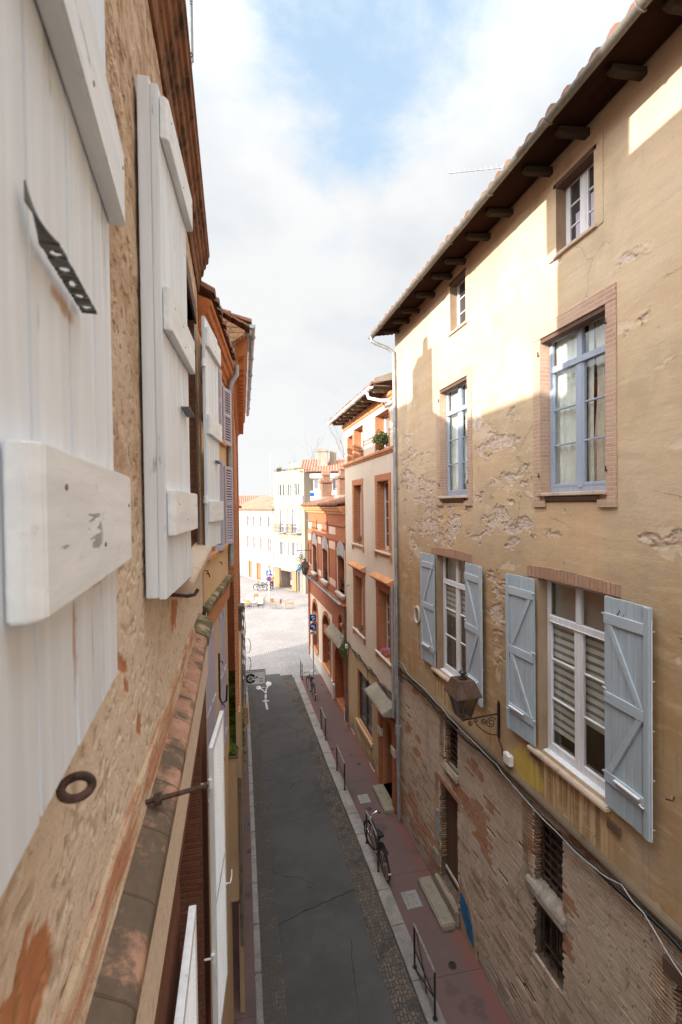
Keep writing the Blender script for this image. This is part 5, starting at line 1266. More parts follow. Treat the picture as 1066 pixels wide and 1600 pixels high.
jb = MB(FR); jb.box(6.93, 7.13, .002, .085, 4.78, 4.96); jb = jb.build('junction_box', M['plastic_white'], oc, .008, seg=2)
mb = MB(FR); mb.box(6.945, 7.115, .086, .094, 4.795, 4.945); mb.tube([(6.99, .05, 4.97), (6.99, .05, 4.99)], .014, 8); mb.build('box_lid', M['plastic_white'], jb, .003)
mb = MB(FR); mb.tube([(7.38, .02, 5.15), (7.36, .015, 5.02), (7.27, .015, 4.95), (7.26, .015, 4.82), (7.13, .03, 4.80)], .008, 6); mb.build('lamp_cable', M['cable_black'], oc)
# iron scraps on the plaster
mb = MB(FR)
for (u, z) in ((4.62, 8.0), (4.55, 7.98)): mb.tube([(u, .0, z+.10), (u, .05, z+.10), (u+.01, .07, z), (u+.05, .07, z-.06), (u+.09, .05, z)], .008, 6)
mb.tube([(3.98, 0, 6.1), (3.96, .05, 6.08), (4.04, .05, 6.05)], .01, 6); mb.tube([(10.2, .0, 6.9), (10.2, .04, 6.9)], .01, 6)
mb.build('wall_hooks', M['rusty_iron'], oc)
# television aerial on the roof
ae = thing('aerial', 'thin television aerial with short rods above the ochre roof eave', 'aerial', (5.3, 7.9, 14.8))
mb = MB(); mb.tube([(5.25, 7.9, 14.7), (5.25, 7.9, 15.87)], .013, 6); mb.build('mast', M['zinc'], ae)
mb = MB(); mb.tube([(5.27, 7.88, 15.83), (4.18, 8.25, 15.80)], .010, 6)
for k in range(12): s_ = k/11; x, y, z = 5.25+(4.2-5.25)*s_, 7.88+.37*s_, 15.845-.03*s_; mb.tube([(x, y-.02, z-.07), (x+.0, y+.02, z+.07)], .0035, 4)
mb.box(5.18, 5.29, 7.84, 7.92, 15.76, 15.88)
mb.build('boom', M['zinc'], ae)

# ------------------------------------------------------------------ wall lantern
def spiral(cx, cz, r0, r1, a0, turns, n=22): return [(cx+(r0+(r1-r0)*k/n)*math.cos(a0+turns*2*PI*k/n), cz+(r0+(r1-r0)*k/n)*math.sin(a0+turns*2*PI*k/n)) for k in range(n+1)]
def lantern(name, lab, X, Y, Z, xw, sc=1.0, arm_z=0.0, ry=0.0):
    """X,Y,Z = foot of the lantern; xw = wall face"""
    L = thing(name, lab, 'lantern', (X, Y, Z))
    s = sc; mb = MB()
    def ring(hw, z): return [(X-hw, Y-hw, z), (X+hw, Y-hw, z), (X+hw, Y+hw, z), (X-hw, Y+hw, z)]
    def frust(mb, h0, z0, h1, z1):
        A, B = ring(h0, z0), ring(h1, z1)
        for k in range(4): j = (k+1) % 4; mb.face([A[k], A[j], B[j], B[k]])
    z0 = Z+.07*s; zg = Z+.46*s
    A, B = ring(.105*s, z0), ring(.195*s, zg)
    for k in range(4): mb.tube([A[k], B[k]], .011*s, 6); mb.tube([A[k], A[(k+1) % 4]], .011*s, 6)
    mb.tube([A[0], (X, Y, Z), A[2]], .009*s, 6); mb.tube([A[1], (X, Y, Z), A[3]], .009*s, 6)
    mb.lathe([(.03*s, Z-.03*s), (.036*s, Z+.02*s), (.02*s, Z+.05*s)], X, Y, 10)
    mb.build('cage', M['lamp_metal'], L)
    mb = MB(); frust(mb, .100*s, z0+.01*s, .190*s, zg-.005*s); mb.build('glass', M['lamp_glass'], L)
    mb = MB(); mb.lathe([(.02*s, z0), (.028*s, z0+.12*s), (.05*s, z0+.2*s), (.03*s, z0+.26*s)], X, Y, 10); mb.build('bulb', M['plastic_white'], L, smooth=True)
    mb = MB(); frust(mb, .250*s, zg, .240*s, zg+.035*s); frust(mb, .240*s, zg+.035*s, .150*s, zg+.27*s); mb.face(ring(.250*s, zg)); mb.face(ring(.150*s, zg+.27*s)); mb.build('hood', M['lamp_metal'], L, .006*s, seg=2)
    mb = MB(); zz = zg+.27*s; mb.lathe([(.085*s, zz+.002), (.085*s, zz+.02*s), (.045*s, zz+.035*s), (.035*s, zz+.075*s), (.07*s, zz+.10*s), (.072*s, zz+.12*s), (.03*s, zz+.15*s), (.012*s, zz+.17*s)], X, Y, 14); mb.build('finial', M['black_iron'], L, smooth=True)
    # bracket
    mb = MB(); w = xw
    mb.box(w-.035*s, w-.001, Y-.022*s, Y+.022*s, Z-.42*s, Z+.20*s); mb.lathe([(.018*s, Z+.20*s), (.022*s, Z+.23*s), (.006*s, Z+.26*s)], w-.018*s, Y, 8)
    mb.tube([(w-.02, Y, Z+.02*s), (X, Y, Z-.02*s)], .014*s, 8)
    D = w-X
    q = spiral(w-D*.24, Z-.13*s, .105*s, .018*s, PI*.1, 1.9); mb.tube([(x, Y, z) for x, z in q], .009*s, 6)
    q = spiral(w-D*.44, Z-.085*s, .062*s, .012*s, 0, -1.7); mb.tube([(x, Y, z) for x, z in q], .008*s, 6)
    q = spiral(w-D*.66, Z-.055*s, .045*s, .010*s, PI, 1.6); mb.tube([(x, Y, z) for x, z in q], .007*s, 6)
    q = spiral(w-D*.80, Z-.095*s, .05*s, .012*s, PI*.5, 1.7); mb.tube([(x, Y, z) for x, z in q], .008*s, 6)
    mb.tube([(w-.02-(D*.62)*k/10, Y, Z-.36*s+.24*s*(k/10)**1.6-.03*s*math.sin(PI*k/10)) for k in range(11)], .009*s, 6)
    mb.build('bracket', M['black_iron'], L)
    return L
lantern('wall_lantern', 'large square brown lantern with dusty glass on a scrolled iron bracket of the ochre house', 3.93, 7.36, 5.50, XR, 1.0)
# ------------------------------------------------------------------ pale stucco house, right
XC = 4.62; FM = Fr(XC, 0, XC, 1, sign=-1); CY0, CY1 = 12.64, 18.75
pc = thing('stucco_house', 'pale cream stucco house with orange brick window surrounds, beside the red brick house', 'house', (7, 15, 0))
W1 = [(13.19, 14.32, 7.86, 10.10), (16.20, 17.30, 7.86, 10.10)]
W0 = [(13.22, 14.27, 4.50, 6.58), (16.17, 17.27, 4.50, 6.60)]
WT = [(13.12, 14.40, 11.12, 12.26), (15.95, 17.15, 11.12, 12.26), (17.40, 18.18, 11.12, 12.12)]
mb = MB(FM); wall(mb, CY0, CY1, 3.45, 12.75, [h+(.30,) for h in W1+W0+WT], rmat=1)
mb.face([(CY0, 0, 3), (CY0, -7, 3), (CY0, -7, 12.7), (CY0, 0, 12.7)]); mb.face([(CY1, 0, 3), (CY1, -7, 3), (CY1, -7, 12.7), (CY1, 0, 12.7)])
mb.build('upper_wall', [M['cream_stucco'], M['orange_brick']], pc)
GW = (15.33, 17.23, .95, 2.95); GD = (13.10, 14.15, .16, 2.50)
mb = MB(FM); wall(mb, CY0, CY1, -.1, 3.45, [GW+(.18,), GD+(.40,)], w=-.035, rmat=1)
mb.build('lower_wall', [M['cream_base'], M['orange_brick']], pc)
def surround(F, par, h, s, mat, head=.22, ear=True, out=.018):
    u0, u1, z0, z1 = h; mb = MB(F); mb.box(u0-s, u0, .001, out, z0-.02, z1); mb.box(u1, u1+s, .001, out, z0-.02, z1); mb.box(u0-s, u1+s, .001, out+.003, z1, z1+head); mb.build('brick_surround', M[mat], par, .004)
def sill(F, par, h, s, mat='white_stone', ears='hood_terracotta', d=.09):
    u0, u1, z0, z1 = h; mb = MB(F); mb.box(u0-s, u1+s, -.22, d, z0-.055, z0-.003); mb.build('window_sill', M[mat], par, .006)
    mb = MB(F); mb.box(u0-s, u0-s+.12, .002, .06, z0-.26, z0-.057); mb.box(u1+s-.12, u1+s, .002, .06, z0-.26, z0-.057); mb.box(u0-s+.12, u1+s-.12, .002, .03, z0-.16, z0-.057); build_each(mb, 'sill_bracket', M[ears], par, bevel=.008)
for h in W1:
    surround(FM, pc, h, .22, 'orange_brick'); sill(FM, pc, h, .24)
    window(FM, pc, h, .30, [h[2]+.55, h[2]+1.05, h[2]+1.58], None, M['window_white'], M['pane'])
for i, h in enumerate(W0):
    surround(FM, pc, h, .27, 'red_brick', .27); sill(FM, pc, h, .29)
    window(FM, pc, h, .30, [h[2]+.5, h[2]+1.0, h[2]+1.5], None, M['window_white'], M['pane'])
    mb = MB(FM); z = h[3]+.275; a, b = h[0]-.40, h[1]+.40
    mb.prism([(.001, z), (.10, z+.01), (.12, z+.06), (.20, z+.08), (.22, z+.13), (.20, z+.16), (.001, z+.24)], 0, a, b); mb.build('window_hood', M['hood_terracotta'], pc, .008)
for i, h in enumerate(WT):
    window(FM, pc, h, .34, [h[2]+.5], None, M['window_white'], M['pane_pale'], two=(i < 2))
    mb = MB(FM); mb.box(h[0]-.10, h[0], .001, .012, 11.10, h[3]); mb.box(h[1], h[1]+.10, .001, .012, 11.10, h[3]); build_each(mb, 'brick_jamb', M['orange_brick'], pc)
    mb = MB(FM); mb.box(h[0]-.08, h[1]+.05, .001, .014, h[3], h[3]+.07); mb.build('lintel', M['white_stone'], pc)
mb = MB(FM); mb.prism([(.001, 10.90), (.03, 10.91), (.05, 10.96), (.09, 10.98), (.10, 11.05), (.001, 11.10)], 0, CY0+.02, CY1); mb.build('sill_band', M['hood_terracotta'], pc, .006)
mb = MB(FM); mb.prism([(.001, 12.45), (.04, 12.47), (.05, 12.56), (.10, 12.58), (.11, 12.68), (.001, 12.70)], 0, CY0, CY1+.05); mb.build('wood_plate', M['hood_terracotta'], pc, .006)
mb = MB(FM)
for k in range(4): mb.box(CY0, CY1+.12, .10+.13*k, .10+.13*k+.125, 12.80, 12.82)
mb.build('soffit_boards', M['eave_wood'], pc)
y = CY0+.25
while y < CY1:
    mb = MB(FM); mb.prism([(0, 12.80), (0, 12.69), (.52, 12.66), (.56, 12.70), (.56, 12.79)], 0, y, y+.10); mb.build('rafter', M['eave_wood'], pc, .006); y += .62
mb = MB(); half_pipe(mb, FM, CY0+.1, CY1+.15, .66, 12.80, .07); mb.build('gutter', M['white_pipe'], pc, smooth=True)
mb = MB(); roof_tiles(mb, FM, CY0, CY1+.15, .62, 12.84, -4.0, 14.1, .22, .09); mb.build('roof', M['tile'], pc)
mb = MB(FM); mb.prism([(.60, 12.90), (.60, 13.02), (-.6, 13.45), (-.6, 13.1)], 0, CY0+.02, CY0+.10); mb.build('verge_board', M['grey_stone'], pc, .004)
mb = MB(); mb.tube([(XC-.66, CY0+.55, 12.75), (XC-.62, CY0+.5, 12.55), (XC-.35, CY0+.2, 12.42), (XC-.13, CY0-.02, 12.38)], .05, 10); mb.build('gutter_outlet', M['white_pipe'], pc, smooth=True)
mb = MB(); mb.tube([(XC-.08, CY0+.12, 6.9), (XC-.08, CY0+.12, 3.0)], .045, 10); mb.build('downpipe', M['pipe_paint'], pc, smooth=True)
# ground floor: barred window, arched door with its hood
window(FM, pc, GW, .17, [1.5, 2.2], None, M['grey_door_paint'], M['pane'], fw=.07, name='shop_window')
mb = MB(FM); mb.box(GW[0]-.1, GW[1]+.1, -.034, .05, .80, .92); mb.build('window_sill', M['cream_base'], pc, .01)
mb = MB(FM)
for k in range(2): mb.box((15.15, 17.72)[k], (15.5, 18.15)[k], -.033, -.015, .06, .42)
build_each(mb, 'cellar_vent', M['grey_stone'], pc, bevel=.006)
mb = MB(FM); mb.box(17.7, 18.2, -.034, .0, .02, .07); mb.box(15.05, 15.6, -.034, .0, .02, .07); build_each(mb, 'vent_sill', M['white_stone'], pc)
mb = MB(FM); arch_fill(mb, GD[0], GD[1], 2.0, 2.505, -.03, .35); mb.build('door_arch', M['orange_brick'], pc)
mb = MB(FM); mb.box(GD[0]-.30, GD[0], -.033, .03, .02, 2.55); mb.box(GD[1], GD[1]+.28, -.033, .03, .02, 2.55); mb.box(GD[0]-.30, GD[1]+.28, -.033, .028, 2.55, 2.78); mb.build('door_surround', M['red_brick'], pc, .006)
mb = MB(FM); mb.box(GD[0]-.32, GD[0]+.02, -.04, .06, 1.75, 2.0); mb.box(GD[1]-.02, GD[1]+.30, -.04, .06, 1.75, 2.0); build_each(mb, 'impost_block', M['white_stone'], pc, bevel=.01)
mb = MB(FM); mb.box(GD[0]+.02, GD[1]-.02, -.42, -.37, .17, 2.5)
for (a, b) in ((.12, .45), (.58, .92)):
    for (c, d) in ((.35, 1.1), (1.25, 2.2)): mb.box(GD[0]+a, GD[0]+b, -.37, -.35, c, d)
dd = mb.build('door', M['blue_door_paint'], pc, .005)
mb = MB(FM); mb.tube([(GD[0]+.53, -.35, 1.15), (GD[0]+.53, -.31, 1.15)], .02, 8); mb.build('door_handle', M['chrome'], dd)
mb = MB(FM); mb.box(GD[0]-.02, GD[1]+.02, -.36, .10, -.05, .16); mb.build('door_step', M['grey_stone'], pc, .015)
mb = MB(FM); mb.prism([(-.034, 2.92), (.02, 2.95), (.38, 3.02), (.42, 3.06), (.40, 3.12), (-.034, 3.34)], 0, 12.80, 14.75); mb.build('door_hood', M['grey_stone'], pc, .02, seg=2)
mb = MB(FM)
for off, r in ((0, .016), (.045, .012), (-.04, .010)):
    q = [(18.7-k*.15, .03+.01*math.sin(k*1.3), 3.50+off+.05*math.sin(k*.55+off*20)+(.02 if k % 5 else -.02)) for k in range(41)]; mb.tube(q, r, 6)
q = [(15.6, .02, 3.45), (15.62, .03, 3.2), (15.5, .03, 3.05), (15.55, .02, 2.8)]; mb.tube(q, .01, 5)
mb.build('cable', M['cable_black'], pc)
mb = MB(FM); mb.box(18.55, 18.72, .0, .10, 3.30, 3.44); mb.build('junction_box', M['plastic_white'], pc, .008)
mb = MB(FM); mb.tube([(18.15, 0, 6.05), (18.15, .1, 6.05), (18.05, .12, 6.0)], .012, 6); mb.build('wall_hook', M['rusty_iron'], pc)
# window plants
def plant(name, label, x, y, z, r, n, mat='leaf', h=1.0, pot=(.09, .16), leaf=.05, group=None, seed=1, box=None):
    p = thing(name, label, 'potted plant', (x, y, z)); rr = random.Random(seed); mb = MB()
    if box: mb.box(x-box[0], x+box[0], y-box[1], y+box[1], z, z+pot[1])
    else: mb.lathe([(pot[0]*.72, z), (pot[0], z+pot[1]*.85), (pot[0]*1.1, z+pot[1]*.86), (pot[0]*1.1, z+pot[1]), (pot[0]*.9, z+pot[1]), (pot[0]*.9, z+pot[1]*.9), (.001, z+pot[1]*.9)], x, y, 14)
    mb.build('pot', M['terracotta_pot'], p, .004)
    mb = MB(); c0 = Vector((x, y, z+pot[1]))
    for k in range(9): a = rr.uniform(0, 2*PI); e = c0+Vector((math.cos(a)*r*.6*(box[0]/.1 if box else 1)*.5, math.sin(a)*r*.7, r*h*rr.uniform(.5, 1.1))); mb.tube([tuple(c0), tuple(c0.lerp(e, .5)+Vector((0, 0, r*.12))), tuple(e)], .004, 4)
    mb.build('stem', M['bark'], p)
    mb = MB()
    for k in range(n):
        d = Vector((rr.gauss(0, 1), rr.gauss(0, 1), rr.gauss(0, 1))); d.normalize(); q = d*r*rr.uniform(.3, 1)**.6*(1+.3*math.sin(d.x*5+d.z*4)); c = c0+Vector((q.x, q.y*(1.3 if box else 1), q.z*h+r*h*.55))
        a = Vector((rr.gauss(0, 1), rr.gauss(0, 1), rr.gauss(0, 1))).normalized(); b = a.orthogonal().normalized(); L = leaf*rr.uniform(.6, 1.3)
        mb.face([tuple(c-a*L), tuple(c+b*L*.4), tuple(c+a*L), tuple(c-b*L*.4)])
    mb.build('foliage', M[mat], p)
    return p
plant('window_plant', 'bushy green plant on the top floor sill of the pale stucco house', XC-.02, 13.75, 11.12, .30, 520, h=.9, seed=4, leaf=.055)
plant('window_plant', 'small dry pot plant on the middle top floor sill of the pale stucco house', XC+.12, 16.35, 11.12, .16, 130, 'leaf_dry', seed=5)
plant('window_plant', 'dry little plants on the sill under the farther hooded window of the stucco house', XC+.08, 16.55, 4.50, .16, 170, 'leaf_dry', .7, seed=6, box=(.08, .28), pot=(.09, .12))
plant('window_plant', 'pink flowers on the sill of the hooded window beside the grey downpipes', XC+.06, 13.85, 4.50, .15, 150, 'flower_pink', .6, seed=8, box=(.08, .22), pot=(.09, .12), leaf=.035)
plant('window_plant', 'thin dry plants on the sill of the farther second floor window of the stucco house', XC+.08, 16.6, 7.86, .15, 120, 'leaf_dry', .9, seed=9, box=(.07, .25), pot=(.09, .12))
# weed growing at the corner of the red house
wd = thing('wall_weed', 'green weed growing from the wall corner where stucco and red brick houses meet', 'weed', (4.5, 18.8, 3.0)); mb = MB(); rr = random.Random(12)
for k in range(160):
    c = Vector((4.46+rr.gauss(0, .07), 18.86+rr.gauss(0, .10), 3.15+rr.gauss(0, .25))); a = Vector((rr.gauss(0, .6), rr.gauss(0, .6), rr.gauss(.3, 1))).normalized()*.09; b = a.orthogonal().normalized()*.018
    mb.face([tuple(c-a), tuple(c+b), tuple(c+a), tuple(c-b)])
mb.build('foliage', M['leaf'], wd)

# ------------------------------------------------------------------ red brick house, right
FD = Fr(4.63, 18.80, 4.53, 28.05, sign=-1); LD = FD.L
def du(y): return y-18.80
rh = thing('red_brick_house', 'red brick house with scalloped white window heads, arched ground floor and low tiled roof', 'house', (7, 23, 0))
WU = [(du(25.3), du(26.6), 5.50, 7.70), (du(22.4), du(23.7), 5.48, 7.70), (du(18.98), du(20.28), 5.45, 7.70)]
mb = MB(FD); wall(mb, 0, LD, 5.05, 9.05, [h+(.45,) for h in WU])
mb.face([(LD, 0, 0), (LD, -8, 0), (LD, -8, 9), (LD, 0, 9)])
mb.build('upper_wall', M['red_brick'], rh)
AR1 = (du(25.45), du(26.95), .95, 3.70); AR2 = (du(22.2), du(23.9), .92, 3.65); AR3 = (du(19.75), du(20.42), 2.75, 4.36); ADR = (du(18.98), du(21.25), .10, 2.95)
mb = MB(FD)
wall(mb, 0, LD, 3.95, 5.05, [AR3+(.3,)], w=-.02); wall(mb, 0, du(21.75), -.1, 3.95, [AR3+(.3,), ADR+(.45,)], w=-.02)
mb.build('lower_wall', M['red_brick'], rh)
mb = MB(FD); wall(mb, du(21.75), LD, .70, 3.95, [AR1+(.3,), AR2+(.3,)], w=-.022, rmat=1); mb.build('stucco_panel', [M['pale_panel'], M['red_brick']], rh)
mb = MB(FD); mb.box(du(21.75), LD, -.03, .035, -.1, .70); mb.build('stone_plinth', M['white_stone'], rh, .01)
for h, k_, dd_ in ((AR1, .72, .28), (AR2, .72, .28), (AR3, .33, .28), (ADR, 1.0, .42)): mb = MB(FD); arch_fill(mb, h[0], h[1], h[3]-k_, h[3], -.018, dd_); mb.build('arch_head', M['red_brick'], rh)
for h in (AR1, AR2):
    mb = MB(FD)
    c = (h[0]+h[1])/2; r = (h[1]-h[0])/2; n = 18
    for k in range(n):
        p, q = PI*k/n, PI*(k+1)/n; zz = h[3]-.72
        mb.prism([(c-r*math.cos(p), zz+.72*math.sin(p)), (c-r*math.cos(q), zz+.72*math.sin(q)), (c-(r+.2)*math.cos(q), zz+.92*math.sin(q)), (c-(r+.2)*math.cos(p), zz+.92*math.sin(p))], 1, -.016, .015)
    mb.box(h[0]-.2, h[0], -.016, .012, h[2], h[3]-.72); mb.box(h[1], h[1]+.2, -.016, .012, h[2], h[3]-.72)
    mb.build('arch_ring', M['red_brick'], rh, .004)
for h in (AR1, AR2):
    window(FD, rh, (h[0], h[1], h[2], h[3]), .27, [1.5, 2.0], 2.75, M['far_wood'], M['pane'], fw=.07)
    mb = MB(FD); mb.box(h[0], h[1], -.20, -.02, 2.55, 3.0); mb.build('transom_panel', M['red_brick'], rh, .006)
    mb = MB(FD); mb.prism([(-.25, h[2]), (.09, h[2]-.04), (.09, h[2]-.11), (-.25, h[2]-.11)], 0, h[0]-.1, h[1]+.1); mb.build('window_sill', M['hood_terracotta'], rh, .006)
mb = MB(FD); mb.box(AR3[0], AR3[1], -.30, -.27, AR3[2], AR3[3]); mb.build('niche_back', M['red_brick'], rh)
mb = MB(FD); mb.box(ADR[0], ADR[1], -.46, -.42, 0, 3.0)
for k in range(2): mb.box(ADR[0]+.15+k*1.08, ADR[0]+1.0+k*1.08, -.42, -.39, .3, 1.9)
mb.build('door', M['shop_red'], rh, .006)
mb = MB(FD); mb.box(ADR[0]-.05, ADR[0]+.12, -.018, .10, .02, .55); mb.box(ADR[1]-.05, ADR[1]+.2, -.018, .10, .02, .75); build_each(mb, 'guard_stone', M['white_stone'], rh, bevel=.02)
mb = MB(FD); mb.prism([(-.02, 3.22), (.34, 3.16), (.36, 3.22), (.30, 3.32), (-.02, 3.62)], 0, du(18.9), du(21.75)); mb.build('door_hood', M['grey_stone'], rh, .015)
mb = MB(FD); mb.lathe([(.001, 3.98), (.07, 4.0), (.09, 4.07), (.07, 4.14), (.001, 4.16)], du(19.45), .06, 10); mb.box(du(19.43), du(19.47), -.01, .06, 3.9, 3.99); mb.build('wall_ball', M['hood_terracotta'], rh, smooth=True)
# upper storey decoration
for h in WU:
    mb = MB(FD); u0, u1, z0, z1 = h
    mb.box(u0-.13, u0, .001, .025, z0, z1-.3); mb.box(u1, u1+.13, .001, .025, z0, z1-.3); build_each(mb, 'stone_edge', M['light_stone'], rh, bevel=.004)
    mb = MB(FD); n = 12; c = (u0+u1)/2; r = (u1-u0)/2; P = [(c-r*math.cos(PI*k/n), z1-.42+.48*math.sin(PI*k/n)) for k in range(n+1)]
    Q = []; m_ = 20
    for k in range(m_+1): uu = u1-(u1-u0)*k/m_; Q.append((uu, z1-.62+.09*abs(math.sin(PI*k/4))-.10*abs(2*k/m_-1)))
    mb.prism(P+Q, 1, .003, .05); mb.build('scalloped_head', M['lace_stone'], rh, .004)
    mb = MB(FD); mb.box(u0, u1, -.44, -.41, z0, z1); wd_ = mb.build('window_back', M['pane_wood'], rh)
    mb = MB(FD); mb.box(u0-.04, u1+.04, -.40, .16, z0-.11, z0-.0); mb.box(u0+.05, u1-.05, .002, .12, z0-.22, z0-.112); mb.build('window_sill', M['white_stone'], rh, .03, seg=2)
    mb = MB(FD)
    for zz in (z0+.15, z0+.45, z0+.55): mb.tube([(u0, -.12, zz), (u1, -.12, zz)], .018, 6)
    for k in range(9): mb.tube([(u0+(u1-u0)*(k+.5)/9, -.12, z0+.02), (u0+(u1-u0)*(k+.5)/9, -.12, z0+.55)], .010, 5)
    mb.build('window_railing', M['black_iron'], rh)
for (a, b) in ((du(20.55), du(22.1)), (du(23.85), du(25.0)), (du(26.8), du(28.0))):
    mb = MB(FD); mb.box(a+.05, b-.05, .001, .022, 7.96, 8.32); mb.box(a+.05, b-.05, .001, .022, 7.25, 7.62); mb.box(a+.05, b-.05, .001, .022, 5.5, 5.8); build_each(mb, 'stone_panel', M['light_stone'], rh, bevel=.004)
    mb = MB(FD); mb.box(a-.06, a+.02, .001, .05, 5.4, 7.7); mb.box(b-.02, b+.06, .001, .05, 5.4, 7.7); build_each(mb, 'pilaster_edge', M['red_brick'], rh, bevel=.004)
mb = MB(FD); mb.box(.0, LD, .001, .04, 7.70, 7.90); mb.prism([(.001, 8.36), (.05, 8.38), (.08, 8.44), (.001, 8.48)], 0, 0, LD+.03); mb.build('brick_band', M['red_brick'], rh, .004)
for u in (du(22.1), du(25.0)): mb = MB(FD); mb.tube([(u, .05, 8.0), (u, .07, 8.55)], .02, 6); mb.build('wall_tie', M['black_iron'], rh)
mb = MB(FD); mb.prism([(.001, 8.92), (.10, 8.95), (.12, 9.05), (.24, 9.08), (.30, 9.2), (.36, 9.22), (.36, 9.28), (.001, 9.32)], 0, -.0, LD+.3); mb.build('cornice', M['hood_terracotta'], rh, .006)
mb = MB(); roof_tiles(mb, FD, -.0, LD+.35, .45, 9.33, -1.7, 9.93, .23, .095); mb.face([FD(LD+.3, .4, 9.3), FD(LD+.3, -4, 9.3), FD(LD+.3, -1.7, 9.9)]); mb.build('roof', M['tile'], rh)
for (u, w, zt) in ((du(27.1), -.95, 11.25), (du(22.75), -.95, 11.25)):
    mb = MB(FD); mb.box(u-.30, u+.30, w-.30, w+.30, 9.3, zt-.55); mb.box(u-.40, u+.40, w-.40, w+.40, zt-.55, zt-.40); mb.box(u-.22, u+.22, w-.22, w+.22, zt-.40, zt-.1); mb.prism([(u-.28, zt-.1), (u+.28, zt-.1), (u+.16, zt+.15), (u-.16, zt+.15)], 1, w-.25, w+.25)
    c_ = mb.build('chimney', M['chimney_brick'], rh, .012)
    mb = MB(FD); mb.prism([(u-.50, 9.62), (u+.50, 9.62), (u+.42, 9.86), (u-.42, 9.86)], 1, w-.42, w+.42); mb.build('flashing', M['grey_stone'], c_, .02)
# terrace gutter between the floors
mb = MB(FD); mb.box(-.02, LD+.1, -.02, .20, 4.98, 5.06); mb.build('ledge', M['red_brick'], rh, .008)
mb = MB(); half_pipe(mb, FD, -.05, LD+.1, .27, 5.14, .07); mb.build('gutter', M['zinc'], rh, smooth=True)
mb = MB(FD); mb.tube([(.1, .10, 5.0), (.1, .06, 4.85), (.1, .06, .1)], .045, 10); mb.build('downpipe', M['gutter_zinc'], rh, smooth=True)
mb = MB(FD); mb.tube([(LD-.15, .06, 5.0), (LD-.15, .06, .1)], .05, 10); mb.tube([(LD-.45, .05, 5.0), (LD-.45, .05, 2.0)], .03, 8); mb.build('downpipe', M['shop_red'], rh, smooth=True)
mb = MB(FD); q = [(.5+k*.4, .30, 5.22+.03*math.sin(k*2)) for k in range(20)]; mb.tube(q, .014, 5); mb.build('cable', M['cable_black'], rh)
lantern('wall_lantern', 'dark lantern on a long bracket at the far corner of the red brick house', 3.86, 25.3, 5.42, 4.56, 1.05)
# perforated bird-spike like tangle behind that lantern
tb = thing('sign_bracket', 'dark ornate ironwork sign hanging beside the lantern of the red brick house', 'ironwork', (4.0, 27.2, 5.6)); mb = MB(); rr = random.Random(31)
for k in range(10): q = spiral(4.0+rr.uniform(-.28, .28), 6.1+rr.uniform(-.5, .35), .16, .03, rr.uniform(0, 6), rr.choice((-1.5, 1.5)), 16); mb.tube([(x, 27.2+rr.uniform(-.03, .03), z) for x, z in q], .014, 5)
mb.build('scrollwork', M['black_iron'], tb)
mb = MB(); mb.tube([(4.56, 27.2, 6.65), (3.7, 27.2, 6.65)], .02, 6); mb.tube([(4.5, 27.2, 5.5), (4.5, 27.2, 6.7)], .02, 6); mb.build('arm', M['black_iron'], tb)

# ------------------------------------------------------------------ bicycle rails
def rail(y0, y1, x, label, brace=False):
    t_ = thing('bicycle_rail', label, 'bike rail', (x, (y0+y1)/2, .04), 'bicycle rails along the kerb'); mb = MB()
    mb.tube([(x, y0, .03), (x, y0, .90), (x, y0+.02, .92)], .022, 8); mb.tube([(x, y1, .03), (x, y1, .90), (x, y1-.02, .92)], .022, 8)
    for yy in (y0, y1): mb.lathe([(.05, .04), (.05, .052), (.024, .056)], x, yy, 10)
    build_each(mb, 'post', M['rail_paint'], t_, smooth=True)
    mb = MB(); mb.tube([(x, y0-.015, .915), (x, y1+.015, .915)], .024, 8); mb.build('top_bar', M['rail_worn'], t_, smooth=True)
    mb = MB(); mb.tube([(x, y0, .42), (x, y1, .42)], .016, 8)
    if brace: mb.tube([(x, y0, .42), (x, y1, .03)], .014, 6); mb.tube([(x, (y0+y1)/2, .42), (x, y1-.08, .90)], .012, 6); mb.tube([(x, (y0+y1)/2, .42), (x, (y0+y1)/2-.1, .12)], .012, 6)
    mb.build('cross_bar', M['rail_paint'], t_, smooth=True)
rail(7.50, 8.45, 3.40, 'black metal bicycle rail nearest the viewer, with no bicycle against it', True)
rail(10.90, 11.92, 3.43, 'black metal bicycle rail that the nearer black bicycle leans on')
rail(14.34, 15.48, 3.40, 'black metal bicycle rail opposite the arched blue door of the pale stucco house')
rail(17.58, 18.55, 3.42, 'black metal bicycle rail near the corner of the pale stucco and red brick houses')
rail(24.05, 24.6, 3.44, 'short black bicycle rail at the plaza end of the pavement')
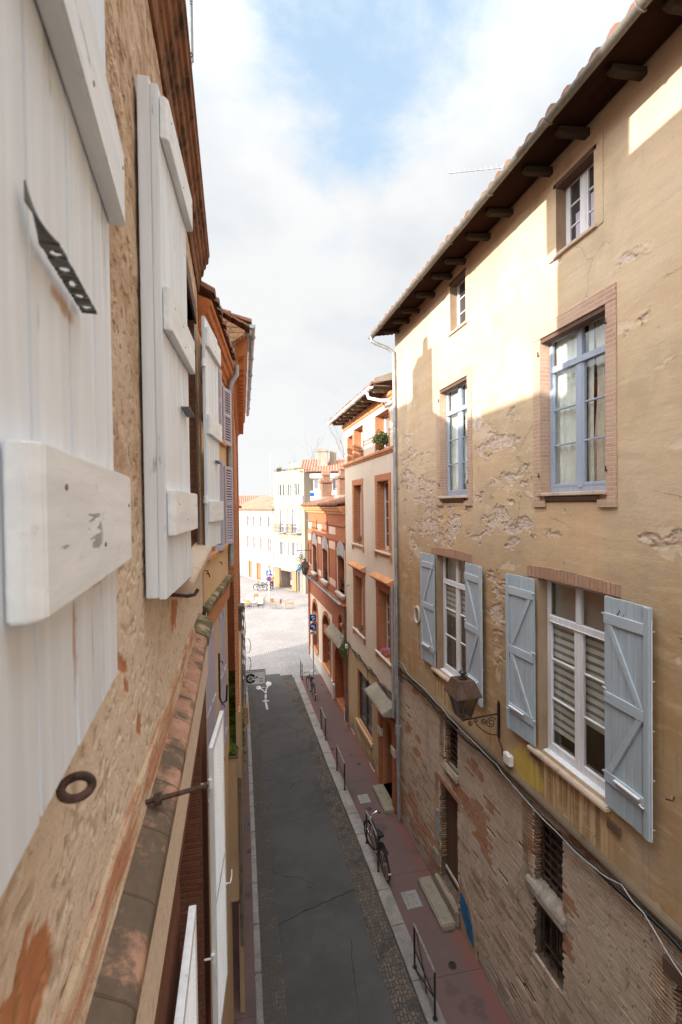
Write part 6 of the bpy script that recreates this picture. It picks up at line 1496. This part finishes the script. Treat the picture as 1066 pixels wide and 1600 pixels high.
# ------------------------------------------------------------------ bicycles
def bicycle(loc, rz, label, lean=.07, steer=.7):
    b = thing('bicycle', label, 'bicycle', loc, 'parked black bicycles', rz)
    tl = Matrix.Rotation(lean, 3, 'Y')
    class T:
        def __init__(s, R=None): s.R = R
        def __call__(s, x, y, z): v = tl @ Vector((x, y, z)); return tuple(v)
    I = T(); r = .335; fy, ry = .52, -.52
    def add(mb, name, mat, par=b, sm=True):
        me_o = mb.build(name, M[mat], None, smooth=sm); me_o.parent = par; return me_o
    def wheel(y, st=0.0):
        cs, sn = math.cos(st), math.sin(st)
        def W(a, rr, dx=0): yy = rr*math.cos(a); return (sn*-yy+dx, y+cs*yy, .345+rr*math.sin(a))
        mb = MB(I); mb.tube([W(2*PI*k/32, r) for k in range(32)], .021, 8, closed=True); w = add(mb, 'wheel', 'rubber')
        mb = MB(I); mb.tube([W(2*PI*k/32, r-.028) for k in range(32)], .012, 6, closed=True); add(mb, 'rim', 'chrome', w)
        mb = MB(I)
        for k in range(20): mb.tube([W(2*PI*k/20, .02, .02*(-1)**k), W(2*PI*k/20+.15, r-.03)], .0016, 3)
        mb.tube([(-.05, y, .345), (.05, y, .345)], .02, 8); add(mb, 'spokes', 'chrome', w)
        mb = MB(I); mb.tube([W(PI*.05+PI*.75*k/12+(.3 if y < 0 else 0), r+.035) for k in range(13)], .016, 6); add(mb, 'mudguard', 'bike_black', w)
    wheel(fy, .25); wheel(ry)
    mb = MB(I)
    bb, hd, hd2, st = (0, -.06, .30), (0, .36, .80), (0, .33, .90), (0, -.20, .80)
    for (p, q, rr) in ((bb, hd, .019), (bb, st, .017), (st, hd2, .017), (hd, hd2, .02)): mb.tube([p, q], rr, 8)
    for s in (-1, 1):
        mb.tube([(s*.05, ry, .345), (s*.03, -.06, .30)], .010, 6); mb.tube([(s*.05, ry, .345), (s*.02, -.19, .76)], .009, 6); mb.tube([(s*.05, fy, .345), (s*.05, .40, .70), (0, .37, .76)], .012, 6)
    add(mb, 'frame', 'bike_black')
    mb = MB(I); mb.prism([(0, -.36), (.085, -.35), (.08, -.26), (.03, -.12), (0, -.06), (-.03, -.12), (-.08, -.26), (-.085, -.35)], 2, .90, .955); mb.tube([(0, -.215, .78), (0, -.235, .91)], .014, 8); add(mb, 'saddle', 'rubber', sm=False)
    mb = MB(I); c, s_ = math.cos(steer), math.sin(steer)
    def H(x, y, z): return (x*c, .33+y+x*s_*.55, z)
    mb.tube([H(0, 0, .88), H(0, .03, 1.02)], .014, 8); mb.tube([H(-.30, -.10, 1.04), H(-.22, -.02, 1.06), H(-.05, .03, 1.02), H(.05, .03, 1.02), H(.22, -.02, 1.06), H(.30, -.10, 1.04)], .012, 8)
    h = add(mb, 'handlebar', 'chrome')
    mb = MB(I)
    for s in (-1, 1): mb = MB(I); mb.tube([H(s*.24, -.03, 1.055), H(s*.33, -.13, 1.035)], .018, 8); mb.tube([H(s*.20, .02, 1.06), H(s*.28, .0, 1.03)], .006, 5); add(mb, 'grip', 'rubber', h)
    mb = MB(I); mb.tube([(.045, -.06+.085*math.cos(2*PI*k/18), .30+.085*math.sin(2*PI*k/18)) for k in range(18)], .008, 5, closed=True)
    mb.tube([(.05, -.06, .30), (.06, .05, .18)], .009, 6); mb.tube([(-.05, -.06, .30), (-.06, -.17, .42)], .009, 6); mb.box(.055, .14, .02, .10, .165, .19); mb.box(-.14, -.055, -.21, -.13, .41, .435); add(mb, 'crank', 'chrome', sm=False)
    mb = MB(I); mb.box(-.06, .06, -.72, -.30, .735, .75); mb.tube([(.05, -.68, .74), (.05, -.53, .36)], .006, 5); mb.tube([(-.05, -.68, .74), (-.05, -.53, .36)], .006, 5); add(mb, 'luggage_rack', 'bike_black', sm=False)
    mb = MB(I); mb.box(-.035, .035, -.885, -.862, .36, .385); mb.box(-.03, .03, .40, .43, .90, .95); add(mb, 'reflector', 'sign_white', sm=False)
    return b
bicycle((3.53, 11.20, .04), .03, 'black bicycle with a wide bent handlebar leaning on the second rail, nearer of two', -.05, .8)
bicycle((3.62, 22.0, .04), .05, 'black bicycle parked farther off on the pavement before the red brick house', -.05, .3)
# ------------------------------------------------------------------ stone steps on the pavement
def stone(y0, y1, x0, x1, label):
    mb = MB(); mb.grid(lambda a, b: (x0+(x1-x0)*b, y0+(y1-y0)*a, .175), 1, 1); mb = MB(); mb.box(x0, x1, y0, y1, .03, .175); tag(mb.build('stone_step', M['grey_stone'], bevel=.025, seg=2), label, 'step')
stone(9.0, 10.35, 4.26, 4.60, 'long worn stone step on the pavement before the dark door of the ochre house')
stone(12.85, 14.15, 4.28, 4.58, 'pale worn stone step on the pavement before the arched blue door')
# ------------------------------------------------------------------ traffic sign
def circ(cx, cz, r, n=24): return [(cx+r*math.cos(2*PI*k/n), cz+r*math.sin(2*PI*k/n)) for k in range(n)]
def traffic(X, Y, label):
    s = thing('traffic_sign', label, 'road sign', (X, Y, 0)); mb = MB(); mb.tube([(X, Y+.03, 0), (X, Y+.03, 3.45)], .03, 10); mb.build('post', M['zinc'], s, smooth=True)
    mb = MB(); mb.box(X-.18, X+.18, Y-.01, Y, 3.08, 3.44); p = mb.build('square_plate', M['sign_blue'], s, .004)
    mb = MB(); mb.prism([(X-.195, 3.065), (X+.195, 3.065), (X+.195, 3.455), (X-.195, 3.455)], 1, Y-.004, Y+.004); mb.build('plate_edge', M['sign_white'], p)
    mb = MB(); a = Y-.013
    for poly in ([(-.10, 3.30), (-.02, 3.40), (-.02, 3.34), (.10, 3.36), (.10, 3.32), (-.02, 3.29), (-.02, 3.25)], [(-.04, 3.12), (.02, 3.12), (.05, 3.24), (.0, 3.25)], [(.06, 3.16), (.12, 3.2), (.10, 3.26), (.05, 3.22)]): mb.face([(X+u, a, z) for u, z in poly])
    mb.build('symbol', M['sign_white'], p)
    mb = MB(); mb.prism(circ(X, 2.78, .215), 1, Y-.004, Y+.004); r = mb.build('round_plate', M['sign_white'], s)
    mb = MB(); mb.prism(circ(X, 2.78, .20), 1, Y-.012, Y-.005); mb.build('blue_disc', M['sign_blue'], r)
    mb = MB(); mb.face([(X+u, Y-.015, 2.78+z) for u, z in [(.03, -.13), (.08, -.13), (.08, .02), (.05, .06), (-.03, .06), (-.03, .11), (-.13, .03), (-.03, -.05), (-.03, .005), (.02, .005), (.03, -.01)]]); mb.build('arrow', M['sign_white'], r)
    mb = MB(); mb.box(X-.17, X+.17, Y-.01, Y, 2.36, 2.52); mb.build('small_plate', M['sign_white'], s, .004)
    mb = MB(); mb.face([(X-.12, Y-.012, 2.40), (X+.10, Y-.012, 2.40), (X+.12, Y-.012, 2.44), (X-.02, Y-.012, 2.46), (X-.08, Y-.012, 2.49)]); mb.build('pictogram', M['sign_black'], s)
traffic(4.10, 24.3, 'post with blue square sign over a round blue sign with a left arrow')
# ------------------------------------------------------------------ far side of the plaza
FW = Fr(4.6, 53.5, 1.4, 62.3, sign=-1); FE = Fr(4.6, 53.4, 7.0, 48.6, sign=1)
def simple_window(F, par, u0, u1, z0, z1, panemat, framemat='window_white', bars=2, dep=.16, sill=True):
    mb = MB(F)
    mb.box(u0, u0+.06, -dep, -dep+.05, z0, z1); mb.box(u1-.06, u1, -dep, -dep+.05, z0, z1); mb.box((u0+u1)/2-.04, (u0+u1)/2+.04, -dep, -dep+.06, z0, z1)
    for k in range(bars+1): z = z0+(z1-z0-.06)*k/bars; mb.box(u0+.06, u1-.06, -dep+.001, -dep+.048, z, z+.05)
    w_ = mb.build('window', M[framemat], par); mb = MB(F); mb.box(u0+.01, u1-.01, -dep+.01, -dep+.015, z0, z1); mb.build('pane', M[panemat], w_)
    if sill: mb = MB(F); mb.box(u0-.08, u1+.08, -.1, .08, z0-.07, z0-.002); mb.build('sill', M['white_stone'], w_)
wt = thing('white_house', 'white three storey house with tiled roof across the plaza', 'house', (3, 58, 0))
WN = []
for (a, b) in ((7.33, 8.31), (5.26, 6.2), (3.1, 3.98), (.62, 1.62)): WN += [(a, b, 6.82, 8.03), (a+.02, b+.02, 3.87, 5.48)]
DN = [(6.93, 8.09, .05, 2.2), (4.06, 5.44, .05, 2.2)]
mb = MB(FW); wall(mb, -.3, 14, -.2, 9.0, [h+(.22,) for h in WN+DN], rmat=1); mb.face([(-.3, 0, 0), (-.3, -9, 0), (-.3, -9, 9), (-.3, 0, 9)]); mb.build('wall', [M['far_white'], M['far_orange']], wt)
for h in WN:
    simple_window(FW, wt, *h, 'far_pane')
    for s in (0, 1):
        a = h[0]-.46 if s == 0 else h[1]+.02; mb = MB(FW); mb.box(a, a+.44, .005, .04, h[2]-.02, h[3]+.02)
        for k in range(4): mb.box(a+.05, a+.39, .04, .052, h[2]+.1+k*(h[3]-h[2])*.24, h[2]+.1+k*(h[3]-h[2])*.24+.12)
        mb.build('shutter', M['far_shutter'], wt)
for h, c in zip(DN, ('far_wood', 'shop_red')): mb = MB(FW); mb.box(h[0], h[1], -.2, -.15, h[2], h[3]); mb.box(h[0]+.2, h[1]-.2, -.15, -.12, .4, 1.9); mb.build('door', M[c], wt)
for (a, b, c) in ((5.94, 6.73, 'shop_pink'), (2.54, 3.36, 'shop_cyan')): mb = MB(FW); mb.box(a, b, .005, .05, .2, 2.35); mb.box(a+.1, b-.1, .05, .065, .4, 2.15); mb.build('door_leaf', M[c], wt, .005)
mb = MB(FW); mb.box(1.2, 2.0, -.02, .03, .05, 2.2); mb.build('shop_board', M['shop_red'], wt)
mb = MB(); roof_tiles(mb, FW, -.2, 14, .35, 8.98, -4.2, 10.7, .3, .1); mb.build('roof', M['roof_far'], wt)
mb = MB(FW); mb.box(-.25, 14, .0, .34, 8.88, 8.96); mb.build('eaves', M['far_wood'], wt)
mb = MB(FW); wall(mb, -.3, 5.7, 9.6, 12.2, [(3.0, 3.9, 10.9, 11.6, .2), (4.3, 5.2, 10.9, 11.6, .2)], w=-3.2); mb.face([(5.7, -3.2, 9.6), (5.7, -8, 9.6), (5.7, -8, 12.1), (5.7, -3.2, 12.1)]); mb.build('attic_wall', M['far_orange'], wt)
mb = MB(FW); mb.box(3.0, 3.9, -3.42, -3.36, 10.9, 11.6); mb.box(4.3, 5.2, -3.42, -3.36, 10.9, 11.6); build_each(mb, 'attic_window', M['far_pane_pale'], wt)
mb = MB(FW); mb.prism([(-2.6, 11.95), (-2.6, 12.03), (-8, 13.5), (-8, 13.3)], 0, -.4, 7.3); mb.build('attic_roof', M['roof_far'], wt)
mb = MB(FW); mb.tube([(.3, .06, 0), (.3, .06, 8.8)], .05, 6); mb.build('downpipe', M['zinc'], wt)
ae = thing('aerial', 'thin mast aerial standing on the white house across the plaza', 'aerial', (3.9, 56, 12)); mb = MB(); mb.tube([(4.55, 57.0, 10.0), (4.55, 57.0, 15.9)], .03, 5)
for k in range(5): mb.tube([(4.2, 57.0, 13.6+k*.35), (4.9, 57.0, 13.6+k*.35)], .012, 4)
mb.build('mast', M['zinc'], ae)
# cream block with balconies
eb = thing('balcony_house', 'tall narrow cream house with iron balconies and a blue shop front across the plaza', 'house', (6, 51, 0))
LG = [(1.02, 2.22, 9.6, 11.85), (2.77, 3.68, 9.6, 11.8), (4.2, 5.19, 9.6, 11.8)]
BW = [(1.32, 2.65, 6.4, 8.92), (3.78, 5.24, 6.4, 8.92)]; CW = [(1.35, 2.51, 3.78, 5.25), (3.81, 5.05, 3.85, 5.3)]
OP = (1.31, 3.69, .0, 2.0); DR2 = (4.75, 5.75, 0, 2.2)
mb = MB(FE); wall(mb, 0, 6.1, -.2, 13.25, [h+(.25,) for h in LG+BW+CW]+[OP+(1.2,), DR2+(.3,)], rmat=0); mb.face([(6.1, 0, 0), (6.1, -8, 0), (6.1, -8, 13.2), (6.1, 0, 13.2)]); mb.face([(0, 0, 0), (0, -8, 0), (0, -8, 13.2), (0, 0, 13.2)]); mb.face([(0, 0, 13.2), (6.1, 0, 13.2), (6.1, -8, 13.2), (0, -8, 13.2)])
mb.build('wall', M['far_cream'], eb)
for i, h in enumerate(LG): simple_window(FE, eb, *h, 'pane', bars=1, sill=False)
mb = MB(FE); mb.box(.0, 6.1, .0, .12, 9.42, 9.54); mb.box(0, 6.1, 0, .06, 12.15, 12.25); mb.build('string_course', M['white_stone'], eb)
mb = MB(FE); mb.box(.1, 6.0, .08, .10, 9.56, 10.42); mb.build('glass_railing', M['far_pane_pale'], eb); mb = MB(FE); mb.box(.1, 6.0, .07, .12, 10.42, 10.47); mb.build('handrail', M['sign_white'], eb)
for h in BW:
    simple_window(FE, eb, *h, 'far_pane_pale', bars=4, sill=False); a, b = h[0]-.4, h[1]+.3
    mb = MB(FE); mb.box(a, b, .0, .6, 6.28, 6.38); mb.build('balcony_slab', M['grey_stone'], eb)
    mb = MB(FE); mb.tube([(a, .58, 7.3), (b, .58, 7.3)], .025, 5); mb.tube([(a, .58, 6.5), (b, .58, 6.5)], .02, 5)
    for k in range(16): u = a+(b-a)*k/15; mb.tube([(u, .58, 6.4), (u, .58, 7.3)], .012, 4)
    for k in range(7): u = a+(b-a)*(k+.5)/7; mb.tube([(u+.1*math.cos(j*PI/4), .58, 6.9+.14*math.sin(j*PI/4)) for j in range(8)], .012, 4, closed=True)
    mb.build('balcony_railing', M['rail_paint'], eb)
    mb = MB(FE); mb.box(h[0]-.2, h[0]-.02, .005, .05, 6.4, 8.92); mb.box(h[1]+.02, h[1]+.2, .005, .05, 6.4, 8.92); mb.box(h[0]-.2, h[1]+.2, .005, .06, 8.93, 9.08); mb.build('window_surround', M['far_white'], eb)
for h in CW:
    simple_window(FE, eb, *h, 'far_pane_pale', 'far_shutter', bars=4); mb = MB(FE); mb.box(h[0]-.55, h[0]-.05, .005, .05, h[2], h[3]); mb.box(h[1]+.05, h[1]+.5, .005, .05, h[2], h[3]); mb.build('shutter', M['far_pane_pale'], eb)
mb = MB(FE); mb.box(.05, 6.05, .02, .14, 2.32, 2.80); mb.build('shop_fascia', M['awning_blue'], eb)
mb = MB(FE); mb.prism([(.14, 2.80), (.9, 2.52), (.9, 2.48), (.14, 2.72)], 0, .2, 5.6); mb.build('awning', M['awning_blue'], eb)
mb = MB(FE); mb.box(.15, 1.25, .003, .18, 0, 2.25); mb.box(3.75, 4.62, .003, .18, 0, 2.3); build_each(mb, 'shop_pillar', M['far_orange'], eb, bevel=.01)
mb = MB(FE); mb.box(1.32, 3.68, -1.25, -1.2, 0, 2.0); mb.build('shop_back', M['far_pane'], eb)
for (a, b, z0, z1, c, w) in ((1.6, 2.3, .9, 1.6, 'sign_blue', -1.18), (2.4, 2.9, .7, 1.7, 'sign_white', -1.18), (3.0, 3.5, 1.0, 1.75, 'sign_blue', -1.0), (2.0, 2.6, .3, .8, 'shop_pink', -.9)): mb = MB(FE); mb.box(a, b, w, w+.04, z0, z1); mb.build('shop_poster', M[c], eb)
mb = MB(FE); mb.box(DR2[0], DR2[1], -.28, -.22, 0, 2.2); mb.build('shop_door', M['far_pane_pale'], eb)
mb = MB(); rr = random.Random(44)
for k in range(260):
    u = rr.choice((rr.gauss(.9, .3), rr.uniform(.3, 5.8))); p = FE(u, -.2+rr.uniform(-.15, .15), 13.25+abs(rr.gauss(0, .25 if u < 1.6 else .09))); a = Vector((rr.gauss(0, .5), rr.gauss(0, .5), rr.gauss(.2, 1))).normalized()*.14; b = a.orthogonal().normalized()*.035; c = Vector(p)
    mb.face([tuple(c-a), tuple(c+b), tuple(c+a), tuple(c-b)])
mb.build('roof_plants', M['leaf_dry'], eb)
# house with a white loggia and pink roof
FF = Fr(7.02, 48.6, 12.4, 47.4, sign=1)
fh = thing('loggia_house', 'house with a white glazed loggia under a pink tiled roof across the plaza', 'house', (9.5, 50, 0))
mb = MB(FF); wall(mb, 0, 6.5, -.2, 12.9, [(.9, 2.0, 10.0, 12.2, .3), (2.2, 3.3, 10.0, 12.2, .3), (3.5, 4.7, 10.0, 12.2, .3)], rmat=1); mb.build('wall', [M['far_cream'], M['far_white']], fh)
for (a, b) in ((.9, 2.0), (2.2, 3.3), (3.5, 4.7)): simple_window(FF, fh, a, b, 10.0, 12.2, 'far_pane_pale', bars=2, dep=.25, sill=False)
mb = MB(FF); mb.box(.7, 5, .02, .08, 12.3, 12.75); mb.build('loggia_beam', M['sign_white'], fh)
mb = MB(FF); mb.box(.85, 4.8, .04, .07, 9.9, 10.9); mb.build('loggia_parapet', M['sign_white'], fh); mb = MB(FF); mb.prism([(.9+.0, 10.3), (1.5, 10.3), (1.5, 10.75), (.9, 10.75)], 1, .07, .08); mb.build('banner', M['sign_blue'], fh)
mb = MB(); roof_tiles(mb, FF, -.1, 7, .5, 12.95, -5.0, 14.75, .3, .1); mb.build('roof', M['roof_far'], fh)
mb = MB(FF); mb.box(1.85, 2.95, -2.4, -1.6, 13.0, 15.3); mb.box(1.75, 3.05, -2.5, -1.5, 15.3, 15.42); mb.build('chimney', M['grey_stone'], fh, .02)
mb = MB(FF); mb.box(1.8, 3.0, -2.45, -1.55, 15.42, 15.55); mb.build('chimney_cap', M['roof_far'], fh); mb = MB(FF); mb.box(3.2, 3.9, -3.2, -2.5, 13.4, 15.5); mb.build('chimney', M['far_cream'], fh)
mb = MB(FF); mb.prism([(-4, 13.0), (-4, 13.9), (-5.5, 14.4), (-5.5, 13.0)], 0, -1.6, 1.7); mb.build('back_gable', M['far_white'], fh)
# left sliver
gh = thing('far_house', 'pale plaster house seen as a sliver at the plaza corner behind the left row', 'house', (2, 67, 0))
mb = MB(); wall(mb, -6, 5.2, -.2, 9.2, [(3.75, 4.4, 7.75, 9.0, .2), (3.72, 4.4, 4.75, 6.9, .2), (3.75, 4.35, 0, 2.3, .2)], rmat=0); mb.F = ID
GF = Fr(0, 66, 1, 66, sign=1); mb = MB(GF); wall(mb, -6, 5.2, -.2, 9.2, [(3.72, 4.35, 7.75, 8.9, .2), (3.72, 4.4, 4.75, 6.4, .2), (3.75, 4.35, 0, 2.3, .2)]); mb.build('wall', M['far_white'], gh)
mb = MB(GF); mb.box(3.72, 4.35, -.2, -.15, 7.75, 8.9); mb.box(3.72, 4.4, -.2, -.15, 4.75, 6.4); mb.box(3.75, 4.35, -.2, -.15, 0, 2.3); mb.build('window', M['far_pane'], gh)
mb = MB(GF); 
for k in range(8): mb.tube([(3.6+k*.13, .4, 4.6), (3.6+k*.13, .4, 6.2)], .02, 4)
mb.tube([(3.5, .4, 6.2), (4.7, .4, 6.2)], .03, 4); mb.build('balcony_railing', M['rail_paint'], gh)
mb = MB(); roof_tiles(mb, GF, -6, 5.2, .4, 9.2, -4, 10.9, .3, .1); mb.build('roof', M['roof_far'], gh)
# bare tree behind the roofs
tr = thing('bare_tree', 'bare leafless tree with fine twigs rising behind the pink roofs', 'tree', (12.6, 58, 0)); rr = random.Random(77); mb = MB(); tb = MB()
def branch(p, d, L, r, lev):
    n = 4; q = [p]
    for k in range(n): d = (d+Vector((rr.gauss(0, .10), rr.gauss(0, .10), rr.gauss(.03, .06)))).normalized(); p = p+d*L/n; q.append(p)
    (mb if lev < 2 else tb).tube([tuple(x) for x in q], [r*(1-.5*k/n) for k in range(n+1)], 6 if lev < 2 else 4, cap=False)
    if lev < 5:
        for k in range(3 if lev < 4 else 2):
            nd = (d+Vector((rr.gauss(0, .55), rr.gauss(0, .55), rr.gauss(.1, .35)))).normalized(); branch(q[rr.choice((2, 3, 4))], nd, L*rr.uniform(.55, .8), max(.012, r*.5), lev+1)
branch(Vector((12.6, 58, 0)), Vector((0, 0, 1)), 9.5, .22, 0)
mb.build('trunk', M['bark'], tr, smooth=True); tb.build('twigs', M['bark'], tr)
# second sign post on the plaza
ps = thing('traffic_sign', 'slim white post with blue square sign and red edged round sign on the plaza', 'road sign', (3.22, 44.5, 0)); mb = MB(); mb.tube([(3.22, 44.5, 0), (3.22, 44.5, 3.4)], .045, 8); mb.build('post', M['sign_white'], ps)
mb = MB(); mb.box(3.0, 3.46, 44.42, 44.45, 2.62, 3.12); mb.build('square_plate', M['sign_blue'], ps, .005); mb = MB(); mb.prism(circ(3.24, 2.28, .25), 1, 44.43, 44.45); rp_ = mb.build('round_plate', M['sign_red'], ps); mb = MB(); mb.prism(circ(3.24, 2.28, .18), 1, 44.41, 44.428); mb.build('blue_disc', M['sign_blue'], rp_)
mb = MB(); mb.face([(3.1, 44.415, 2.75), (3.3, 44.415, 2.75), (3.36, 44.415, 2.95), (3.2, 44.415, 3.02)]); mb.build('symbol', M['sign_white'], ps)
# cafe chairs and tables
def chair_src(label, mat):
    c = thing('cafe_chair', label, 'chair', (0, 0, -50), 'cafe chairs on the plaza'); mb = MB()
    def add(name, m_, mb): o = mb.build(name, M[m_], None, .006); o.parent = c
    mb = MB(); mb.box(-.21, .21, -.2, .22, .44, .47); add('seat', mat, mb)
    mb = MB(); mb.prism([(.19, .50), (.235, .50), (.30, .88), (.265, .88)], 0, -.20, .20); add('backrest', mat, mb)
    for (x, y) in ((-.19, -.18), (.19, -.18), (-.19, .2), (.19, .2)): mb = MB(); mb.tube([(x*1.12, y*1.12, 0), (x, y, .44)], .013, 6); add('leg', 'rail_paint', mb)
    return c
ch_src = {m: chair_src('', m) for m in ('chair_orange', 'chair_cream', 'wood_light')}
used = set()
for (x, y, a, m, lab) in ((3.42, 42.0, .4, 'wood_light', 'light wooden cafe chair, left one of the pair by the slim sign post'), (3.85, 41.75, -2.2, 'wood_light', 'light wooden cafe chair, right one of the pair by the slim sign post'),
        (.95, 43.3, 1.2, 'chair_cream', 'pale cafe chair at the near left of the cluster of tables'), (1.35, 44.2, .2, 'chair_cream', 'pale cafe chair behind the left cafe table'), (1.75, 43.1, -1.1, 'chair_cream', 'pale cafe chair between the two cafe tables'),
        (2.05, 44.6, .1, 'chair_orange', 'orange cafe chair behind the right cafe table'), (2.55, 44.0, -1.4, 'chair_orange', 'orange cafe chair at the right end of the cluster of tables'), (2.30, 42.5, 3.0, 'chair_cream', 'pale cafe chair in front of the right cafe table'), (1.2, 42.6, 2.7, 'chair_orange', 'orange cafe chair in front of the left cafe table')):
    src = ch_src[m]
    if m in used: src = copy_tree(src)
    used.add(m); src.location = (x, y, -.05); src.rotation_euler = (0, 0, a); src['label'] = lab; WM[src.name] = Matrix.Identity(4)
def table_src():
    t_ = thing('cafe_table', 'x', 'table', (0, 0, 0), 'cafe tables on the plaza')
    def add(name, m_, mb): o = mb.build(name, M[m_], None, .006); o.parent = t_
    mb = MB(); mb.lathe([(.001, .70), (.35, .70), (.36, .72), (.35, .735), (.001, .735)], 0, 0, 18); add('table_top', 'chair_cream', mb)
    mb = MB(); mb.tube([(0, 0, .02), (0, 0, .70)], .03, 8); add('post', 'rail_paint', mb)
    mb = MB(); mb.lathe([(.22, 0), (.22, .02), (.04, .05)], 0, 0, 14); add('base', 'rail_paint', mb)
    return t_
t0 = table_src()
for k, (x, y, lab) in enumerate(((1.3, 43.45, 'small round cafe table, left one among the pale chairs'), (2.2, 43.6, 'small round cafe table, right one beside the orange chairs'))):
    o = t0 if k == 0 else copy_tree(t0); o.location = (x, y, -.05); o['label'] = lab
bt = thing('low_table', 'low wooden table on four legs standing alone on the sunny plaza', 'table', (4.82, 41.5, -.05)); mb = MB(); mb.box(4.42, 5.22, 41.2, 41.75, .42, .48); mb.build('table_top', M['chair_orange'], bt, .008)
for (x, y) in ((4.48, 41.25), (5.16, 41.25), (4.48, 41.7), (5.16, 41.7)): mb = MB(); mb.tube([(x, y, -.05), (x, y, .42)], .025, 6); mb.build('leg', M['wood_light'], bt)
b3 = bpy.data.objects['bicycle']
for (x, y, rz, lab) in ((2.85, 51.4, 1.2, 'bicycle parked on the sunny plaza before the white house'), (3.25, 50.9, 1.5, 'second bicycle on the sunny plaza, nearer the shop with the blue front')):
    o = copy_tree(b3); o.location = (x, y, -.05); o.rotation_euler = (0, 0, rz); o['label'] = lab; o['group'] = 'bicycles on the plaza'
# figure by the shop pillar
pe = thing('person', 'person in an orange jacket and dark trousers standing by the blue shop front', 'person', (4.05, 51.3, -.05))
def skin_body(name, verts, edges, radii, mat, parent):
    me = bpy.data.meshes.new(name); me.from_pydata(verts, edges, []); o = bpy.data.objects.new(name, me); COL.objects.link(o)
    m_ = o.modifiers.new('skin', 'SKIN'); m_.use_smooth_shade = True
    for i, r in enumerate(radii): me.skin_vertices[0].data[i].radius = (r, r)
    me.skin_vertices[0].data[0].use_root = True
    sb = o.modifiers.new('sub', 'SUBSURF'); sb.levels = 1; sb.render_levels = 1
    me.materials.append(M[mat]); put_under(o, parent); return o
px, py, pz = 4.05, 51.3, -.05
V = [(0, 0, .92), (0, 0, 1.15), (0, 0, 1.38), (0, 0, 1.50), (0, -.02, 1.62), (0, -.02, 1.72), (.10, 0, .88), (.11, .02, .48), (.11, .0, .08), (.11, -.12, .04), (-.10, 0, .88), (-.12, -.04, .48), (-.12, .02, .08), (-.12, -.10, .04), (.19, 0, 1.40), (.26, 0, 1.12), (.22, -.16, .95), (-.19, 0, 1.40), (-.26, .02, 1.12), (-.27, -.04, .86)]
E_ = [(0, 1), (1, 2), (2, 3), (3, 4), (4, 5), (0, 6), (6, 7), (7, 8), (8, 9), (0, 10), (10, 11), (11, 12), (12, 13), (2, 14), (14, 15), (15, 16), (2, 17), (17, 18), (18, 19)]
Rd = [.13, .12, .14, .055, .085, .075, .09, .06, .045, .035, .09, .06, .045, .035, .06, .045, .035, .06, .045, .035]
skin_body('body', [(x+px, y+py, z+pz) for x, y, z in V], E_, Rd, 'skin', pe)
V2 = [0, 1, 2, 14, 15, 17, 18]; skin_body('jacket', [(V[i][0]+px, V[i][1]+py, V[i][2]+pz) for i in V2], [(0, 1), (1, 2), (2, 3), (3, 4), (2, 5), (5, 6)], [.16, .15, .165, .085, .065, .085, .065], 'cloth_orange', pe)
V3 = [0, 6, 7, 8, 10, 11, 12]; skin_body('trousers', [(V[i][0]+px, V[i][1]+py, V[i][2]+pz) for i in V3], [(0, 1), (1, 2), (2, 3), (0, 4), (4, 5), (5, 6)], [.15, .11, .08, .065, .11, .08, .065], 'cloth_dark', pe)
mb = MB(); mb.lathe([(.095, 1.60+pz), (.10, 1.68+pz), (.085, 1.75+pz), (.03, 1.79+pz)], px, py+.01, 12); mb.build('hair', M['hair'], pe, smooth=True)
